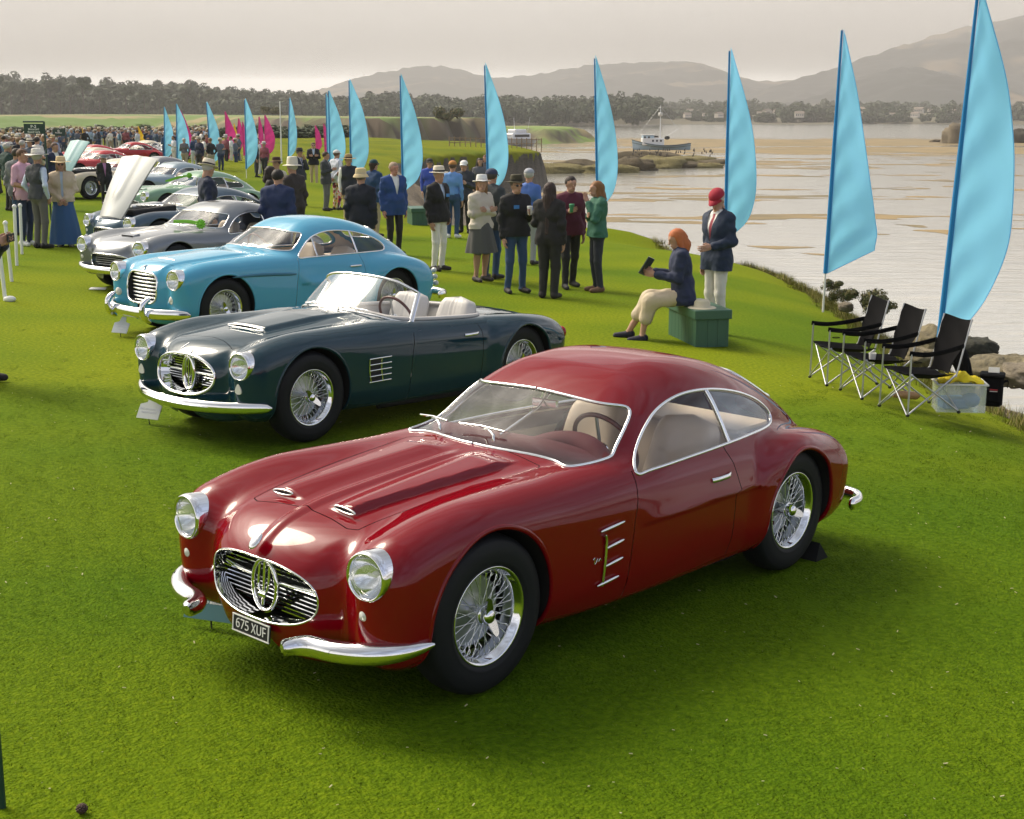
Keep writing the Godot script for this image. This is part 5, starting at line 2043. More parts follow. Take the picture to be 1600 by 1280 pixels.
func kelp() -> void:
	var m := sheet(lines([-40.0, 2.0, 230.0]), lines([-480.0, 2.0, -200.0, 1.4, -70.0]), func(_x: float, _z: float) -> float: return -4.492)
	var band := func(p: Vector3, _n: Vector3) -> float:
		var n := fn.get_noise_2d(p.x * 1.3, p.z * 3.2) + 0.7 * fn.get_noise_2d(p.x * 6.0 + 70.0, p.z * 16.0) + 0.5 * fn.get_noise_2d(p.x * 24.0, p.z * 50.0)
		var right := smoothstep(15.0, 45.0, p.x)
		var a := (smoothstep(-250.0, -285.0, p.z) * smoothstep(-470.0, -420.0, p.z)) * lerpf(0.5, 1.05, right)
		a -= 0.9 * smoothstep(16.0, 4.0, absf(p.z + 322.0 + 0.1 * p.x)) * smoothstep(-0.3, 0.2, fn.get_noise_2d(p.x * 0.5, 40.0))
		a += smoothstep(20.0, 6.0, absf(p.z + 212.0)) * smoothstep(75.0, 25.0, p.x) * 0.7
		a += 0.13 * smoothstep(0.05, 0.4, n) * smoothstep(55.0, 90.0, -p.z)
		return n + a - 0.42
	var r := clip(m, values(m, band))
	var bed: MB = r[0]
	for k in bed.v.size():
		var p := bed.v[k]
		bed.c[k] = Color(0.27, 0.19, 0.08).lerp(Color(0.15, 0.12, 0.055), clampf(0.5 + 1.6 * fn.get_noise_2d(p.x * 4.0, p.z * 9.0), 0.0, 1.0))
	struct("kelp_bed", bed, mat(Color.WHITE, 0.75, 0.0, true), "stuff")


func clump(rng: RandomNumberGenerator, cnt: int, r: Vector3, leaf: float, cols: Array, hollow := 0.5) -> MB:  # a cloud of leaf faces in a few lobes
	var m := MB.new()
	var lobes: Array = []
	for k in 7:
		lobes.append([Vector3(rng.randf_range(-0.6, 0.6), rng.randf_range(-0.45, 0.55), rng.randf_range(-0.6, 0.6)), rng.randf_range(0.28, 0.5)])
	for k in cnt:
		var l: Array = lobes[k % lobes.size()]
		var d := Vector3(rng.randfn(), rng.randfn(), rng.randfn()).normalized()
		var u: Vector3 = (l[0] + d * l[1] * (hollow + (1.0 - hollow) * sqrt(rng.randf())))
		var p := u * r
		var nn := (d + Vector3(rng.randfn(), rng.randfn(), rng.randfn()) * 0.35).normalized()
		var t := nn.cross(Vector3(rng.randfn(), rng.randfn(), rng.randfn())).normalized()
		var s := leaf * rng.randf_range(0.6, 1.4)
		m.col = (cols[0] as Color).lerp(cols[1], rng.randf())
		var b := nn.cross(t) * s
		t *= s
		var i0 := m.add(p - t - b * 0.6, nn)
		m.add(p + t - b * 0.6, nn)
		m.add(p + b, nn)
		m.face(i0, i0 + 1, i0 + 2)
	return m


func scatter(called: String, label: String, meshes: Array, places: Array, mt: Material) -> void:
	for k in meshes.size():
		var mm := MultiMesh.new()
		mm.transform_format = MultiMesh.TRANSFORM_3D
		mm.mesh = meshes[k]
		var mine: Array = []
		for j in range(k, places.size(), meshes.size()):
			mine.append(places[j])
		mm.instance_count = mine.size()
		for j in mine.size():
			mm.set_instance_transform(j, mine[j])
		var o := MultiMeshInstance3D.new()
		o.multimesh = mm
		o.material_override = mt
		o.name = numbered(called)
		add_child(o)
		o.set_meta("kind", "stuff")
		o.set_meta("label", label)


func head_h(x: float, z: float, out: Outline, top: float, rise: float, steep: float) -> float:
	var s := -out.d(Vector2(x, z)) + 4.5 * fn.get_noise_2d(x * 3.0, z * 3.0) + 3.5 * fn.get_noise_2d(x * 11.0, z * 11.0)
	var t := top + rise * s
	steep *= lerpf(1.0, 16.0, smoothstep(-55.0, -110.0, x)) if top > 0.0 else 1.0
	var e := clampf((s + 1.0) / steep, 0.0, 1.0)
	return lerpf(-5.2, t, e * e * (3.0 - 2.0 * e)) + (1.0 - absf(e * 2.0 - 1.0)) * 1.6 * fn.get_noise_2d(x * 20.0, z * 20.0)


func headland(called: String, pts: Array, top: float, rise: float, steep: float, step: float, grass: Color) -> void:
	var poly := []
	for p: Vector3 in pts:
		poly.append(Vector2(p.x, p.z))
	var out := Outline.new(spline(poly, true, 4))
	var m := sheet(lines([out.lo.x - 6.0, step, out.hi.x + 6.0]), lines([out.lo.y - 6.0, step, out.hi.y + 6.0]), func(x: float, z: float) -> float: return head_h(x, z, out, top, rise, steep))
	for k in m.v.size():
		var p := m.v[k]
		var n := fn.get_noise_2d(p.x * 5.0, p.z * 5.0)
		var n2 := fn.get_noise_3d(p.x * 16.0, p.y * 30.0, p.z * 16.0)
		var flat := smoothstep(0.80, 0.95, m.n[k].y)
		var rock := Color(0.135, 0.105, 0.072).lerp(Color(0.045, 0.037, 0.028), clampf(0.5 + n2 * 1.6, 0.0, 1.0)).lerp(Color(0.10, 0.11, 0.05), clampf(n * 1.8 + 0.2, 0.0, 0.7))
		var g := grass.lerp(Color(0.30, 0.215, 0.12), smoothstep(0.0, 0.3, fn.get_noise_2d(p.x * 0.7 + 300.0, p.z * 2.2) + 0.25 * smoothstep(-420.0, -520.0, p.z)) * 0.75)
		m.c[k] = rock.lerp(g, flat)
	struct(called, m, mat(Color.WHITE, 0.95, 0.0, true))


func far_land() -> void:
	var rng := RandomNumberGenerator.new()
	rng.seed = 21
	headland("fairway_headland", [Vector3(-4.379, -4.5, -347.357), Vector3(-8.003, -4.5, -306.322), Vector3(-20.471, -4.5, -283.939), Vector3(-30.707, -4.5, -283.939), Vector3(-40.598, -4.5, -300.403), Vector3(-54.307, -4.5, -339.774), Vector3(-78.747, -4.5, -372.272), Vector3(-123.146, -4.5, -390.957), Vector3(-193.516, -4.5, -390.957), Vector3(-330, 0, -620), Vector3(-60, 0, -560), Vector3(-10, 0, -420)], 2.0, 0.012, 4.0, 2.6, Color(0.10, 0.17, 0.03))
	headland("far_point", [Vector3(5.026, -4.5, -372.272), Vector3(13.404, -4.5, -372.272), Vector3(21.99, -4.5, -390.957), Vector3(25.105, -4.5, -422.774), Vector3(21.324, -4.5, -474.194), Vector3(6.81, -4.5, -504.881), Vector3(-8.796, -4.5, -489.058), Vector3(-5.555, -4.5, -411.61)], -0.9, 0.02, 9.0, 2.0, Color(0.13, 0.20, 0.035))
	var dirt := Color(0.11, 0.10, 0.06)
	# the far shore and the hills behind it
	var strip := sheet(lines([-1500.0, 40.0, 1500.0]), lines([-2600.0, 40.0, -1240.0]), func(x: float, z: float) -> float:
		var s := -1300.0 - z + 60.0 * fn.get_noise_2d(x * 0.12, 5.0)
		return -6.0 + clampf(s * 0.08, -1.0, 7.0) + maxf(s - 100.0, 0.0) * 0.018 + 6.0 * fn.get_noise_2d(x * 0.3, z * 0.3))
	for k in strip.c.size():
		strip.c[k] = dirt
	struct("far_shore", strip, mat(Color.WHITE, 0.95, 0.0, true))
	hill("hills", 5200.0, [[-400.0, 190.0], [300.0, 175.0], [430.0, 160.0], [520.0, 138.0], [600.0, 116.0], [690.0, 107.0], [770.0, 124.0], [840.0, 118.0], [920.0, 106.0], [1010.0, 101.0], [1085.0, 103.0], [1140.0, 125.0], [1250.0, 128.0], [1400.0, 110.0], [2000.0, 110.0]], 1500.0)
	hill("hills", 4000.0, [[900.0, 186.0], [1080.0, 176.0], [1150.0, 152.0], [1230.0, 128.0], [1320.0, 100.0], [1400.0, 74.0], [1500.0, 48.0], [1600.0, 36.0], [1800.0, 20.0], [2200.0, 30.0]], 1300.0)
	hill("hills", 2900.0, [[1080.0, 186.0], [1150.0, 168.0], [1230.0, 160.0], [1300.0, 140.0], [1370.0, 112.0], [1420.0, 110.0], [1460.0, 122.0], [1520.0, 150.0], [1580.0, 160.0], [1700.0, 150.0], [2100.0, 160.0]], 700.0)
	hill("hills", 3600.0, [[-1400.0, 150.0], [-600.0, 80.0], [0.0, 100.0], [700.0, 60.0], [1500.0, 90.0], [2400.0, 120.0], [3000.0, 182.0]], 1200.0, -1.0)
	var cloud := FogVolume.new()
	cloud.name = "low_cloud"
	cloud.shape = RenderingServer.FOG_VOLUME_SHAPE_BOX
	cloud.size = Vector3(9000, 420, 3800)
	cloud.position = Vector3(800, 395, -5400)
	var fm := FogMaterial.new()
	fm.density = 0.00055
	fm.albedo = Color(0.92, 0.91, 0.90)
	cloud.material = fm
	add_child(cloud)
	cloud.set_meta("kind", "stuff")
	# woods
	var cols := [Color(0.022, 0.040, 0.018), Color(0.062, 0.085, 0.030)]
	var kinds: Array = []
	for k in 7:
		kinds.append(clump(rng, 420, Vector3(1.0, 0.65 + 0.09 * k, 1.0), 0.16, cols, 0.75).mesh())
	var places: Array = []
	for k in 2600:
		var u := rng.randf()
		var x := rng.randf_range(-950.0, 620.0)
		var s := 40.0 + 700.0 * u * u
		var z := -1310.0 - s
		var sc := rng.randf_range(4.5, 10.5)
		if fn.get_noise_2d(x * 0.35, z * 0.35) < -0.22:
			continue
		places.append(Transform3D(Basis(Vector3.UP, rng.randf() * TAU).scaled(Vector3(sc, sc * rng.randf_range(0.7, 1.1), sc)), Vector3(x, -2.0 + s * 0.021 + sc * 0.4 + 6.0 * fn.get_noise_2d(x * 0.3, z * 0.3), z)))
	scatter("far_shore_woods", "dark wooded band along the far shore of the bay", kinds, places, M.leaf)
	places = []
	for k in 1900:  # the wood on the left, beyond the fairway
		var s := rng.randf() * 420.0
		var z := -960.0 - s
		var px := rng.randf_range(-60.0, 1020.0)
		var x := (px - 800.0) / 2183.0 * -z
		var low := lerpf(1.0, 0.42, smoothstep(60.0, 620.0, px)) * (1.0 + 0.45 * fn.get_noise_2d(px * 0.5, 3.0))
		var sc := rng.randf_range(6.0, 13.0) * lerpf(1.0, 0.7, smoothstep(100.0, 700.0, px))
		places.append(Transform3D(Basis(Vector3.UP, rng.randf() * TAU).scaled(Vector3(sc, sc * rng.randf_range(0.8, 1.2), sc)), Vector3(x, 3.0 + (s * 0.058 + sc * 0.5 * rng.randf()) * low, z)))
	scatter("hill_woods", "dense dark wood beyond the fairway", kinds, places, M.leaf)
	places = []
	for k in 420:  # rough scrub behind the crowd
		var p := Vector3(rng.randf_range(-72.0, -22.0), 0, rng.randf_range(-200.0, -180.0))
		var sc := rng.randf_range(0.5, 1.3)
		places.append(Transform3D(Basis(Vector3.UP, rng.randf() * TAU).scaled(Vector3(sc * 1.6, sc * 0.8, sc * 1.6)), Vector3(p.x, ground_y(p.x, p.z) + 0.4 * sc, p.z)))
	scatter("rough_scrub", "low dark scrub on the bank behind the crowd", kinds, places, M.leaf)
	# single trees that stand out of the left skyline
	var pine: Array = []
	for k in 3:
		var t := thing("skyline_tree", "", "tree", Transform3D(), "trees on the skyline beyond the fairway")
		var tr := MB.new()
		tr.tube(PackedVector3Array([Vector3(0, -3, 0), Vector3(0.2, 4, 0), Vector3(0.0, 9.5, 0.1)]), [0.45, 0.32, 0.12], 7)
		for j in 4:
			var a := TAU * j / 4 + k
			tr.tube(PackedVector3Array([Vector3(0.1, 5.0 + j, 0), Vector3(cos(a) * 2.2, 7.0 + j * 0.9, sin(a) * 2.2)]), [0.16, 0.06], 5)
		part(t, "trunk", tr, M.bark)
		var cr := clump(rng, 900, Vector3(4.6, 3.0 if k < 2 else 4.6, 4.6), 0.42, cols, 0.6)
		part(t, "crown", cr, M.leaf, Transform3D(Basis(), Vector3(0, 9.0 if k < 2 else 7.5, 0)))
		pine.append(t)
	var n := 0
	for q: Array in [[10, 118, 640], [35, 128, 625], [75, 128, 640], [95, 124, 650], [145, 121, 600], [170, 136, 640], [193, 138, 660], [210, 135, 640], [238, 138, 620], [262, 140, 640], [305, 137, 650], [335, 141, 640], [365, 146, 660], [395, 143, 680], [415, 144, 690], [440, 147, 700], [472, 144, 720], [500, 147, 740], [125, 132, 630], [55, 130, 650], [222, 150, 560], [20, 140, 560], [110, 146, 570]]:
		var d: float = q[2] * 1.5
		var x: float = (q[0] - 800.0) / 2183.0 * d
		var top: float = 2.387 + (182.0 - q[1]) / 2183.0 * d
		var base := 6.0
		var sc: float = (top - base) / 12.3
		var xf := Transform3D(Basis(Vector3.UP, n * 1.7).scaled(Vector3(sc * (0.8 + 0.1 * (n % 4)), sc, sc)), Vector3(x, base, -d))
		var label := "tree standing above the left skyline wood, %s the fairway" % ["far beyond", "just beyond"][n % 2]
		if n < 3:
			pine[n].transform = xf
			pine[n].set_meta("label", "dark round headed tree on the skyline beyond the fairway")
		else:
			copy(pine[n % 3], xf, "dark round headed tree on the skyline beyond the fairway")
		n += 1
	# houses among the trees on the far shore
	var base_house: Node3D = null
	for k in 64:
		var x := rng.randf_range(-60.0, 620.0)
		var z := -1320.0 - rng.randf() * 260.0
		var xf := Transform3D(Basis(Vector3.UP, rng.randf_range(-0.7, 0.7)).scaled(Vector3.ONE * rng.randf_range(0.35, 0.8)), Vector3(x, 1.5 + (-1320.0 - z) * 0.026, z))
		var lb := "small pale house among the trees on the far shore"
		if base_house == null:
			base_house = thing("shore_house", lb, "house", xf, "houses on the far shore")
			var w := MB.new()
			w.box(Vector3(0, 2, 0), Vector3(12, 6, 8))
			part(base_house, "wall", w, M.house_wall)
			w = MB.new()
			w.prism(PackedVector2Array([Vector2(-4.6, 0), Vector2(4.6, 0), Vector2(0, 2.6)]), 13.0, Transform3D(Basis(Vector3.UP, PI / 2), Vector3(0, 5.0, 0)))
			part(base_house, "roof", w, M.house_roof)
			for j in 4:
				w = MB.new()
				w.box(Vector3(-4.2 + j * 2.8, 2.6, 4.02), Vector3(1.3, 1.6, 0.1))
				part(base_house, "window", w, M.dark_glass)
		else:
			copy(base_house, xf, lb)


func hill(called: String, d: float, ridge: Array, depth: float, turn := 0.0) -> void:
	var keys := []
	for p: Array in ridge:
		keys.append([(p[0] - 800.0) / 2183.0 * d, 2.387 + (182.0 - p[1]) / 2183.0 * d])
	var line := Knots.new(keys)
	var step := d / 230.0
	var m := sheet(lines([keys[0][0], step, keys[keys.size() - 1][0]]), lines([-d - depth * 1.2, depth / 40.0, -d + depth]), func(x: float, z: float) -> float:
		var u := (z + d) / depth
		var gully := fn.get_noise_2d(x * 0.09 * 3000.0 / d, z * 0.04) * 0.5 + 0.35 * absf(fn.get_noise_2d(x * 0.3 * 3000.0 / d + 9.0, z * 0.12))
		var fall := pow(maxf(1.0 - absf(u), 0.0), 0.85)
		return -8.0 + (line.at(x) + 8.0) * fall * (1.0 + (gully - 0.1) * 0.9 * minf(absf(u) * 3.0, 1.0)) + 9.0 * d / 4000.0 * fn.get_noise_2d(x * 2.2 * 3000.0 / d, z * 2.2) * fall)
	for k in m.v.size():
		var p := m.v[k]
		var n := fn.get_noise_2d(p.x * 0.11 * 3000.0 / d + 50.0, p.z * 0.09) + 0.3 * fn.get_noise_2d(p.x * 0.8, p.z * 0.8)
		m.c[k] = Color(0.024, 0.028, 0.028).lerp(Color(0.16, 0.125, 0.085), smoothstep(0.34, 0.48, n))
	struct(called, m, mat(Color.WHITE, 1.0, 0.0, true)).rotation.y = turn


func sail_flag(base: Vector3, top: Vector3, kind: int, label: String, cloth: Material, sleeve: Material, group: String, gap := 0.11, turn := 0.0, wide := 1.0) -> void:
	var o := thing("sail_flag", label, "flag", Transform3D(Basis(), base), group)
	var v := top - base
	var h := v.length()
	var pole := MB.new()
	pole.tube(PackedVector3Array([Vector3(0, -0.2, 0), v * gap, v]), [0.017, 0.016, 0.010], 8)
	part(o, "pole", pole, M.white_paint)
	var sl := MB.new()
	sl.tube(PackedVector3Array([v * gap, v * 0.5, v * 0.995]), [0.034, 0.030, 0.018], 8)
	part(o, "sleeve", sl, sleeve)
	var prof: Knots = [
		Knots.new([[0.0, 0.0], [0.1, 0.045], [0.2, 0.085], [0.35, 0.135], [0.5, 0.175], [0.62, 0.195], [0.75, 0.188], [0.88, 0.145], [0.96, 0.085], [1.0, 0.03]]),
		Knots.new([[0.0, 0.0], [0.1, 0.028], [0.22, 0.06], [0.4, 0.10], [0.6, 0.14], [0.8, 0.172], [0.9, 0.18], [1.0, 0.175]]),
		Knots.new([[0.0, 0.0], [0.1, 0.035], [0.25, 0.085], [0.4, 0.125], [0.55, 0.15], [0.7, 0.158], [0.82, 0.145], [0.92, 0.105], [1.0, 0.02]]),
	][kind]
	var across := Vector3(cos(turn), 0, sin(turn))
	var out := across.cross(Vector3.UP)
	var m := MB.new()
	var nu := 14
	var nv := 46
	var len_ := h * (1.0 - gap)
	var ph := base.x * 1.7 + base.z
	for r in nv + 1:
		var t := float(r) / nv
		for k in nu + 1:
			var u := float(k) / nu
			var w := prof.at(t) * len_ * wide
			var fold := sin(u * 5.0 + t * 13.0 + ph) * 0.028 * u + sin(u * 9.0 - t * 26.0 + ph) * 0.008 * smoothstep(0.0, 0.5, u) + sin(t * 4.0 + ph * 0.7) * 0.10 * u * u
			fold += 0.030 * sin((u * 2.2 + t * 20.0) * 2.0) * (1.0 - u) * smoothstep(0.0, 0.15, u)
			var lift := 0.10 * u * smoothstep(0.75, 1.0, t) if kind == 1 else 0.02 * u
			m.add(v * (1.0 - t * (1.0 - gap)) + across * (0.025 + u * w) + out * fold * (0.35 + w) + Vector3(0, lift * len_, 0), Vector3.UP)
	for r in nv:
		for k in nu:
			var a := r * (nu + 1) + k
			m.face(a, a + nu + 1, a + 1)
			m.face(a + 1, a + nu + 1, a + nu + 2)
	m.smooth()
	part(o, "sail", m, cloth)
	var hem := MB.new()
	var line := PackedVector3Array()
	for r in range(1, nv + 1):
		line.append(m.v[r * (nu + 1) + nu])
	for k in range(nu - 1, -1, -1):
		line.append(m.v[nv * (nu + 1) + k])
	hem.tube(line, 0.006, 5)
	part(o, "hem", hem, cloth)


func flags() -> void:
	var blue := "light blue sail flags along the shore edge"
	var bs: Material = M.flag_blue
	var sl: Material = M.flag_sleeve
	sail_flag(Vector3(4.843, -0.354, -15.694), Vector3(5.033, 3.686, -15.694), 0, "tallest light blue sail flag, behind the three folding chairs", bs, sl, blue, 0.045, -0.15, 0.95)
	sail_flag(Vector3(4.914, -0.437, -21.913), Vector3(5.006, 3.688, -21.913), 1, "light blue sail flag above the shrub at the lawn edge", bs, sl, blue, 0.10, 0.1, 1.08)
	sail_flag(Vector3(4.251, -0.495, -27.955), Vector3(4.221, 3.651, -27.955), 2, "light blue sail flag just behind the man in the dark red cap", bs, sl, blue, 0.11, 0.0, 0.95)
	sail_flag(Vector3(2.393, -0.584, -39.205), Vector3(2.248, 3.956, -39.205), 2, "light blue sail flag behind the woman in the green sweater", bs, sl, blue, 0.09, 0.1, 0.85)
	sail_flag(Vector3(-0.665, -0.507, -40.622), Vector3(-0.777, 3.82, -40.622), 2, "light blue sail flag behind the woman in the white hat", bs, sl, blue, 0.16, 0.05)
	sail_flag(Vector3(-3.633, -0.499, -47.06), Vector3(-3.67, 3.721, -47.06), 2, "light blue sail flag beside the man in the royal blue suit", bs, sl, blue, 0.10, 0.1, 1.1)
	sail_flag(Vector3(-6.334, -0.527, -55.679), Vector3(-6.332, 3.772, -55.679), 2, "light blue sail flag behind the man in colourful shorts", bs, sl, blue, 0.12, 0.2, 1.2)
	sail_flag(Vector3(-8.28, -0.581, -64.412), Vector3(-8.257, 3.541, -64.412), 2, "light blue sail flag right of two overlapping ones", bs, sl, blue, 0.12, 0.2, 1.2)
	sail_flag(Vector3(-9.594, -0.613, -73.678), Vector3(-9.581, 3.515, -73.678), 2, "light blue sail flag mostly hidden behind another blue one", bs, sl, blue, 0.12, 0.5, 1.0)
	sail_flag(Vector3(-13.539, -0.49, -85.68), Vector3(-13.332, 3.474, -85.68), 2, "narrow light blue sail flag beside the white pole", bs, sl, blue, 0.10, 0.1, 0.9)
	sail_flag(Vector3(-11.937, -0.456, -63.562), Vector3(-11.882, 3.138, -63.562), 2, "light blue sail flag on the mound above the car roofs", bs, sl, blue, 0.15, 0.1, 1.1)
	sail_flag(Vector3(-15.666, -0.424, -73.914), Vector3(-15.808, 3.099, -73.914), 2, "light blue sail flag beside the pink ones, above the straw hat", bs, sl, blue, 0.10, 0.2, 1.2)
	sail_flag(Vector3(-17.52, -0.367, -74.141), Vector3(-17.419, 3.036, -74.141), 2, "light blue sail flag with a pink one close behind it", bs, sl, blue, 0.10, 0.2, 1.3)
	sail_flag(Vector3(-19.627, -0.302, -80.06), Vector3(-19.499, 2.913, -80.06), 2, "leftmost of the light blue sail flags", bs, sl, blue, 0.10, 0.2, 1.1)
	var pink := "pink sail flags on the far lawn"
	var yellow := "yellow sail flags in the crowd"
	for q: Array in [[Vector3(-17.017, -0.382, -84.715), Vector3(-17.04, 2.684, -84.715), "pink sail flag just right of a light blue one", 1.4], [Vector3(-16.162, -0.409, -90.446), Vector3(-16.058, 2.387, -90.446), "narrow pink sail flag between a light blue and a broad pink one", 0.9], [Vector3(-16.208, -0.408, -93.075), Vector3(-16.146, 2.469, -93.075), "broad pink sail flag, rightmost of the near pink group", 1.6], [Vector3(-17.806, -0.358, -94.214), Vector3(-17.838, 2.056, -94.214), "pink sail flag hidden behind a light blue one", 1.2], [Vector3(-19.18, -0.315, -82.664), Vector3(-19.217, 2.749, -82.664), "pink sail flag edge showing behind a light blue one", 1.4], [Vector3(-15.228, -0.438, -110.412), Vector3(-15.266, 1.708, -110.412), "small pink sail flag left of the paired blue ones", 1.6], [Vector3(-14.205, -0.47, -107.91), Vector3(-14.286, 1.866, -107.91), "small pink sail flag touching the paired blue ones", 1.5], [Vector3(-18.734, -0.329, -96.158), Vector3(-18.456, 2.26, -96.158), "pink sail flag behind the yellow strip", 1.2]]:
		sail_flag(q[0], q[1], 2, q[2], M.flag_pink, M.flag_pink, pink, 0.08, 0.2, q[3])
	for q: Array in [[Vector3(-31.597, -0.29, -104.63), Vector3(-31.578, 1.513, -104.63), "yellow sail flag above the crowd left of the car hoods", 1.5], [Vector3(-27.353, -0.29, -104.63), Vector3(-27.479, 1.697, -104.63), "yellow sail flag above the crowd right of the car hoods", 1.6], [Vector3(-35.949, -0.29, -108.387), Vector3(-36.028, 1.386, -108.387), "yellow sail flag behind the green show sign", 1.3], [Vector3(-37.349, -0.29, -110.368), Vector3(-37.437, 1.271, -110.368), "small yellow sail flag under the green show sign", 1.2], [Vector3(-19.523, -0.305, -100.006), Vector3(-19.521, 1.948, -100.006), "narrow yellow sail flag among the pink ones", 0.9], [Vector3(-39.712, -0.29, -112.422), Vector3(-39.797, 1.3, -112.422), "leftmost small yellow sail flag in the crowd", 1.3]]:
		sail_flag(q[0], q[1], 2, q[2], M.flag_yellow, M.flag_yellow, yellow, 0.15, 0.2, q[3])


# ---------------------------------------------------------------- people
enum { SKIN, TORSO, ARM, FORE, PELVIS, THIGH, CALF, FOOT, HEAD }
var hand_mesh: MB
var fold_noise := FastNoiseLite.new()


static func nets(bones: Array, cell: float, k: float, tags: PackedByteArray) -> MB:  # one skin round tapered bones, blended, as surface nets
	var lo := Vector3(1e9, 1e9, 1e9)
	var hi := -lo
	for b: Array in bones:
		var r := maxf(b[2], b[3]) + cell * 2.5
		lo = lo.min((b[0] as Vector3).min(b[1]) - Vector3(r, r, r))
		hi = hi.max((b[0] as Vector3).max(b[1]) + Vector3(r, r, r))
	var nx := int((hi.x - lo.x) / cell) + 2
	var ny := int((hi.y - lo.y) / cell) + 2
	var nz := int((hi.z - lo.z) / cell) + 2
	var val := PackedFloat32Array()
	val.resize(nx * ny * nz)
	val.fill(1.0)
	var tg := PackedByteArray()
	tg.resize(nx * ny * nz)
	var sy := nx
	var sz := nx * ny
	for b: Array in bones:
		var a: Vector3 = b[0]
		var ba: Vector3 = b[1] - a
		var l2 := maxf(ba.length_squared(), 1e-9)
		var ra: float = b[2]
		var dr: float = b[3] - ra
		var kk: float = b[5] if b.size() > 5 else k
		var rr := maxf(ra, b[3]) + maxf(kk * 0.6, cell * 2.2)
		var q0 := ((a.min(b[1]) - Vector3(rr, rr, rr) - lo) / cell).floor()
		var q1 := ((a.max(b[1]) + Vector3(rr, rr, rr) - lo) / cell).ceil()
		var tag_: int = b[4]
		for z in range(maxi(int(q0.z), 0), mini(int(q1.z) + 1, nz)):
			for y in range(maxi(int(q0.y), 0), mini(int(q1.y) + 1, ny)):
				var at := z * sz + y * sy
				for x in range(maxi(int(q0.x), 0), mini(int(q1.x) + 1, nx)):
					var pa := lo + Vector3(x, y, z) * cell - a
					var t := clampf(pa.dot(ba) / l2, 0.0, 1.0)
					var d := (pa - ba * t).length() - ra - dr * t
					var v := val[at + x]
					if d < v:
						tg[at + x] = tag_
					var h := kk - absf(v - d)
					val[at + x] = minf(v, d) - (h * h / kk * 0.25 if h > 0.0 else 0.0)
	var m := MB.new()
	var ids := PackedInt32Array()
	ids.resize(nx * ny * nz)
	ids.fill(-1)
	var off := [0, 1, sy, sy + 1, sz, sz + 1, sz + sy, sz + sy + 1]
	for z in nz - 1:
		for y in ny - 1:
			var at := z * sz + y * sy
			for x in nx - 1:
				var c := at + x
				var v0 := val[c]
				if v0 > 0.2:
					continue
				var neg := v0 < 0.0
				if neg == (val[c + 1] < 0.0) and neg == (val[c + sy] < 0.0) and neg == (val[c + sy + 1] < 0.0) and neg == (val[c + sz] < 0.0) and neg == (val[c + sz + 1] < 0.0) and neg == (val[c + sz + sy] < 0.0) and neg == (val[c + sz + sy + 1] < 0.0):
					continue
				var sum := Vector3.ZERO
				var cnt := 0
				for e in 12:
					var i0: int = [0, 2, 4, 6, 0, 1, 4, 5, 0, 1, 2, 3][e]
					var i1: int = [1, 3, 5, 7, 2, 3, 6, 7, 4, 5, 6, 7][e]
					var f0 := val[c + off[i0]]
					var f1 := val[c + off[i1]]
					if (f0 < 0.0) != (f1 < 0.0):
						var t := f0 / (f0 - f1)
						sum += Vector3(i0 & 1, (i0 >> 1) & 1, i0 >> 2).lerp(Vector3(i1 & 1, (i1 >> 1) & 1, i1 >> 2), t)
						cnt += 1
				ids[c] = m.v.size()
				m.add(lo + (Vector3(x, y, z) + sum / cnt) * cell, Vector3.UP)
				var best := 0
				for w in 8:
					if val[c + off[w]] < val[c + off[best]]:
						best = w
				tags.append(tg[c + off[best]])
	for z in range(1, nz - 1):
		for y in range(1, ny - 1):
			var at := z * sz + y * sy
			for x in range(1, nx - 1):
				var c := at + x
				var neg := val[c] < 0.0
				for ax in 3:
					var st: int = [1, sy, sz][ax]
					if neg == (val[c + st] < 0.0):
						continue
					var u: int = [sy, sz, 1][ax]
					var w: int = [sz, 1, sy][ax]
					var a := ids[c - u - w]
					var b := ids[c - w]
					var d := ids[c]
					var e := ids[c - u]
					if a < 0 or b < 0 or d < 0 or e < 0:
						continue
					if neg:
						m.face(a, b, d)
						m.face(a, d, e)
					else:
						m.face(a, d, b)
						m.face(a, e, d)
	m.smooth()
	return m


func make_hand() -> void:  # left hand, relaxed: fingers point down, palm towards -x, thumb to the front
	var b: Array = [[Vector3(0, 0.02, 0), Vector3(0, -0.03, 0), 0.024, 0.026, SKIN], [Vector3(0, -0.03, 0.024), Vector3(-0.002, -0.085, 0.030), 0.016, 0.014, SKIN], [Vector3(0, -0.03, 0.0), Vector3(0, -0.09, 0.006), 0.018, 0.014, SKIN], [Vector3(0, -0.03, -0.02), Vector3(-0.002, -0.082, -0.026), 0.016, 0.013, SKIN]]
	for f: Array in [[0.030, 0.036, 0.026, 0.021], [0.010, 0.040, 0.029, 0.023], [-0.010, 0.037, 0.027, 0.021], [-0.029, 0.029, 0.020, 0.018]]:
		var p := Vector3(-0.001, -0.088, f[0])
		var bend := 0.15
		for s in 3:
			var q: Vector3 = p + Vector3(-sin(bend), -cos(bend), f[0] * 0.8) * f[1 + s]
			b.append([p, q, 0.0088 - s * 0.0008, 0.0080 - s * 0.0008, SKIN, 0.006])
			p = q
			bend += 0.4
	b.append([Vector3(-0.004, -0.025, 0.026), Vector3(-0.014, -0.058, 0.052), 0.014, 0.0105, SKIN, 0.012])
	b.append([Vector3(-0.014, -0.058, 0.052), Vector3(-0.022, -0.092, 0.052), 0.0095, 0.0078, SKIN, 0.006])
	hand_mesh = nets(b, 0.0055, 0.014, PackedByteArray())


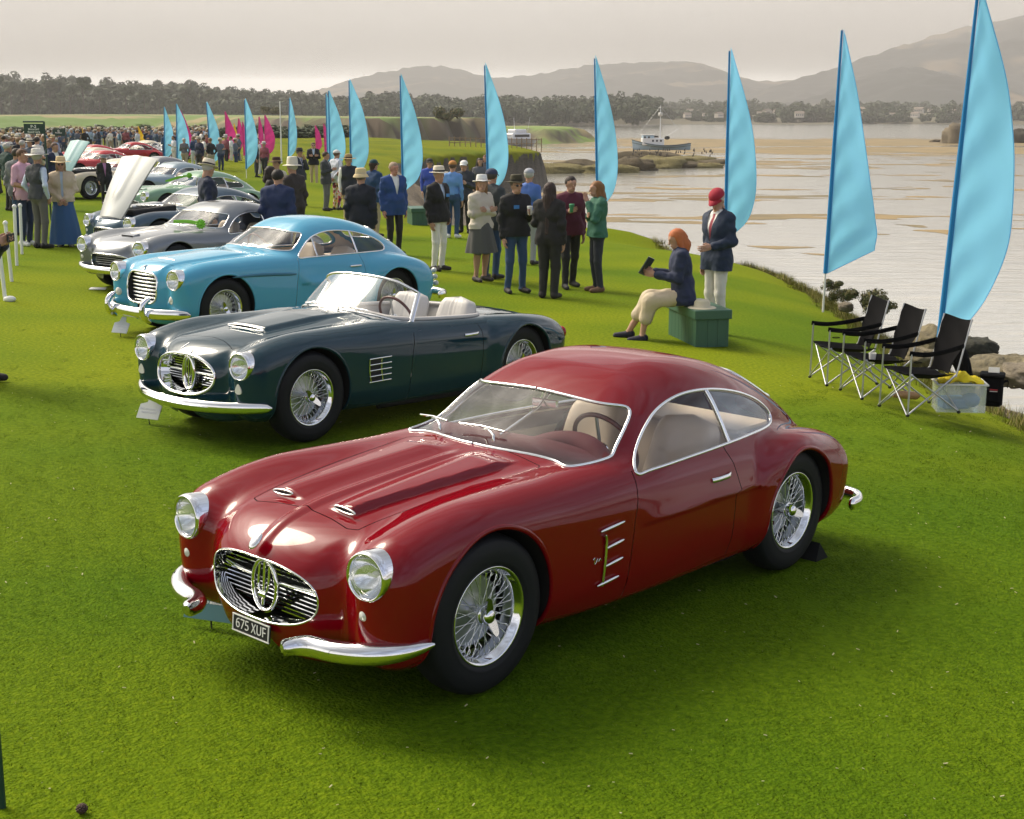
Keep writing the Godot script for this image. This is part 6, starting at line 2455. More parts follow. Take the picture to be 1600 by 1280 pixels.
func arm_pose(name_: String) -> Array:  # elbow and wrist from the shoulder, for the left arm
	match name_:
		"pocket": return [Vector3(0.11, -0.27, -0.07), Vector3(0.02, -0.49, 0.06)]
		"hold": return [Vector3(0.05, -0.28, 0.0), Vector3(-0.05, -0.20, 0.23)]
		"low_hold": return [Vector3(0.06, -0.28, -0.01), Vector3(-0.03, -0.33, 0.22)]
		"fold": return [Vector3(0.06, -0.27, 0.04), Vector3(-0.20, -0.21, 0.17)]
		"clasp": return [Vector3(0.07, -0.28, 0.0), Vector3(-0.13, -0.47, 0.17)]
		"back": return [Vector3(0.08, -0.27, -0.10), Vector3(-0.10, -0.46, -0.16)]
		"chin": return [Vector3(0.03, -0.25, 0.13), Vector3(-0.12, 0.00, 0.19)]
		"phone": return [Vector3(0.05, -0.27, 0.06), Vector3(-0.10, -0.13, 0.26)]
		"out": return [Vector3(0.12, -0.26, -0.05), Vector3(0.19, -0.47, 0.06)]
	return [Vector3(0.05, -0.29, -0.03), Vector3(0.045, -0.545, 0.03)]


func joints(s: Dictionary) -> Dictionary:
	var j := {}
	var b: float = s.get("broad", 1.0)
	for g: float in [1.0, -1.0]:
		var k := "l" if g > 0.0 else "r"
		var st: float = s.get("stance", 0.0)
		var step: float = s.get("step", 0.0) * g
		j["hip" + k] = Vector3(g * 0.088 * b, 0.93, 0)
		j["knee" + k] = Vector3(g * (0.095 + st * 0.5), 0.50, 0.02 + step * 0.5)
		j["ankle" + k] = Vector3(g * (0.095 + st), 0.085, -0.03 + step)
		j["toe" + k] = j["ankle" + k] + Vector3(g * 0.035, -0.048, 0.16)
		j["sh" + k] = Vector3(g * 0.175 * b, 1.415, -0.015)
		var arm := arm_pose(s.get("arm_" + k, "down"))
		j["el" + k] = j["sh" + k] + arm[0] * Vector3(g, 1, 1)
		j["wr" + k] = j["sh" + k] + arm[1] * Vector3(g, 1, 1)
	j.neck = Vector3(0, 1.47, -0.015)
	j.head = Vector3(0, 1.625, 0.025)
	j.chest = Vector3(0, 1.28, 0.0)
	j.waist = Vector3(0, 1.06, 0.0)
	j.pelvis = Vector3(0, 0.95, 0.0)
	for k: String in s.get("at", {}):
		j[k] = s.at[k]
	return j


func body_bones(j: Dictionary, s: Dictionary, grow := 0.0, jacket := false) -> Array:
	var b: float = s.get("broad", 1.0)
	var f: float = s.get("belly", 0.0)
	var up: Vector3 = (j.neck - j.pelvis).normalized()
	var rt: Vector3 = (j.shl - j.shr).normalized()
	var fw := rt.cross(up)
	var o := []
	o.append([j.chest + rt * 0.085 * b, j.chest - rt * 0.085 * b, 0.118 + grow, 0.118 + grow, TORSO])
	o.append([j.chest + rt * 0.10 * b + up * 0.09, j.chest - rt * 0.10 * b + up * 0.09, 0.095 + grow, 0.095 + grow, TORSO])
	o.append([j.waist + rt * 0.065 * b + fw * f * 0.4, j.waist - rt * 0.065 * b + fw * f * 0.4, 0.105 + f * 0.5 + grow, 0.105 + f * 0.5 + grow, TORSO])
	o.append([j.chest, j.waist, 0.11 + grow, 0.11 + grow, TORSO])
	o.append([j.shl - rt * 0.02, j.neck - up * 0.01, 0.062 + grow, 0.055 + grow, TORSO])
	o.append([j.shr + rt * 0.02, j.neck - up * 0.01, 0.062 + grow, 0.055 + grow, TORSO])
	o.append([j.hipl + rt * 0.0, j.hipr, 0.115 + grow, 0.115 + grow, TORSO if jacket else PELVIS])
	o.append([j.waist, j.pelvis, 0.11 + grow, 0.115 + grow, TORSO if jacket else PELVIS])
	for k: String in ["l", "r"]:
		o.append([j["sh" + k], j["el" + k], 0.058 + grow, 0.046 + grow, ARM, 0.03])
		var w: Vector3 = j["wr" + k]
		o.append([j["el" + k], w if not jacket else (w as Vector3).move_toward(j["el" + k], 0.02), 0.045 + grow, (0.031 if not jacket else 0.036) + grow, FORE, 0.03])
		if jacket:
			continue
		var wide: float = s.get("leg", 1.0)
		o.append([j["hip" + k], j["knee" + k], 0.092 * minf(wide, 1.15), 0.066 * wide, THIGH, 0.035])
		o.append([j["knee" + k], (j["ankle" + k] as Vector3) + (Vector3(0, -0.02, 0) if wide > 1.0 else Vector3.ZERO), 0.063 * wide, (0.050 if s.get("bare", false) == false else 0.036) * wide, CALF, 0.03])
		if s.get("bare", false):
			o.append([(j["knee" + k] as Vector3).lerp(j["ankle" + k], 0.25) + Vector3(0, 0, -0.018), (j["knee" + k] as Vector3).lerp(j["ankle" + k], 0.45) + Vector3(0, 0, -0.012), 0.05, 0.042, CALF, 0.03])
		o.append([(j["ankle" + k] as Vector3) + Vector3(0, -0.03, -0.03), j["toe" + k], 0.05, 0.036, FOOT, 0.02])
	if not jacket:
		o.append([j.neck - up * 0.03, j.head - up * 0.05, 0.056, 0.052, SKIN, 0.03])
	return o


func head_bones(j: Dictionary, hb: Basis) -> Array:
	var h: Vector3 = j.head
	var P := func(x: float, y: float, z: float) -> Vector3: return h + hb * Vector3(x, y, z)
	return [
		[P.call(0, 0.035, -0.02), P.call(0, 0.03, 0.015), 0.082, 0.078, HEAD], [P.call(0, -0.01, 0.015), P.call(0, -0.06, 0.04), 0.066, 0.048, HEAD],
		[P.call(0, -0.085, 0.055), P.call(0, -0.08, 0.045), 0.026, 0.034, HEAD], [P.call(0, 0.018, 0.088), P.call(0, -0.026, 0.106), 0.010, 0.015, HEAD, 0.012],
		[P.call(0, -0.03, -0.02), P.call(0, -0.12, -0.04), 0.055, 0.05, HEAD], [P.call(0.074, 0.0, -0.005), P.call(0.077, -0.03, -0.01), 0.014, 0.010, HEAD, 0.01],
		[P.call(-0.074, 0.0, -0.005), P.call(-0.077, -0.03, -0.01), 0.014, 0.010, HEAD, 0.01], [P.call(0.032, 0.03, 0.082), P.call(-0.032, 0.03, 0.082), 0.013, 0.013, HEAD, 0.02],
		[P.call(0.017, -0.058, 0.088), P.call(-0.017, -0.058, 0.088), 0.010, 0.010, HEAD, 0.012],
	]


func figure_parts(s: Dictionary) -> Dictionary:  # every mesh of one person; runs on a worker thread
	var j := joints(s)
	var cell: float = s.get("cell", 0.02)
	var tags := PackedByteArray()
	var m := nets(body_bones(j, s), cell, 0.055, tags)
	var skin: Color = s.get("skin", Color(0.42, 0.24, 0.165))
	var top: Color = s.top
	var legs: Color = s.legs
	var shoes: Color = s.get("shoes", Color(0.02, 0.018, 0.016))
	var up: Vector3 = (j.neck - j.pelvis).normalized()
	var rt: Vector3 = (j.shl - j.shr).normalized()
	var fw := rt.cross(up)
	for k in m.v.size():
		var p := m.v[k]
		var c := skin
		match tags[k]:
			TORSO:
				c = top
			ARM:
				c = top if not s.get("vest_sleeve") else s.vest_sleeve
			FORE:
				c = skin if s.get("short_sleeves", false) else (top if not s.get("vest_sleeve") else s.vest_sleeve)
			PELVIS, THIGH:
				c = legs if not (s.get("untucked", false) and tags[k] == PELVIS) else top
			CALF:
				c = skin if s.get("bare", false) else legs
			FOOT:
				c = shoes
		var q: Vector3 = p - j.neck
		if tags[k] == TORSO and s.has("shirt") and q.dot(fw) > 0.02:
			var y := q.dot(up)
			var x := absf(q.dot(rt))
			if x < 0.022 + 0.0 * y and s.has("tie") and y < 0.0:
				c = s.tie
			elif y > -0.5:
				c = s.shirt
		if tags[k] == TORSO and s.has("collar") and q.dot(up) > -0.045 and q.length() < 0.12:
			c = s.collar
		if s.has("print") and tags[k] >= PELVIS and tags[k] <= CALF:  # a bright patchwork cloth
			var n := fold_noise.get_noise_3d(p.x * 4.0, p.y * 4.0, p.z * 4.0)
			c = [Color(0.02, 0.02, 0.03), Color(0.6, 0.35, 0.02), Color(0.7, 0.7, 0.66), Color(0.4, 0.02, 0.05), Color(0.03, 0.03, 0.05)][int(clampf((n + 0.45) * 5.5, 0.0, 4.0))]
		m.c[k] = c
		if tags[k] != SKIN and tags[k] != FOOT:
			m.v[k] += m.n[k] * 0.012 * fold_noise.get_noise_3d(p.x * 9.0, p.y * 4.5, p.z * 9.0)
	m.smooth()
	var out := {}
	# head
	var look: Vector3 = s.get("look", Vector3(0, 0, 1))
	look = look.normalized()
	var hx := Vector3.UP.cross(look).normalized()
	var hb := Basis(hx, look.cross(hx), look)
	var ht := PackedByteArray()
	var hm := nets(head_bones(j, hb), cell * 0.5, 0.03, ht)
	hm.c.fill(skin)
	for g: float in [1.0, -1.0]:
		hm.col = Color(0.6, 0.58, 0.55)
		hm.ell(j.head + hb * Vector3(g * 0.03, 0.012, 0.083), Vector3(0.012, 0.007, 0.008), hb, 8)
		hm.col = Color(0.02, 0.014, 0.01)
		hm.ell(j.head + hb * Vector3(g * 0.03, 0.012, 0.0885), Vector3(0.0058, 0.0062, 0.004), hb, 8)
		hm.col = (s.get("hair", Color(0.05, 0.03, 0.02)) as Color).lerp(skin, 0.3)
		hm.ell(j.head + hb * Vector3(g * 0.031, 0.032, 0.088), Vector3(0.017, 0.004, 0.006), hb, 8)
	hm.col = Color(skin.r * 0.75, skin.g * 0.45, skin.b * 0.45)
	hm.ell(j.head + hb * Vector3(0, -0.058, 0.095), Vector3(0.019, 0.0055, 0.006), hb, 8)
	m.append(hm)
	# hands
	var hm2 := MB.new()
	hm2.append(hand_mesh)
	hm2.c.fill(skin)
	for g: float in [1.0, -1.0]:
		var k := "l" if g > 0.0 else "r"
		var d: Vector3 = (j["wr" + k] - j["el" + k]).normalized()
		var y := -d
		var z := Vector3(0, 0.35, 1) if absf(d.y) > 0.7 else Vector3.UP
		z = (z - y * z.dot(y)).normalized()
		var x := y.cross(z)
		m.append(hm2, Transform3D(Basis(x * g, y, z), j["wr" + k] + d * 0.012))
	out.body = m
	# a coat or sweater as a shell of its own
	if s.has("jacket"):
		var jt := PackedByteArray()
		var hem: float = s.get("hem", 0.80)
		var bones := body_bones(j, s, s.get("loose", 0.018), true)
		var b: float = s.get("broad", 1.0)
		var drop: Vector3 = -up if not s.has("at") else s.get("hang", -up)
		bones.append([j.pelvis + rt * 0.09 * b + drop * 0.02, j.pelvis + rt * 0.105 * b + drop * 0.20, 0.125, 0.13, TORSO])
		bones.append([j.pelvis - rt * 0.09 * b + drop * 0.02, j.pelvis - rt * 0.105 * b + drop * 0.20, 0.125, 0.13, TORSO])
		var jm := nets(bones, cell, 0.055, jt)
		var f := PackedFloat32Array()
		f.resize(jm.v.size())
		var cut_y: float = (hem - 0.95)
		var open: float = s.get("open", 0.0)
		for k in jm.v.size():
			var p := jm.v[k]
			var q: Vector3 = p - j.pelvis
			var e := 1.0
			if jt[k] == TORSO:
				e = q.dot(up) - cut_y
				var nq: Vector3 = p - j.neck
				e = minf(e, Vector3(nq.dot(rt), nq.dot(up) * 1.1 - 0.01, nq.dot(fw) * 0.9).length() - 0.072)
				if open > 0.0 and nq.dot(fw) > 0.0:  # lapels: a V from the collar down to the button
					e = minf(e, absf(nq.dot(rt)) - maxf(open * (nq.dot(up) + s.get("button", 0.36)) / s.get("button", 0.36), s.get("gap", -1.0)))
			f[k] = e
		for k in jm.v.size():
			var p := jm.v[k]
			jm.v[k] += jm.n[k] * (0.014 * fold_noise.get_noise_3d(p.x * 8.0, p.y * 5.0, p.z * 8.0) + 0.007 * sin(p.y * 40.0 + p.x * 25.0 + 4.0 * fold_noise.get_noise_3d(p.x * 5.0, p.y * 5.0, p.z * 5.0)) * smoothstep(0.1, 0.25, absf(p.x)))
		jm.smooth()
		out.jacket = clip(jm, f)[0]
		if s.has("vest"):
			var fv := PackedFloat32Array()
			var jk: MB = out.jacket
			fv.resize(jk.v.size())
			for k in jk.v.size():
				fv[k] = 0.195 * b - absf((jk.v[k] - j.chest).dot(rt))
			out.jacket = clip(jk, fv)[0]
	if s.has("skirt"):
		var sk := MB.new()
		var a: float = s.skirt[0]
		var z: float = s.skirt[1]
		var flare: float = s.skirt[2]
		for r in 15:
			var u := r / 14.0
			for k in 49:
				var an := TAU * k / 48
				var w := lerpf(0.135, 0.16 + flare, pow(u, 0.75)) + 0.014 * u * sin(an * 9.0 + u * 2.0)
				sk.add(Vector3(cos(an) * w * 1.12, lerpf(a, z, u), sin(an) * w * 0.95), Vector3.UP)
		for r in 14:
			for k in 48:
				var i0 := r * 49 + k
				sk.face(i0, i0 + 50, i0 + 49)
				sk.face(i0, i0 + 1, i0 + 50)
		sk.smooth()
		out.skirt = sk
	if s.has("lap_skirt"):
		var lt := PackedByteArray()
		var lb := []
		for k: String in ["l", "r"]:
			lb.append([j["hip" + k], j["knee" + k] + Vector3(0, 0.0, -0.02), 0.108, 0.09, 0, 0.07])
			lb.append([j["knee" + k] + Vector3(0, 0.0, -0.02), (j["knee" + k] as Vector3).lerp(j["ankle" + k], 0.5), 0.086, 0.088, 0, 0.10])
		var lm := nets(lb, cell, 0.09, lt)
		for k in lm.v.size():
			var p := lm.v[k]
			lm.v[k] += lm.n[k] * 0.014 * fold_noise.get_noise_3d(p.x * 14.0, p.y * 4.0, p.z * 6.0)
		lm.smooth()
		out.lap = lm
	# hair
	if s.has("hair"):
		var kind: String = s.get("hair_kind", "short")
		var hh := MB.new()
		hh.ell(j.head + hb * Vector3(0, 0.042, -0.018), Vector3(0.091, 0.092, 0.106), hb, 22)
		var fh := PackedFloat32Array()
		fh.resize(hh.v.size())
		for k in hh.v.size():
			var p: Vector3 = hb.inverse() * (hh.v[k] - j.head)
			var face_line: float = 0.062 - maxf(p.z - 0.03, 0.0) * 0.2 if p.z > 0.02 else (-0.035 if kind == "short" else -0.06)
			fh[k] = p.y - face_line + 0.012 * fold_noise.get_noise_3d(p.x * 60.0, p.y * 60.0, p.z * 60.0)
			hh.v[k] += hh.n[k] * 0.010 * fold_noise.get_noise_3d(p.x * 40.0, p.y * 40.0, p.z * 40.0)
		hh.smooth()
		hh = clip(hh, fh)[0]
		if kind == "long" or kind == "bob" or kind == "tail":
			var l := 0.16 if kind == "bob" else (0.62 if kind == "long" else 0.34)
			var w := 0.075 if kind != "tail" else 0.035
			var lt := PackedByteArray()
			var bones := [[j.head + hb * Vector3(0, 0.02, -0.05), j.head + hb * Vector3(0, -0.10, -0.075), 0.085, w, 0], [j.head + hb * Vector3(0, -0.10, -0.075), j.head + Vector3(0, -l, 0) + hb * Vector3(0, 0, -0.12), w, w * 0.75, 0]]
			for g: float in [1.0, -1.0]:
				if kind != "tail":
					bones.append([j.head + hb * Vector3(g * 0.062, 0.03, -0.01), j.head + hb * Vector3(g * 0.07, -minf(l, 0.2), -0.02), 0.035, 0.028, 0])
					if kind == "long":
						bones.append([j.head + hb * Vector3(g * 0.05, -0.1, -0.07), j.head + Vector3(0, -l * 0.95, 0) + hb * Vector3(g * 0.05, 0, -0.11), 0.045, 0.04, 0])
			var lm := nets(bones, 0.013, 0.03, lt)
			for k in lm.v.size():
				var p := lm.v[k]
				lm.v[k] += lm.n[k] * (0.008 * sin(p.x * 150.0 + p.y * 6.0) * 0.5 + 0.012 * fold_noise.get_noise_3d(p.x * 30.0, p.y * 8.0, p.z * 30.0))
			lm.smooth()
			hh.append(lm)
		out.hair = hh
	out.hb = hb
	out.j = j
	return out


func hat(o: Node3D, r: Dictionary, kind: String, c: Color, band: Color, tilt := 0.0) -> void:
	var hb: Basis = r.hb * Basis(Vector3.RIGHT, tilt)
	var at: Vector3 = r.j.head + r.hb * Vector3(0, 0.062, -0.012)
	var m := MB.new()
	var mt := mat(c, 0.85)
	if kind == "cap":
		m.ell(at + hb * Vector3(0, 0.005, 0), Vector3(0.096, 0.082, 0.112), hb, 20)
		var f := PackedFloat32Array()
		for k in m.v.size():
			f.append((hb.inverse() * (m.v[k] - at)).y + 0.006)
		m = clip(m, f)[0]
		part(o, "cap", m, mt)
		m = MB.new()
		for g in 2:
			var k0 := m.v.size()
			for a in 9:
				for u in 5:
					var an := PI * (0.18 + 0.64 * a / 8.0)
					var rr := 0.09 + u * 0.021 * sin(PI * a / 8.0) * 1.05
					m.add(at + hb * Vector3(cos(an) * 0.105, 0.004 - u * u * 0.0016 - 0.02 * absf(cos(an)) - g * 0.006, sin(an) * (0.1 + (rr - 0.09) * 1.0)), Vector3.UP)
			for a in 8:
				for u in 4:
					var i0 := k0 + a * 5 + u
					if g == 0:
						m.face(i0, i0 + 5, i0 + 6)
						m.face(i0, i0 + 6, i0 + 1)
					else:
						m.face(i0, i0 + 6, i0 + 5)
						m.face(i0, i0 + 1, i0 + 6)
		m.smooth()
		part(o, "cap_bill", m, mat(band, 0.85))
		return
	var brim := 0.165
	var tall := 0.115
	if kind == "wide":
		brim = 0.21
	elif kind == "tall":
		brim = 0.175
		tall = 0.155
	elif kind == "bucket":
		brim = 0.14
	var fall := 0.012 if kind != "bucket" else 0.05
	var xf := Transform3D(hb * Basis.from_scale(Vector3(0.95, 1, 1.12)), at)
	m.lathe(PackedVector2Array([Vector2(brim, -fall), Vector2(brim, -fall + 0.006), Vector2(brim * 0.85, -0.002), Vector2(0.112, 0.008), Vector2(0.1, 0.012), Vector2(0.099, tall * 0.4), Vector2(0.092, tall * 0.8), Vector2(0.082, tall * 0.97), Vector2(0.06, tall), Vector2(0.0, tall * 0.86)]), xf, 30)
	m.lathe(PackedVector2Array([Vector2(0.09, -0.004), Vector2(brim * 0.85, -0.010), Vector2(brim, -fall)]), xf, 30)
	if kind != "tall":
		for k in m.v.size():  # the brim turns up a little at the sides
			var p: Vector3 = hb.inverse() * (m.v[k] - at)
			var l := Vector2(p.x, p.z).length()
			if l > 0.11:
				m.v[k] += hb.y * (0.9 * (l - 0.11) * (absf(p.x) / l) * (0.35 if kind != "wide" else 0.25))
	part(o, "hat", m, mt)
	m = MB.new()
	m.lathe(PackedVector2Array([Vector2(0.1005, 0.012), Vector2(0.1015, 0.014), Vector2(0.1005, 0.042), Vector2(0.0985, 0.044)]), xf, 30)
	part(o, "hat_band", m, mat(band, 0.8))


func place_person(s: Dictionary, r: Dictionary) -> Node3D:
	var size: float = s.get("h", 1.75) / 1.75
	var xf := stand(s.x, s.z, s.get("yaw", 0.0), size)
	xf.origin.y += s.get("lift", 0.0)
	var o := MeshInstance3D.new()
	o.mesh = r.body.mesh()
	o.material_override = M.person
	o.name = numbered("person")
	add_child(o)
	o.transform = xf
	tag(o, s.label, "person", s.get("group", "visitors on the lawn"))
	if r.has("jacket"):
		part(o, s.get("coat_name", "jacket"), r.jacket, mat(s.jacket, 0.85))
	if r.has("lap"):
		part(o, "skirt", r.lap, mat(s.lap_skirt, 0.85))
	if r.has("skirt"):
		part(o, "skirt", r.skirt, mat(s.skirt[3], 0.85))
	if r.has("hair"):
		part(o, "hair", r.hair, mat(s.hair, 0.7))
	if s.has("hat"):
		hat(o, r, s.hat[0], s.hat[1], s.hat[2], s.hat[3] if s.hat.size() > 3 else 0.0)
	if s.get("shades", false):
		var m := MB.new()
		for g: float in [1.0, -1.0]:
			m.ell(r.j.head + r.hb * Vector3(g * 0.032, 0.012, 0.096), Vector3(0.025, 0.018, 0.006), r.hb, 10)
			m.tube(PackedVector3Array([r.j.head + r.hb * Vector3(g * 0.056, 0.018, 0.09), r.j.head + r.hb * Vector3(g * 0.083, 0.016, 0.0)]), 0.003, 4)
		part(o, "sunglasses", m, M.dark_glass)
	if s.has("badge"):
		var m := MB.new()
		var j: Dictionary = r.j
		m.box(j.chest + Vector3(s.badge[0], s.badge[1], 0.148), Vector3(0.09, 0.055, 0.006), Basis(), 0.002)
		part(o, "name_badge", m, mat(s.badge[2], 0.6))
	if s.has("lanyard"):
		var m := MB.new()
		var j: Dictionary = r.j
		for g: float in [1.0, -1.0]:
			m.tube(spline3([j.neck + Vector3(g * 0.06, 0.0, 0.02), j.neck + Vector3(g * 0.065, -0.08, 0.13), j.chest + Vector3(g * 0.02, -0.1, 0.155), j.chest + Vector3(0, -0.17, 0.16)], 4), 0.008, 5, false, 0.4)
		part(o, "lanyard", m, mat(s.lanyard, 0.7))
	match s.get("holds", ""):
		"white_cup", "green_cup":
			var k := "l" if s.holds == "white_cup" else "r"
			var d: Vector3 = (r.j["wr" + k] - r.j["el" + k]).normalized()
			var m := MB.new()
			m.lathe(PackedVector2Array([Vector2(0, -0.06), Vector2(0.03, -0.06), Vector2(0.04, 0.055), Vector2(0.043, 0.06), Vector2(0.038, 0.07), Vector2(0, 0.072)]), Transform3D(), 16)
			solo("drink_cup", m, M.white_paint if k == "l" else mat(lin(0.05, 0.25, 0.12), 0.5), "%s paper cup held by the man in the %s" % (["white", "black sweater"] if k == "l" else ["green", "burgundy shirt"]), "cup", o.transform * Transform3D(Basis(), r.j["wr" + k] + d * 0.085 + Vector3(0, 0.03, 0)))
		"booklet":
			var at: Vector3 = (r.j.wrl + r.j.wrr) * 0.5 + Vector3(0, 0.09, 0.11)
			var bk := thing("booklet", "dark green booklet held up by the red haired woman", "booklet", o.transform * Transform3D(Basis(Vector3.RIGHT, -0.55), at))
			var m := MB.new()
			m.box(Vector3(0, 0, 0), Vector3(0.16, 0.24, 0.014), Basis(Vector3.UP, -0.6), 0.001)
			part(bk, "cover", m, mat(lin(0.02, 0.035, 0.03), 0.5))
			m = MB.new()
			m.box(Vector3(0, 0.004, 0), Vector3(0.152, 0.24, 0.010), Basis(Vector3.UP, -0.6))
			part(bk, "pages", m, M.milky)
		"phone":
			var m := MB.new()
			m.box(Vector3.ZERO, Vector3(0.15, 0.075, 0.009), Basis(), 0.003)
			solo("phone", m, M.black, "black phone held up at the left edge", "phone", o.transform * Transform3D(Basis(), (r.j.wrl + r.j.wrr) * 0.5 + Vector3(0, 0.06, 0.10)))
	return o


func make_people() -> void:
	fold_noise.seed = 3
	fold_noise.frequency = 1.0
	make_hand()
	var list := cast()
	var done: Array = []
	done.resize(list.size())
	var id := WorkerThreadPool.add_group_task(func(k: int) -> void: done[k] = figure_parts(list[k]), list.size(), 4, true)
	WorkerThreadPool.wait_for_group_task_completion(id)
	for k in list.size():
		place_person(list[k], done[k])
	crowd()


func cast() -> Array:
	var navy := Color(0.016, 0.024, 0.06)
	var black := Color(0.012, 0.012, 0.014)
	var white := Color(0.72, 0.72, 0.70)
	var pale := Color(0.50, 0.60, 0.74)
	var straw := Color(0.62, 0.50, 0.28)
	var cream := Color(0.66, 0.60, 0.48)
	var jeans := Color(0.025, 0.06, 0.14)
	var khaki := Color(0.42, 0.33, 0.20)
	var grey := Color(0.13, 0.13, 0.13)
	var brown := Color(0.06, 0.028, 0.014)
	var silver := Color(0.42, 0.40, 0.37)
	var L := []
	# seated woman and the man behind her bench
	L.append({"x": 2.06, "z": -16.80, "yaw": -1.62, "lift": -0.015, "holds": "booklet", "h": 1.68, "cell": 0.016, "top": navy, "legs": Color(0.50, 0.42, 0.30), "shoes": Color(0.012, 0.014, 0.03), "hair": Color(0.42, 0.12, 0.035), "hair_kind": "bob", "bare": true, "lap_skirt": Color(0.50, 0.42, 0.30), "look": Vector3(0.15, -0.35, 1), "jacket": navy, "hem": 0.84, "loose": 0.02,
		"at": {"pelvis": Vector3(0, 0.60, -0.02), "hipl": Vector3(0.09, 0.58, 0.0), "hipr": Vector3(-0.09, 0.58, 0.0), "waist": Vector3(0, 0.74, 0.0), "chest": Vector3(0, 0.96, 0.03), "neck": Vector3(0, 1.15, 0.04), "head": Vector3(0, 1.295, 0.09), "shl": Vector3(0.165, 1.095, 0.03), "shr": Vector3(-0.165, 1.095, 0.03), "ell": Vector3(0.20, 0.83, 0.08), "wrl": Vector3(0.10, 0.86, 0.34), "elr": Vector3(-0.20, 0.83, 0.10), "wrr": Vector3(-0.06, 0.88, 0.36),
		"kneel": Vector3(0.11, 0.53, 0.42), "kneer": Vector3(-0.10, 0.54, 0.43), "anklel": Vector3(0.09, 0.09, 0.50), "ankler": Vector3(-0.11, 0.11, 0.66), "toel": Vector3(0.10, 0.035, 0.66), "toer": Vector3(-0.12, 0.06, 0.83)}, "label": "red haired woman in a navy jacket seated on the green bench, reading a booklet"})
	L.append({"x": 2.584, "z": -17.614, "yaw": -1.0, "h": 1.80, "cell": 0.016, "top": white, "legs": Color(0.62, 0.60, 0.54), "shoes": black, "hair": silver, "shirt": white, "tie": Color(0.25, 0.03, 0.05), "jacket": Color(0.014, 0.026, 0.055), "open": 0.085, "hem": 0.78, "look": Vector3(0.35, -0.55, 1), "hat": ["cap", Color(0.30, 0.012, 0.03), Color(0.30, 0.012, 0.03), 0.1], "arm_r": "down", "arm_l": "low_hold", "label": "man in a dark red cap, navy blazer and white trousers standing behind the bench"})
	# the group in the middle
	L.append({"x": 1.336, "z": -22.01, "yaw": -1.3, "h": 1.73, "cell": 0.016, "top": Color(0.035, 0.13, 0.085), "legs": Color(0.018, 0.022, 0.035), "shoes": Color(0.16, 0.09, 0.05), "hair": Color(0.20, 0.09, 0.03), "hair_kind": "bob", "arm_l": "chin", "arm_r": "fold", "jacket": Color(0.035, 0.13, 0.085), "coat_name": "sweater", "hem": 0.88, "label": "person in a green sweater and dark trousers, hand raised to the mouth"})
	L.append({"x": 0.929, "z": -22.459, "yaw": 0.35, "h": 1.78, "cell": 0.016, "top": Color(0.085, 0.012, 0.03), "legs": black, "shoes": Color(0.03, 0.03, 0.03), "hair": Color(0.02, 0.013, 0.01), "step": -0.16, "stance": 0.03, "arm_l": "down", "arm_r": "hold", "holds": "green_cup", "untucked": true, "jacket": Color(0.085, 0.012, 0.03), "coat_name": "shirt", "hem": 0.84, "loose": 0.01, "belly": 0.03, "label": "man in a burgundy shirt holding a green cup"})
	L.append({"x": 0.558, "z": -20.915, "yaw": 2.75, "h": 1.72, "cell": 0.016, "top": black, "legs": Color(0.014, 0.013, 0.014), "leg": 1.18, "hair": Color(0.03, 0.015, 0.012), "hair_kind": "long", "jacket": Color(0.014, 0.013, 0.014), "hem": 0.82, "arm_l": "hold", "arm_r": "down", "label": "woman with very long dark hair in a black suit, back turned"})
	L.append({"x": 0.059, "z": -21.471, "yaw": 0.45, "h": 1.76, "cell": 0.016, "top": white, "legs": jeans, "hair": Color(0.10, 0.07, 0.05), "jacket": black, "coat_name": "sweater", "hem": 0.87, "collar": white, "arm_l": "hold", "arm_r": "down", "holds": "white_cup", "stance": 0.03, "shades": true, "hat": ["brim", Color(0.045, 0.04, 0.02), Color(0.02, 0.018, 0.01)], "badge": [-0.06, 0.04, Color(0.05, 0.20, 0.50)], "label": "man in a black sweater, dark olive hat, sunglasses and jeans"})
	L.append({"x": 0.314, "z": -26.333, "yaw": 2.8, "h": 1.78, "top": Color(0.06, 0.14, 0.42), "legs": Color(0.30, 0.31, 0.32), "hair": silver, "hat": ["cap", Color(0.32, 0.34, 0.38), Color(0.40, 0.05, 0.07)], "label": "man in a blue shirt and grey cap seen from behind, between two groups"})
	L.append({"x": -0.508, "z": -23.032, "yaw": 0.75, "h": 1.70, "cell": 0.016, "top": Color(0.55, 0.50, 0.42), "legs": grey, "bare": true, "shoes": Color(0.05, 0.04, 0.04), "hair": Color(0.22, 0.11, 0.045), "hair_kind": "bob", "jacket": Color(0.52, 0.47, 0.39), "coat_name": "sweater", "hem": 0.90, "arm_l": "fold", "arm_r": "fold", "skirt": [1.04, 0.50, 0.10, Color(0.085, 0.085, 0.08)], "hat": ["brim", white, Color(0.6, 0.58, 0.55), -0.1], "look": Vector3(-0.7, 0, 1), "label": "woman in a white hat, cream sweater and dark grey skirt, arms folded"})
	L.append({"x": -0.345, "z": -23.501, "yaw": 2.6, "h": 1.82, "top": Color(0.045, 0.055, 0.06), "legs": jeans, "hair": Color(0.05, 0.04, 0.03), "hat": ["cap", Color(0.03, 0.04, 0.08), Color(0.03, 0.04, 0.08)], "jacket": Color(0.045, 0.055, 0.06), "label": "man in a navy cap and dark jacket close behind the woman with the white hat"})
	L.append({"x": -1.289, "z": -24.668, "yaw": 0.9, "h": 1.78, "cell": 0.018, "top": pale, "legs": Color(0.70, 0.69, 0.66), "hair": Color(0.30, 0.24, 0.18), "jacket": black, "open": 0.05, "button": 0.28, "hem": 0.84, "arm_l": "pocket", "arm_r": "down", "hat": ["brim", cream, black], "badge": [0.08, 0.02, Color(0.05, 0.22, 0.55)], "look": Vector3(-0.3, 0, 1), "label": "man in a banded cream hat, black jacket and white trousers"})
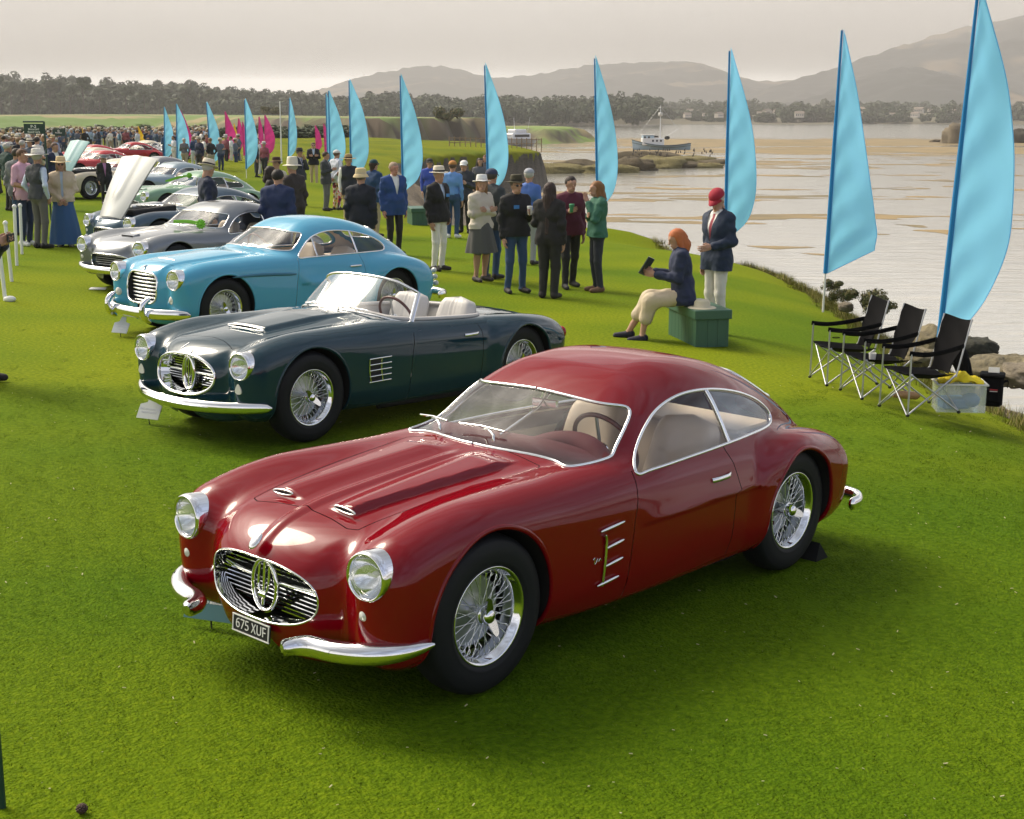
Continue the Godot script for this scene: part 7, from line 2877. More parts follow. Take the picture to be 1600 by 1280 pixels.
	L.append({"x": -2.316, "z": -27.662, "yaw": 0.55, "h": 1.80, "cell": 0.018, "top": white, "legs": black, "hair": Color(0.30, 0.22, 0.15), "skin": Color(0.45, 0.22, 0.16), "shirt": white, "jacket": Color(0.018, 0.055, 0.19), "open": 0.075, "belly": 0.05, "broad": 1.08, "hem": 0.76, "label": "stout man in a royal blue suit jacket without tie"})
	L.append({"x": -1.37, "z": -32.631, "yaw": 2.9, "h": 1.76, "top": Color(0.12, 0.27, 0.58), "legs": jeans, "shoes": white, "hair": Color(0.1, 0.06, 0.04), "hat": ["cap", Color(0.42, 0.19, 0.05), Color(0.42, 0.19, 0.05)], "label": "man in a light blue shirt, jeans and tan cap, back turned"})
	L.append({"x": -1.163, "z": -34.463, "yaw": -0.3, "h": 1.74, "top": Color(0.035, 0.04, 0.05), "legs": black, "hair": Color(0.05, 0.03, 0.02), "arm_l": "hold", "hat": ["cap", white, white], "jacket": Color(0.035, 0.04, 0.05), "label": "person in a white cap and dark hoodie holding papers"})
	L.append({"x": -2.218, "z": -38.124, "yaw": 0.2, "h": 1.70, "top": Color(0.04, 0.08, 0.40), "legs": jeans, "hair": Color(0.12, 0.08, 0.05), "hat": ["cap", Color(0.03, 0.03, 0.03), Color(0.03, 0.03, 0.03)], "label": "person in a violet blue top and dark cap behind the man with white trousers"})
	L.append({"x": -0.973, "z": -43.134, "yaw": 0.1, "h": 1.68, "top": Color(0.10, 0.10, 0.12), "legs": black, "hair": Color(0.03, 0.02, 0.015), "hair_kind": "long", "label": "dark haired woman facing this way above the white hat"})
	L.append({"x": -0.904, "z": -48.912, "yaw": -0.4, "h": 1.70, "top": Color(0.05, 0.05, 0.06), "legs": black, "hair": Color(0.10, 0.035, 0.02), "hair_kind": "long", "label": "auburn haired woman in black beside the sail flag"})
	# the group left of the middle
	L.append({"x": -3.158, "z": -32.254, "yaw": 2.5, "h": 1.74, "top": Color(0.016, 0.05, 0.13), "legs": khaki, "hair": Color(0.04, 0.02, 0.015), "hair_kind": "tail", "jacket": Color(0.016, 0.05, 0.13), "hat": ["cap", Color(0.01, 0.05, 0.06), Color(0.01, 0.05, 0.06)], "collar": white, "label": "person with a dark ponytail, teal cap and blue blazer"})
	L.append({"x": -2.564, "z": -23.947, "yaw": 2.9, "h": 1.72, "top": navy, "legs": khaki, "hair": Color(0.15, 0.12, 0.1), "jacket": Color(0.010, 0.014, 0.024), "broad": 1.08, "hem": 0.76, "hat": ["bucket", straw, Color(0.55, 0.46, 0.30)], "label": "man in a straw bucket hat and dark navy blazer, back turned"})
	L.append({"x": -4.079, "z": -35.348, "yaw": 0.3, "h": 1.76, "top": white, "legs": khaki, "hair": Color(0.1, 0.06, 0.03), "vest_sleeve": white, "jacket": Color(0.02, 0.024, 0.035), "vest": true, "coat_name": "vest", "hat": ["wide", Color(0.34, 0.25, 0.12), brown], "label": "man in a brown straw hat and dark vest over white shirt"})
	L.append({"x": -5.282, "z": -42.641, "yaw": 2.45, "h": 1.78, "cell": 0.018, "top": Color(0.62, 0.66, 0.74), "legs": black, "print": true, "short_sleeves": true, "untucked": true, "hair": Color(0.12, 0.07, 0.04), "arm_l": "back", "arm_r": "back", "jacket": Color(0.62, 0.66, 0.74), "vest": true, "coat_name": "shirt", "loose": 0.012, "hem": 0.82, "hat": ["cap", Color(0.62, 0.62, 0.58), Color(0.5, 0.5, 0.5)], "label": "man in a white printed shirt and bright patchwork trousers, hands behind his back"})
	L.append({"x": -5.54, "z": -42.107, "yaw": 1.4, "h": 1.74, "top": white, "legs": grey, "hair": Color(0.05, 0.03, 0.02), "jacket": Color(0.045, 0.05, 0.055), "open": 0.05, "arm_r": "hold", "label": "person in a dark grey jacket and grey trousers beside the patchwork trousers"})
	L.append({"x": -8.549, "z": -61.09, "yaw": 0.2, "h": 1.82, "cell": 0.018, "top": pale, "legs": khaki, "hair": Color(0.06, 0.03, 0.015), "jacket": Color(0.010, 0.010, 0.016), "open": 0.06, "hem": 0.84, "arm_l": "fold", "arm_r": "fold", "step": 0.1, "shades": true, "lanyard": Color(0.50, 0.36, 0.06), "label": "tall curly haired man in a black blazer with yellow lanyard and khaki trousers"})
	L.append({"x": -6.646, "z": -44.314, "yaw": 0.9, "h": 1.76, "top": white, "legs": navy, "shirt": white, "tie": Color(0.03, 0.05, 0.25), "jacket": Color(0.03, 0.035, 0.05), "open": 0.07, "hair": grey, "arm_l": "chin", "hat": ["brim", Color(0.05, 0.045, 0.045), black], "label": "man in a grey fedora and dark suit with blue tie"})
	L.append({"x": -4.13, "z": -26.699, "yaw": -2.2, "h": 1.78, "top": white, "legs": Color(0.035, 0.028, 0.028), "hair": silver, "jacket": Color(0.035, 0.028, 0.028), "broad": 1.05, "hem": 0.72, "collar": white, "hat": ["tall", Color(0.62, 0.59, 0.50), Color(0.58, 0.55, 0.46)], "label": "man in a tall cream straw hat and dark brown suit"})
	L.append({"x": -3.605, "z": -21.742, "yaw": 2.9, "h": 1.76, "top": navy, "legs": navy, "hair": Color(0.015, 0.011, 0.01), "jacket": Color(0.015, 0.028, 0.085), "broad": 1.1, "belly": 0.03, "label": "dark haired broad man in a navy suit, back turned, beside the blue coupe roof"})
	L.append({"x": -4.673, "z": -27.312, "yaw": 1.8, "h": 1.66, "top": black, "legs": black, "hair": Color(0.02, 0.012, 0.01), "hair_kind": "bob", "label": "dark haired woman in black beside the navy suited man"})
	L.append({"x": -5.313, "z": -32.01, "yaw": -0.4, "h": 1.70, "top": Color(0.55, 0.5, 0.42), "legs": grey, "hair": Color(0.06, 0.03, 0.02), "hat": ["brim", Color(0.05, 0.02, 0.015), Color(0.3, 0.2, 0.1)], "label": "person in a cream top and dark red banded hat among the left group"})
	L.append({"x": -5.07, "z": -23.512, "yaw": 2.0, "h": 1.80, "cell": 0.018, "top": pale, "legs": navy, "hair": silver, "jacket": Color(0.014, 0.022, 0.05), "look": Vector3(0.5, -0.3, 1), "collar": pale, "hat": ["brim", cream, black], "label": "man in a banded straw hat and navy blazer looking down behind the silver coupe"})
	# the left edge
	L.append({"x": -8.673, "z": -27.237, "yaw": 0.25, "h": 1.68, "cell": 0.016, "top": pale, "legs": Color(0.035, 0.10, 0.24), "shoes": white, "leg": 1.5, "hair": Color(0.30, 0.20, 0.10), "hair_kind": "bob", "shades": true, "jacket": Color(0.55, 0.45, 0.33), "open": 0.03, "button": 0.6, "gap": 0.022, "hem": 0.90, "arm_l": "clasp", "arm_r": "clasp", "skirt": [1.0, 0.06, 0.13, Color(0.035, 0.10, 0.24)], "hat": ["wide", straw, Color(0.5, 0.4, 0.24)], "label": "woman in a straw hat, cream jacket with blue trim and wide denim"})
	L.append({"x": -8.943, "z": -26.661, "yaw": 2.6, "h": 1.82, "cell": 0.016, "top": pale, "legs": Color(0.115, 0.11, 0.105), "shoes": black, "hair": silver, "vest_sleeve": Color(0.52, 0.60, 0.74), "jacket": Color(0.045, 0.05, 0.06), "vest": true, "coat_name": "vest", "hem": 0.90, "arm_r": "pocket", "arm_l": "pocket", "look": Vector3(0.3, 0, 1), "hat": ["wide", Color(0.66, 0.64, 0.58), Color(0.5, 0.48, 0.44)], "label": "man in a white cowboy hat, dark vest and grey trousers, back turned"})
	L.append({"x": -9.377, "z": -27.115, "yaw": 1.2, "h": 1.84, "cell": 0.018, "top": Color(0.60, 0.36, 0.46), "legs": Color(0.02, 0.035, 0.075), "shoes": white, "short_sleeves": true, "untucked": true, "hair": Color(0.10, 0.05, 0.025), "arm_r": "low_hold", "arm_l": "pocket", "jacket": Color(0.60, 0.36, 0.46), "vest": true, "coat_name": "shirt", "loose": 0.012, "hem": 0.84, "belly": 0.03, "label": "man in a pink short sleeved shirt, dark jeans and white shoes"})
	L.append({"x": -10.323, "z": -29.535, "yaw": 2.8, "h": 1.80, "top": grey, "legs": jeans, "hair": Color(0.05, 0.04, 0.03), "jacket": Color(0.14, 0.15, 0.16), "label": "man in a grey blazer and jeans, back turned, at the left edge"})
	L.append({"x": -13.351, "z": -37.509, "yaw": 2.4, "h": 1.78, "top": grey, "legs": black, "hair": silver, "jacket": Color(0.02, 0.05, 0.045), "label": "man in a dark green jacket farthest to the left edge"})
	L.append({"x": -12.509, "z": -38.826, "yaw": 0.9, "h": 1.80, "top": white, "legs": navy, "hair": Color(0.1, 0.06, 0.04), "shirt": white, "jacket": Color(0.016, 0.024, 0.06), "open": 0.07, "label": "man in a navy suit beside the dark sign post"})
	L.append({"x": -12.1, "z": -42.0, "yaw": 0.5, "h": 1.42, "top": Color(0.50, 0.22, 0.42), "legs": black, "hair": Color(0.35, 0.27, 0.16), "hair_kind": "bob", "jacket": Color(0.015, 0.015, 0.018), "open": 0.06, "button": 0.5, "shades": true, "hat": ["brim", Color(0.25, 0.28, 0.29), Color(0.12, 0.13, 0.13)], "label": "person in a grey hat and pink top between the two raised hoods"})
	L.append({"x": -4.84, "z": -12.6, "yaw": 1.5, "h": 1.74, "cell": 0.016, "top": navy, "legs": jeans, "hair": brown, "arm_l": "phone", "arm_r": "phone", "jacket": Color(0.03, 0.035, 0.08), "holds": "phone", "label": "person at the left edge holding up a phone, only forearms showing"})
	return L


func crowd() -> void:  # the far visitors: a few figures, each copied with its own place and turn
	var rng := RandomNumberGenerator.new()
	rng.seed = 77
	var tops := [Color(0.016, 0.024, 0.06), Color(0.014, 0.014, 0.016), Color(0.05, 0.08, 0.14), Color(0.6, 0.62, 0.66), Color(0.30, 0.40, 0.55), Color(0.12, 0.12, 0.13), Color(0.10, 0.12, 0.16), Color(0.03, 0.05, 0.11), Color(0.25, 0.07, 0.09), Color(0.66, 0.64, 0.60), Color(0.02, 0.03, 0.05), Color(0.10, 0.2, 0.3)]
	var words := ["navy", "black", "dark blue", "white", "pale blue", "dark grey", "slate", "deep blue", "burgundy", "cream", "blue black", "teal blue"]
	var specs := []
	for k in 12:
		specs.append({"x": 0.0, "z": 0.0, "h": 1.74, "cell": 0.034, "top": tops[k], "legs": [Color(0.03, 0.03, 0.035), Color(0.35, 0.3, 0.22), Color(0.02, 0.04, 0.1), Color(0.55, 0.53, 0.5)][k % 4], "hair": [Color(0.03, 0.02, 0.015), Color(0.2, 0.12, 0.06), Color(0.4, 0.38, 0.35)][k % 3], "arm_l": ["down", "hold", "pocket", "fold"][k % 4], "arm_r": ["down", "pocket", "fold", "hold"][k % 4], "step": 0.06 * (k % 3)})
		if k % 2 == 0:
			specs[k].hat = ["brim", [Color(0.64, 0.58, 0.46), Color(0.6, 0.48, 0.28), Color(0.66, 0.65, 0.62)][k % 3], Color(0.05, 0.04, 0.04)]
	var done := []
	done.resize(12)
	var id := WorkerThreadPool.add_group_task(func(k: int) -> void: done[k] = figure_parts(specs[k]), 12, 4, true)
	WorkerThreadPool.wait_for_group_task_completion(id)
	var base: Array = []
	var n := 0
	var spots: Array = []
	for k in 205:
		var px := rng.randf_range(-30.0, 335.0)
		var d := rng.randf_range(70.0, 135.0)
		if px > 110.0 and px < 330.0 and d < 96.0:
			d = rng.randf_range(96.0, 150.0)
		spots.append(Vector2((px - 800.0) / 2183.0 * d, -d))
	for k in 34:
		var px := rng.randf_range(262.0, 420.0)
		var d := rng.randf_range(68.0, 100.0)
		spots.append(Vector2((px - 800.0) / 2183.0 * d, -d))
	for k in 16:  # nearer, at the left edge
		var d := rng.randf_range(44.0, 66.0)
		spots.append(Vector2((rng.randf_range(-10.0, 100.0) - 800.0) / 2183.0 * d, -d))
	for q: Vector2 in spots:
		var k := n % 12
		var s: Dictionary = specs[k]
		s.x = q.x
		s.z = q.y
		s.yaw = rng.randf() * TAU
		s.label = "%s clad visitor %s in the distant crowd" % [words[k], "with a pale hat" if k % 2 == 0 else "without hat"]
		s.group = "visitors in the distant crowd"
		if n < 12:
			base.append(place_person(s, done[k]))
		else:
			copy(base[k], stand(q.x, q.y, s.yaw, rng.randf_range(0.94, 1.06)), s.label)
		n += 1


# ---------------------------------------------------------------- things on the lawn and on the water
func make_props() -> void:
	flags()
	bench(Vector3(2.266, -0.29, -16.867), "dark green wooden box bench the red haired woman sits on")
	bench(Vector3(-2.515, -0.407, -37.32), "pale green box bench behind the visitors, half hidden by people")
	chairs()
	signs()
	boats()
	shore_things()


func bench(p: Vector3, label: String) -> void:
	var o := thing("box_bench", label, "bench", Transform3D(Basis(Vector3.UP, 0.2), p), "green box benches")
	for s: float in [-1.0, 1.0]:
		for k in 8:
			var b := MB.new()
			b.box(Vector3(s * 0.195, 0.19, -0.46 + k * 0.131), Vector3(0.018, 0.38, 0.129), Basis(), 0.003)
			part(o, "plank", b, M.bench)
		for k in 3:
			var b := MB.new()
			b.box(Vector3(-0.125 + k * 0.125, 0.19, s * 0.515), Vector3(0.123, 0.38, 0.018), Basis(), 0.003)
			part(o, "plank", b, M.bench)
	var t := MB.new()
	t.box(Vector3(0, 0.39, 0), Vector3(0.46, 0.11, 1.12), Basis(), 0.008)
	part(o, "lid", t, M.bench)
	t = MB.new()
	t.box(Vector3(0, 0.18, 0), Vector3(0.37, 0.34, 1.0))
	part(o, "carcass", t, M.bench)


func camp_chair() -> Node3D:
	var o := thing("folding_chair", "", "chair", Transform3D(), "black folding chairs at the lawn edge")
	var rod := func(a: Vector3, b: Vector3, called: String) -> void:
		var m := MB.new()
		m.tube(PackedVector3Array([a, b]), 0.0095, 7)
		part(o, called, m, M.steel)
	for s: float in [-1.0, 1.0]:
		rod.call(Vector3(s * 0.30, 0.01, 0.28), Vector3(s * 0.29, 0.61, 0.27), "front_post")
		rod.call(Vector3(s * 0.27, 0.36, -0.26), Vector3(s * 0.27, 0.92, -0.40), "back_post")
		rod.call(Vector3(-s * 0.30, 0.02, 0.29), Vector3(s * 0.28, 0.41, 0.24), "front_brace")
		rod.call(Vector3(-s * 0.29, 0.02, -0.30), Vector3(s * 0.27, 0.38, -0.26), "rear_brace")
		rod.call(Vector3(s * 0.30, 0.02, 0.28), Vector3(s * 0.27, 0.38, -0.26), "side_brace")
		rod.call(Vector3(s * 0.29, 0.02, -0.30), Vector3(s * 0.285, 0.41, 0.26), "side_brace")
		for z: float in [0.28, -0.30]:
			var f := MB.new()
			f.ell(Vector3(s * 0.30, 0.014, z), Vector3(0.022, 0.016, 0.022), Basis(), 8)
			part(o, "rubber_foot", f, M.black)
		var arm := MB.new()
		arm.tube(spline3([Vector3(s * 0.29, 0.62, 0.29), Vector3(s * 0.30, 0.60, 0.1), Vector3(s * 0.285, 0.62, -0.12), Vector3(s * 0.27, 0.66, -0.33)], 4), 0.024, 8, false, 0.3)
		part(o, "armrest", arm, M.canvas)
	var ring := MB.new()
	for y: float in [0.60, 0.53]:
		var pts := PackedVector3Array()
		for k in 16:
			pts.append(Vector3(0.30 + cos(TAU * k / 16) * 0.042, y, 0.20 + sin(TAU * k / 16) * 0.042))
		ring.tube(pts, 0.004, 5, true)
	part(o, "cup_holder", ring, M.canvas)
	var seat := MB.new()
	var back := MB.new()
	for g in 2:
		for part_ in 2:
			var m := seat if part_ == 0 else back
			var k0 := m.v.size()
			for r in 13:
				for k in 13:
					var u := r / 12.0
					var w := k / 6.0 - 1.0
					var p: Vector3
					if part_ == 0:
						p = Vector3(w * lerpf(0.25, 0.28, u), 0.385 + 0.03 * u - 0.07 * (1.0 - w * w) * sin(PI * clampf(u * 0.8 + 0.15, 0.0, 1.0)) + 0.006 * sin(w * 9.0 + u * 5.0), lerpf(-0.27, 0.27, u))
					else:
						p = Vector3(w * lerpf(0.17, 0.265, smoothstep(0.0, 0.6, u)), lerpf(0.38, 0.92, u) - 0.03 * (1.0 - w * w) * u * u, lerpf(-0.22, -0.405, u) - 0.055 * (1.0 - w * w) + 0.008 * sin(u * 14.0 + w * 4.0))
					m.add(p + Vector3(0, -0.004 * g, -0.006 * g * part_), Vector3.UP)
			for r in 12:
				for k in 12:
					var a := k0 + r * 13 + k
					if (g == 0) == (part_ == 0):
						m.face(a, a + 13, a + 14)
						m.face(a, a + 14, a + 1)
					else:
						m.face(a, a + 14, a + 13)
						m.face(a, a + 1, a + 14)
	seat.smooth()
	back.smooth()
	part(o, "seat", seat, M.canvas)
	part(o, "backrest", back, M.canvas)
	return o


func chairs() -> void:
	var a := camp_chair()
	var p: Vector3 = Vector3(3.409, -0.29, -14.175)
	a.transform = stand(p.x, p.z, -1.42) * Transform3D(Basis.from_scale(Vector3(0.80, 0.94, 0.92)), Vector3.ZERO)
	a.set_meta("label", "black folding chair farthest left of the three, with empty cup ring on its arm")
	p = Vector3(3.574, -0.286, -13.476)
	copy(a, stand(p.x, p.z, -1.36) * Transform3D(Basis.from_scale(Vector3(0.80, 0.94, 0.92)), Vector3.ZERO), "middle black folding chair with a white cup on its seat")
	p = Vector3(3.767, -0.282, -12.691)
	copy(a, stand(p.x, p.z, -1.28) * Transform3D(Basis.from_scale(Vector3(0.80, 0.94, 0.92)), Vector3.ZERO), "black folding chair in front of the clear plastic box")
	var m := MB.new()
	m.lathe(PackedVector2Array([Vector2(0, 0), Vector2(0.03, 0), Vector2(0.04, 0.10), Vector2(0.043, 0.104), Vector2(0.038, 0.104), Vector2(0.028, 0.01)]), Transform3D(), 18)
	var cup_at: Transform3D = (get_node("folding_chair_001") as Node3D).transform * Transform3D(Basis(), Vector3(0.10, 0.35, 0.1))
	solo("paper_cup", m, M.white_paint, "white paper cup standing on the middle folding chair", "cup", cup_at)
	# clear box with a yellow cloth, black bag, black cloak over the chair back
	p = Vector3(4.171, -0.296, -12.786)
	var o := thing("plastic_box", "clear plastic storage box with blue and white things inside, behind the chairs", "box", stand(p.x, p.z, -0.12))
	var b := MB.new()
	for s: float in [-1.0, 1.0]:
		b.box(Vector3(s * 0.215, 0.13, 0), Vector3(0.006, 0.26, 0.30))
		b.box(Vector3(0, 0.13, s * 0.148), Vector3(0.424, 0.26, 0.006))
	b.box(Vector3(0, 0.006, 0), Vector3(0.42, 0.008, 0.29))
	part(o, "wall", b, M.clear_plastic)
	b = MB.new()
	for s: float in [-1.0, 1.0]:
		b.box(Vector3(s * 0.222, 0.262, 0), Vector3(0.025, 0.018, 0.335), Basis(), 0.004)
		b.box(Vector3(0, 0.262, s * 0.158), Vector3(0.419, 0.018, 0.022), Basis(), 0.004)
	part(o, "rim", b, M.milky)
	b = MB.new()
	b.box(Vector3(-0.05, 0.07, 0.0), Vector3(0.26, 0.1, 0.22), Basis(Vector3.UP, 0.2), 0.02)
	b.ell(Vector3(0.1, 0.1, 0.04), Vector3(0.09, 0.07, 0.08))
	part(o, "contents", b, mat(lin(0.10, 0.22, 0.42), 0.7))
	var cl := MB.new()
	for g in 2:
		var k0 := cl.v.size()
		for r in 14:
			for k in 20:
				var u := r / 13.0 * 2.0 - 1.0
				var w := k / 19.0 * 2.0 - 1.0
				cl.add(Vector3(w * 0.20, 0.30 + 0.05 * (1.0 - u * u) * (1.0 - w * w) + 0.028 * sin(w * 9.0 + u * 4.0) * cos(u * 5.0) - 0.03 * absf(w) - g * 0.012, u * 0.12), Vector3.UP)
		for r in 13:
			for k in 19:
				var q := k0 + r * 20 + k
				if g == 0:
					cl.face(q, q + 20, q + 21)
					cl.face(q, q + 21, q + 1)
				else:
					cl.face(q, q + 21, q + 20)
					cl.face(q, q + 1, q + 21)
	cl.smooth()
	solo("yellow_cloth", cl, mat(lin(0.75, 0.60, 0.01), 0.8), "crumpled bright yellow cloth lying on the clear plastic box", "cloth", o.transform)
	p = Vector3(4.562, -0.311, -13.037)
	o = thing("cooler_bag", "black square shoulder bag with a small red and white label", "bag", stand(p.x, p.z, -0.35))
	b = MB.new()
	b.box(Vector3(0, 0.15, 0), Vector3(0.21, 0.29, 0.18), Basis(), 0.025)
	part(o, "body", b, M.canvas)
	b = MB.new()
	b.box(Vector3(0, 0.30, 0.0), Vector3(0.23, 0.035, 0.20), Basis(), 0.012)
	part(o, "flap", b, M.canvas)
	b = MB.new()
	b.box(Vector3(0, 0.12, 0.098), Vector3(0.15, 0.13, 0.03), Basis(), 0.012)
	part(o, "pocket", b, M.canvas)
	b = MB.new()
	b.box(Vector3(0.02, 0.175, 0.1145), Vector3(0.07, 0.012, 0.003))
	part(o, "label_strip", b, mat(lin(0.4, 0.02, 0.03), 0.6))
	b = MB.new()
	b.box(Vector3(0.02, 0.160, 0.1145), Vector3(0.07, 0.006, 0.003))
	part(o, "label_strip", b, M.white_paint)
	b = MB.new()
	b.tube(spline3([Vector3(-0.12, 0.28, 0), Vector3(-0.15, 0.2, 0.06), Vector3(-0.13, 0.06, 0.1), Vector3(0.12, 0.25, 0.02), Vector3(0.14, 0.18, -0.03)], 5), 0.014, 6, false, 0.3)
	part(o, "strap", b, M.canvas)
	b = MB.new()
	b.box(Vector3(0.01, 0.345, 0.0), Vector3(0.10, 0.055, 0.012), Basis(Vector3.RIGHT, -0.5), 0.002)
	solo("white_card", b, M.milky, "off white card leaning on top of the black bag", "card", o.transform)
	p = Vector3(4.285, -0.306, -13.288)
	b = MB.new()
	b.tube(spline3([Vector3(-0.06, 0.50, -0.05), Vector3(0.02, 0.44, 0.0), Vector3(0.10, 0.26, 0.03), Vector3(0.14, 0.06, 0.05)], 5), [0.02, 0.05, 0.07, 0.085, 0.095, 0.10, 0.10, 0.095, 0.09, 0.085, 0.08, 0.08, 0.075, 0.07, 0.065, 0.05], 12, false, 0.7)
	solo("black_jacket", b, M.canvas, "dark jacket draped from the chair back beside the plastic box", "jacket", stand(p.x, p.z, -0.5))
	p = Vector3(3.806, -0.291, -13.31)
	b = MB.new()
	b.tube(PackedVector3Array([Vector3(-0.10, 0.04, 0), Vector3(0.02, 0.035, 0.02), Vector3(0.12, 0.03, 0.03), Vector3(0.15, 0.03, 0.035)]), [0.035, 0.04, 0.04, 0.015], 10)
	solo("drink_bottle", b, mat(lin(0.42, 0.24, 0.12), 0.4), "orange brown drink bottle lying on the grass under the chairs", "bottle", stand(p.x, p.z, 0.0))
	# straw hat left on the bench
	b = MB.new()
	b.lathe(PackedVector2Array([Vector2(0.17, 0), Vector2(0.16, 0.008), Vector2(0.1, 0.012), Vector2(0.095, 0.07), Vector2(0.07, 0.10), Vector2(0, 0.105)]), Transform3D(), 24)
	p = Vector3(2.266, -0.29, -16.867)
	solo("straw_hat", b, mat(lin(0.55, 0.5, 0.36), 0.85), "pale straw hat lying on the green bench behind the woman", "hat", Transform3D(Basis(), p + Vector3(0.0, 0.447, 0.33)))


func placard(p: Vector3, yaw: float, c: Color, label: String, text: Array, tab: bool) -> void:
	var o := thing("car_placard", label, "sign", Transform3D(Basis(Vector3.UP, yaw), p), "placards in front of the cars")
	var bs := Basis(Vector3.RIGHT, -0.55)
	var outline := PackedVector2Array([Vector2(-0.14, 0), Vector2(0.14, 0), Vector2(0.14, 0.15), Vector2(-0.14, 0.15)])
	if tab:
		outline = PackedVector2Array([Vector2(-0.11, 0), Vector2(0.11, 0), Vector2(0.11, 0.12), Vector2(0.045, 0.14), Vector2(0.03, 0.20), Vector2(-0.03, 0.20), Vector2(-0.045, 0.14), Vector2(-0.11, 0.12)])
	var m := MB.new()
	m.prism(outline, 0.006, Transform3D(bs, Vector3(0, 0.05, 0.0)))
	part(o, "plate", m, mat(c, 0.28))
	m = MB.new()
	m.tube(PackedVector3Array([Vector3(0, -0.05, -0.03), Vector3(0, 0.06, -0.02), Vector3(0, 0.13, -0.07)]), 0.004, 5)
	part(o, "stake", m, M.black)
	for k in text.size():
		lettering(o, text[k], Transform3D(bs, Vector3(0, 0.05, 0) + bs * Vector3(0, (0.115 if not tab else 0.085) - k * 0.028 - (0.012 if k > 1 else 0.0), 0.0035)), 0.017 if k < 2 else 0.012, 0.0, M.white_paint if not tab else M.alloy)


func signs() -> void:
	placard(Vector3(-1.462, -0.038, -6.373), -0.35, lin(0.045, 0.13, 0.14), "teal placard on the grass under the red coupe's nose", ["1956 Maserati A6G", "Zagato Berlinetta", "Jonathan & Wendy Segal", "San Diego, California"].slice(0, 2), false)
	placard(Vector3(-2.947, -0.052, -11.02), -0.45, lin(0.42, 0.45, 0.45), "greenish tabbed placard with sky reflection painted in as pale grey, in front of the dark green roadster", ["1955 Maserati A6G", "Zagato Spyder"], true)  # pale grey is reflected sky put into the greenish plate's colour
	placard(Vector3(-4.46, -0.066, -15.688), -0.45, lin(0.36, 0.40, 0.44), "greenish tabbed placard with sky reflection painted in as pale grey, in front of the light blue coupe", ["Ferrari 212 Inter", "Coupe"], true)  # greenish plate too, its sky sheen painted in as grey
	for q: Array in [[Vector3(-11.212, -0.097, -34.213), Vector3(-11.236, 2.267, -34.213), "dark green sign reading P-2 on a tall frame at the left", ["P-2", "Maserati", "Road Cars"], 0.47, 0.235], [Vector3(-23.831, -0.29, -75.702), Vector3(-23.763, 1.788, -75.702), "small dark green sign farther off in the crowd", ["Q", "Postwar"], 0.66, 0.36]]:
		var o := thing("show_sign", q[2], "sign", Transform3D(Basis(), q[0]), "dark green show signs")
		var v: Vector3 = q[1] - q[0]
		var m := MB.new()
		m.tube(PackedVector3Array([Vector3(0, -0.3, 0), v]), 0.024, 8)
		part(o, "post", m, M.sign_green)
		m = MB.new()
		m.tube(PackedVector3Array([v, v + Vector3(-q[4] - 0.03, 0, 0)]), 0.02, 8)
		part(o, "top_rail", m, M.sign_green)
		m = MB.new()
		var c: Vector3 = v + Vector3(-q[4] * 0.5 - 0.02, -q[5] * 0.5 - 0.05, 0)
		m.box(c, Vector3(q[4], q[5], 0.02), Basis(), 0.004)
		part(o, "panel", m, M.sign_green)
		for k in q[3].size():
			lettering(o, q[3][k], Transform3D(Basis(), c + Vector3(0, q[5] * (0.22 - k * 0.27), 0.0105)), q[5] * (0.32 if k == 0 else 0.2), 0.0, M.white_paint)
	# white stakes of the left rope line
	for q: Array in [[Vector3(-6.796, -0.032, -18.632), Vector3(-6.835, 0.806, -18.632), "white stake nearest the left edge, with a round white foot"], [Vector3(-7.514, -0.039, -20.922), Vector3(-7.546, 0.811, -20.922), "white stake with knob top, second along the left edge"], [Vector3(-8.261, -0.047, -23.295), Vector3(-8.234, 0.906, -23.295), "white stake just in front of the man with the dark vest"], [Vector3(-8.887, -0.054, -25.366), Vector3(-8.86, 0.797, -25.366), "farthest white stake, before the man in the pink shirt"]]:
		var o := thing("white_stake", q[2], "post", Transform3D(Basis(), q[0]), "white stakes at the left edge")
		var v: Vector3 = q[1] - q[0]
		var m := MB.new()
		m.tube(PackedVector3Array([Vector3.ZERO, v]), 0.026, 10)
		part(o, "shaft", m, M.white_paint)
		m = MB.new()
		m.ell(v + Vector3(0, 0.02, 0), Vector3(0.038, 0.042, 0.038))
		part(o, "knob", m, M.white_paint)
		if q[0].z > -19.5:
			m = MB.new()
			m.ell(Vector3(0.08, 0.03, 0.05), Vector3(0.085, 0.045, 0.05))
			part(o, "foot", m, M.white_paint)
	var pole := MB.new()
	pole.tube(PackedVector3Array([Vector3(0, -0.3, 0), Vector3(0, 2.6, 0)]), 0.014, 12)
	solo("dark_pole", pole, M.sign_green, "dark green pole rising at the bottom left edge", "pole", Transform3D(Basis(), Vector3(-1.802, -0.003, -4.542)))
	var cone := MB.new()
	cone.ell(Vector3(0, 0.018, 0), Vector3(0.019, 0.017, 0.019), Basis(), 16)
	for k in 40:
		var a := k * 2.4
		var t := 0.15 + 0.8 * k / 40.0
		var d := Vector3(cos(a) * sin(t * PI * 0.6), cos(t * PI * 0.6), sin(a) * sin(t * PI * 0.6))
		cone.ell(Vector3(0, 0.018, 0) + d * 0.018, Vector3(0.005, 0.003, 0.005), Basis(), 6)
	solo("pine_cone", cone, mat(lin(0.05, 0.025, 0.018), 0.8), "small dark pine cone on the grass near the bottom left", "pine cone", Transform3D(Basis(), Vector3(-1.511, -0.012, -4.512)))
	var card := MB.new()
	card.box(Vector3(0, 0.02, 0), Vector3(0.24, 0.012, 0.10), Basis(Vector3.RIGHT, 0.15), 0.003)
	solo("white_strip", card, M.white_paint, "white strip lying on the grass left of the blue coupe", "card", Transform3D(Basis(), Vector3(-6.009, -0.076, -20.199)))
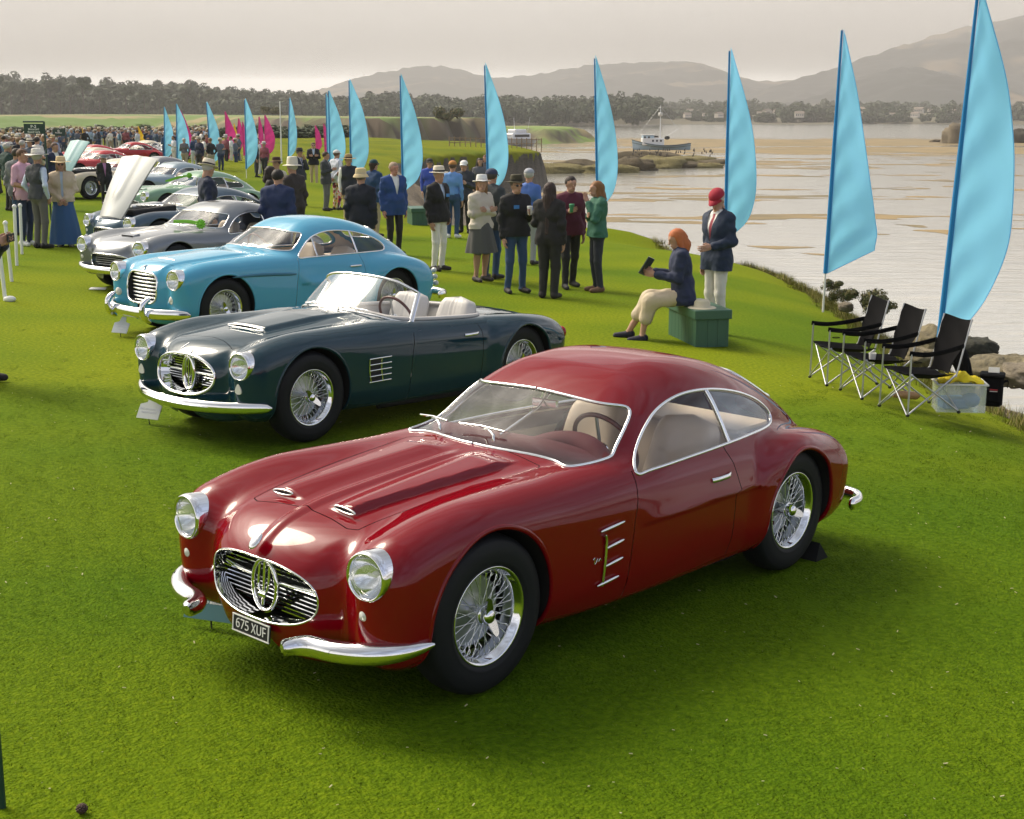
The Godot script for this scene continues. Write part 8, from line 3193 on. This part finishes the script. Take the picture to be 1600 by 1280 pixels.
	for q: Array in [[Vector3(-13.268, -0.499, -81.604), Vector3(-13.251, 3.244, -81.604), "tall white pole standing between the blue flags"], [Vector3(-18.619, -0.333, -87.982), Vector3(-18.499, 1.497, -87.982), "short white pole beside the yellow flag"]]:
		var m := MB.new()
		m.tube(PackedVector3Array([Vector3(0, -0.3, 0), q[1] - q[0]]), [0.045, 0.03], 8)
		solo("white_pole", m, M.white_paint, q[2], "pole", Transform3D(Basis(), q[0]))


func loft(rows: Array, closed := false) -> MB:  # skin through rows of points
	var m := MB.new()
	var w: int = rows[0].size()
	for r: Array in rows:
		for p: Vector3 in r:
			m.add(p, Vector3.UP)
	for r in rows.size() - 1:
		for k in w - (0 if closed else 1):
			var a := r * w + k
			var b := r * w + (k + 1) % w
			m.face(a, a + w, b + w)
			m.face(a, b + w, b)
	m.smooth()
	return m


func boats() -> void:
	var o := thing("fishing_boat", "pale blue wooden fishing boat with a tall mast, moored in the bay", "boat", Transform3D(Basis(Vector3.UP, 0.08), Vector3(31.666, -4.5, -300.403)))
	var rows: Array = []
	for k in 15:  # bow at -x
		var u := k / 14.0
		var x := lerpf(-6.1, 6.1, u)
		var w := 1.75 * pow(sin(PI * clampf(0.06 + u * 0.86, 0.0, 1.0)), 0.6) * (0.15 + 0.85 * smoothstep(0.0, 0.3, u))
		var sheer := 2.1 - 2.4 * u * (1.0 - u) * 1.35 - 0.75 * u
		var row: Array = []
		for j in 9:
			var a := PI * j / 8.0
			row.append(Vector3(x - 0.5 * (1.0 - u) * absf(cos(a)) * 0.6 + 0.4 * u * 0.0, lerpf(-0.6, sheer, pow(absf(cos(a)), 0.8)), w * cos(a)))
		rows.append(row)
	var hull := loft(rows)
	for k in hull.n.size():
		pass
	part(o, "hull", hull, M.boat_blue)
	var deck := MB.new()
	for k in 14:
		var a: Array = rows[k]
		var b: Array = rows[k + 1]
		deck.quad(a[0] + Vector3(0, -0.12, 0), a[8] + Vector3(0, -0.12, 0), b[8] + Vector3(0, -0.12, 0), b[0] + Vector3(0, -0.12, 0), Vector3.UP)
	part(o, "deck", deck, M.milky)
	for s in 2:
		var rail := MB.new()
		var line := PackedVector3Array()
		var strake := PackedVector3Array()
		for k in 15:
			line.append(rows[k][s * 8] + Vector3(0, 0.02, 0))
			strake.append(rows[k][s * 8].lerp(rows[k][4], 0.22) + Vector3(0, 0, 0.05 if s == 0 else -0.05))
		rail.tube(line, 0.07, 6)
		part(o, "gunwale", rail, M.boat_dark)
		rail = MB.new()
		rail.tube(strake, 0.045, 5)
		part(o, "rubbing_strake", rail, M.boat_dark)
	var c := MB.new()
	c.box(Vector3(-2.0, 1.7, 0), Vector3(4.6, 1.5, 2.2), Basis(), 0.1)
	part(o, "deckhouse", c, M.boat_white)
	c = MB.new()
	c.box(Vector3(-3.0, 2.55, 0), Vector3(2.4, 1.0, 2.0), Basis(), 0.1)
	part(o, "wheelhouse", c, M.boat_blue)
	c = MB.new()
	c.box(Vector3(-3.0, 3.1, 0), Vector3(2.7, 0.12, 2.3), Basis(), 0.03)
	part(o, "wheelhouse_roof", c, M.boat_white)
	for k in 5:
		c = MB.new()
		c.box(Vector3(-3.8 + k * 0.85, 1.9 if k > 1 else 2.6, 1.11 if k > 1 else 1.01), Vector3(0.4, 0.4, 0.03))
		part(o, "window", c, M.dark_glass)
	c = MB.new()
	c.tube(PackedVector3Array([Vector3(-0.4, 1.0, 0), Vector3(-0.4, 9.3, 0)]), [0.12, 0.05], 8)
	part(o, "mast", c, M.boat_white)
	c = MB.new()
	c.lathe(PackedVector2Array([Vector2(0.05, 0), Vector2(0.45, 0.1), Vector2(0.45, 0.8), Vector2(0.05, 0.9)]), Transform3D(Basis(), Vector3(-0.4, 6.9, 0)), 12)
	part(o, "crows_nest", c, M.milky)
	c = MB.new()
	c.tube(PackedVector3Array([Vector3(0.0, 2.2, 0), Vector3(3.5, 4.4, 0)]), 0.05, 6)
	part(o, "boom", c, M.boat_white)
	for k in 3:
		c = MB.new()
		c.tube(PackedVector3Array([Vector3(-0.4, 9.0, 0), [Vector3(-5.9, 2.2, 0), Vector3(5.8, 1.3, 0), Vector3(3.4, 4.4, 0)][k]]), 0.02, 4)
		part(o, "stay", c, M.alloy)
	c = MB.new()
	c.ell(Vector3(1.1, 2.5, 0), Vector3(0.6, 0.4, 0.5))
	c.box(Vector3(-1.6, 2.75, 0), Vector3(1.5, 0.35, 1.3), Basis(), 0.1)
	part(o, "deck_gear", c, M.black)
	o = thing("motor_yacht", "white motor yacht with flybridge half hidden behind a blue flag", "boat", Transform3D(Basis(Vector3.UP, 0.9), Vector3(0.918, -4.5, -339.774)))
	rows = []
	for k in 13:
		var u := k / 12.0
		var w := 2.1 * pow(sin(PI * clampf(0.05 + u * 0.7, 0.0, 1.0)), 0.6)
		var row: Array = []
		for j in 9:
			var a := PI * j / 8.0
			row.append(Vector3(lerpf(-6.5, 6.5, u), lerpf(-0.5, 1.9 - 0.5 * u, pow(absf(cos(a)), 0.7)), w * cos(a)))
		rows.append(row)
	part(o, "hull", loft(rows), M.boat_white)
	c = MB.new()
	c.box(Vector3(0.5, 2.2, 0), Vector3(7.0, 1.6, 3.2), Basis(), 0.25)
	part(o, "deckhouse", c, M.boat_white)
	c = MB.new()
	c.box(Vector3(0.5, 3.4, 0), Vector3(4.5, 1.1, 2.6), Basis(), 0.25)
	part(o, "flybridge", c, M.boat_white)
	for s: float in [1.0, -1.0]:
		c = MB.new()
		c.box(Vector3(0.4, 2.4, s * 1.61), Vector3(5.6, 0.6, 0.03))
		part(o, "window", c, M.dark_glass)
	c = MB.new()
	c.box(Vector3(4.02, 2.4, 0), Vector3(0.03, 0.7, 2.6))
	part(o, "window", c, M.dark_glass)
	c = MB.new()
	c.tube(PackedVector3Array([Vector3(-0.5, 3.9, 0), Vector3(-0.8, 6.6, 0)]), 0.06, 6)
	c.tube(PackedVector3Array([Vector3(2.6, 2.8, 1.4), Vector3(3.6, 6.8, 1.5)]), 0.03, 5)
	part(o, "mast", c, M.boat_white)


func stone(called: String, label: String, p: Vector3, r: Vector3, seed_: int, tint: Color, yaw := 0.0, group := "rocks by the lawn edge") -> void:
	var m := MB.new()
	m.ell(Vector3.ZERO, Vector3.ONE, Basis(), 30)
	for k in m.v.size():
		var d := m.v[k]
		var q := d * 1.3 + Vector3(seed_, 0, seed_ * 0.7)
		var n := 0.30 * fold_noise.get_noise_3d(q.x, q.y, q.z) + 0.18 * absf(fold_noise.get_noise_3d(q.x * 2.6, q.y * 2.6, q.z * 2.6)) + 0.06 * fold_noise.get_noise_3d(q.x * 8.0, q.y * 8.0, q.z * 8.0)
		var sq := d / maxf(maxf(absf(d.x), absf(d.y)), absf(d.z))
		m.v[k] = d.lerp(sq, 0.25) * (0.9 + n) * r
		m.c[k] = tint
	m.smooth()
	solo(called, m, M.rock, label, "rock", Transform3D(Basis(Vector3.UP, yaw), p), group)


func shore_things() -> void:
	var tan_ := Color(1.15, 1.0, 0.82)
	stone("boulder", "long dark smooth boulder behind the folding chairs, below the tallest flag", Vector3(5.994, -0.579, -18), Vector3(0.36, 0.17, 0.3), 3, Color(0.20, 0.24, 0.22), 0.2)
	stone("boulder", "pale brown rock just beyond the lawn edge left of the dark boulder", Vector3(5.648, -0.634, -18.6), Vector3(0.30, 0.28, 0.4), 5, tan_, 0.4)
	stone("boulder", "small tan rock under the tallest flag's pole", Vector3(5.232, -0.637, -17.6), Vector3(0.22, 0.14, 0.25), 8, tan_, 1.0)
	stone("boulder", "broad flat tan rock at the right edge behind the black bag", Vector3(5.933, -0.622, -16.6), Vector3(0.55, 0.20, 0.45), 11, tan_, -0.3)
	stone("boulder", "pale flat rock farthest to the right edge", Vector3(6.125, -0.596, -16.2), Vector3(0.4, 0.16, 0.35), 17, Color(1.5, 1.35, 1.15), 0.3)
	stone("boulder", "grey stone half buried in the bank beside the shrub", Vector3(5.039, -0.428, -20.942), Vector3(0.12, 0.08, 0.12), 21, Color(1.2, 1.2, 1.2), 0.0)
	stone("sea_rock", "big weathered rock standing in the bay left of the tallest flag", Vector3(117.953, -4.5, -372.272), Vector3(6.0, 5.6, 5.0), 31, Color(0.9, 0.88, 0.8), 0.0, "rocks standing in the bay")
	stone("sea_rock", "dark jagged rock in the bay right of the tallest flag", Vector3(136.62, -4.5, -381.387), Vector3(5.0, 3.6, 4.0), 37, Color(0.35, 0.36, 0.34), 0.5, "rocks standing in the bay")
	stone("sea_rock", "small low rock awash beside the big weathered one", Vector3(116.637, -4.5, -390.957), Vector3(2.0, 0.8, 1.6), 41, Color(0.5, 0.45, 0.35), 0.5, "rocks standing in the bay")
	# the reef with resting birds
	var n := 0
	for q: Array in [[Vector3(4.958, -4.5, -176.92), 5.0, 1.2, 3.0], [Vector3(8.592, -4.5, -181.068), 4.0, 1.5, 3.0], [Vector3(11.995, -4.5, -176.92), 4.5, 1.1, 2.0], [Vector3(15.498, -4.5, -185.413), 3.6, 1.7, 3.0], [Vector3(19.791, -4.5, -194.756), 4.6, 1.6, 4.0], [Vector3(23.31, -4.5, -194.756), 3.0, 0.9, 2.0], [Vector3(26.828, -4.5, -194.756), 2.6, 0.7, 1.5], [Vector3(21.732, -4.5, -229.38), 7.0, 1.5, 3.0], [Vector3(26.76, -4.5, -219.627), 5.0, 1.0, 3.0], [Vector3(30.43, -4.5, -210.664), 3.0, 0.7, 2.0]]:
		stone("reef_rock", ["weed covered golden reef rock low in the water", "dark wet reef rock low in the water"][n % 2] + [" nearest the bluff", " left of the fourth flag", " close to the shore side", " right of the fourth flag", " with birds in the middle", " east of the birds", " at the right tip", " under the fishing boat", " behind the right tip", " at the far right end"][n], q[0], Vector3(q[1], q[2], q[3]), 50 + n * 7, [Color(1.5, 1.15, 0.5), Color(0.55, 0.5, 0.36)][n % 2], 0.2, "reef rocks in the bay")
		n += 1
	var rng := RandomNumberGenerator.new()
	rng.seed = 9
	var bird: Node3D = null
	for k in 44:
		var d := rng.randf_range(205.0, 236.0)
		var x := (rng.randf_range(985.0, 1110.0) - 800.0) / 2183.0 * d
		var xf := Transform3D(Basis(Vector3.UP, rng.randf() * TAU), Vector3(x, -4.5 + rng.randf_range(1.0, 1.6), -d)) * Transform3D(Basis.from_scale(Vector3.ONE * 0.62), Vector3.ZERO)
		if bird == null:
			bird = thing("seabird", "small dark seabird resting on the reef", "bird", xf, "seabirds on the reef")
			var m := MB.new()
			m.ell(Vector3(0, 0.3, 0), Vector3(0.14, 0.30, 0.16), Basis(Vector3.RIGHT, 0.4), 10)
			m.tube(PackedVector3Array([Vector3(0, 0.5, 0.08), Vector3(0, 0.72, 0.16), Vector3(0, 0.78, 0.3)]), [0.07, 0.05, 0.02], 6)
			part(bird, "body", m, M.bird)
		else:
			copy(bird, xf, "small dark seabird resting on the reef")
	# rail fence along the back of the bluff
	var a: Vector3 = Vector3(-6.336, -0.714, -143.564)
	var b: Vector3 = Vector3(3.128, -1.007, -150.958)
	var fence := thing("rail_fence", "low brown rail fence along the grassy bluff", "fence", Transform3D())
	for k in 19:
		var m := MB.new()
		var p := a.lerp(b, k / 18.0)
		p.y = lawn_y(p.x, p.z)
		m.tube(PackedVector3Array([p + Vector3(0, -0.3, 0), p + Vector3(0, 1.15, 0)]), 0.055, 6)
		part(fence, "post", m, M.fence)
	for y: float in [0.55, 1.0]:
		var m := MB.new()
		m.tube(PackedVector3Array([Vector3(a.x, lawn_y(a.x, a.z) + y, a.z), Vector3(b.x, lawn_y(b.x, b.z) + y, b.z)]), 0.04, 6)
		part(fence, "rail", m, M.fence)
	# shrubs and rough grass on the bank
	rng.seed = 31
	for q: Array in [[Vector3(5.224, -0.429, -20.518), 0.34, "dark green shrub on the lawn edge left of the folding chairs"], [Vector3(5.247, -0.446, -21.828), 0.24, "low shrub beside the shrub by the second flag's foot"], [Vector3(5.233, -0.418, -19.709), 0.26, "brown tipped shrub nearest the folding chairs"], [Vector3(5.319, -0.466, -23.129), 0.20, "small shrub at the foot of the second tallest flag"], [Vector3(-13.46, 1.333, -300), 3.2, "dark round bush on the far headland's cliff edge"], [Vector3(-70.592, 2.94, -420), 3.0, "dark bush on the far fairway above the pink flags"]]:
		var o := thing("shrub", q[2], "shrub", Transform3D(Basis(), q[0]), "shrubs on the bank")
		var r: float = q[1]
		var stems := MB.new()
		for k in 9:
			stems.tube(PackedVector3Array([Vector3.ZERO, Vector3(rng.randf_range(-0.6, 0.6), 0.9, rng.randf_range(-0.6, 0.6)) * r]), [0.02 * r, 0.008 * r], 4)
		part(o, "stems", stems, M.bark)
		part(o, "foliage", clump(rng, 1500, Vector3(1.2, 0.7, 1.0) * r, 0.065 * r, [Color(0.035, 0.06, 0.018), Color(0.16, 0.13, 0.05)], 0.35), M.leaf, Transform3D(Basis(), Vector3(0, 0.5 * r, 0)))
	var tufts: Array = []
	for kind in 3:
		var m := MB.new()
		for k in 46:
			var o := Vector3(rng.randf_range(-0.1, 0.1), 0, rng.randf_range(-0.1, 0.1))
			var an := rng.randf() * TAU
			var w := Vector3(cos(an), 0, sin(an)) * 0.004
			var tip := o + Vector3(rng.randf_range(-0.08, 0.08), rng.randf_range(0.06, 0.17), rng.randf_range(-0.08, 0.08))
			m.col = Color(0.09, 0.14, 0.012).lerp(Color(0.30, 0.24, 0.10), rng.randf())
			var nn := Vector3(0, 0.8, 0.6).normalized()
			var i0 := m.add(o - w, nn)
			m.add(o + w, nn)
			m.add(tip, nn)
			m.face(i0, i0 + 1, i0 + 2)
		tufts.append(m.mesh())
	var places: Array = []
	for k in 16000:
		var z := -rng.randf_range(9.0, 48.0)
		var x := rng.randf_range(-2.0, 8.5)
		var s := shore.d(Vector2(x, z))
		if s > -0.5 + rng.randf() * 0.6 and s < 0.9 and rng.randf() < 0.8:
			places.append(Transform3D(Basis(Vector3.UP, rng.randf() * TAU).scaled(Vector3.ONE * rng.randf_range(0.6, 1.2)), Vector3(x, lawn_h(x, z) - 0.01, z)))
	scatter("rough_grass", "longer rough grass along the lawn's shore edge", tufts, places, M.blade)


func dev_ground() -> void:
	var m := MB.new()
	m.quad(Vector3(-60, 60 * 0.031 + 0.13, 10), Vector3(60, -60 * 0.031 + 0.13, 10), Vector3(60, -60 * 0.031 - 2.6, -200), Vector3(-60, 60 * 0.031 - 2.6, -200), Vector3.UP)
	struct("lawn", m, mat(lin(0.09, 0.17, 0.012), 0.9))


func dbg() -> void:
	for p: Vector2 in [Vector2(20, -80), Vector2(15, -60), Vector2(24, -100), Vector2(10, -40), Vector2(9, -20)]:
		print(p, " ", shore.d(p), " ", lawn_h(p.x, p.y), " ", ground_y(p.x, p.y), shore.lo, shore.hi)
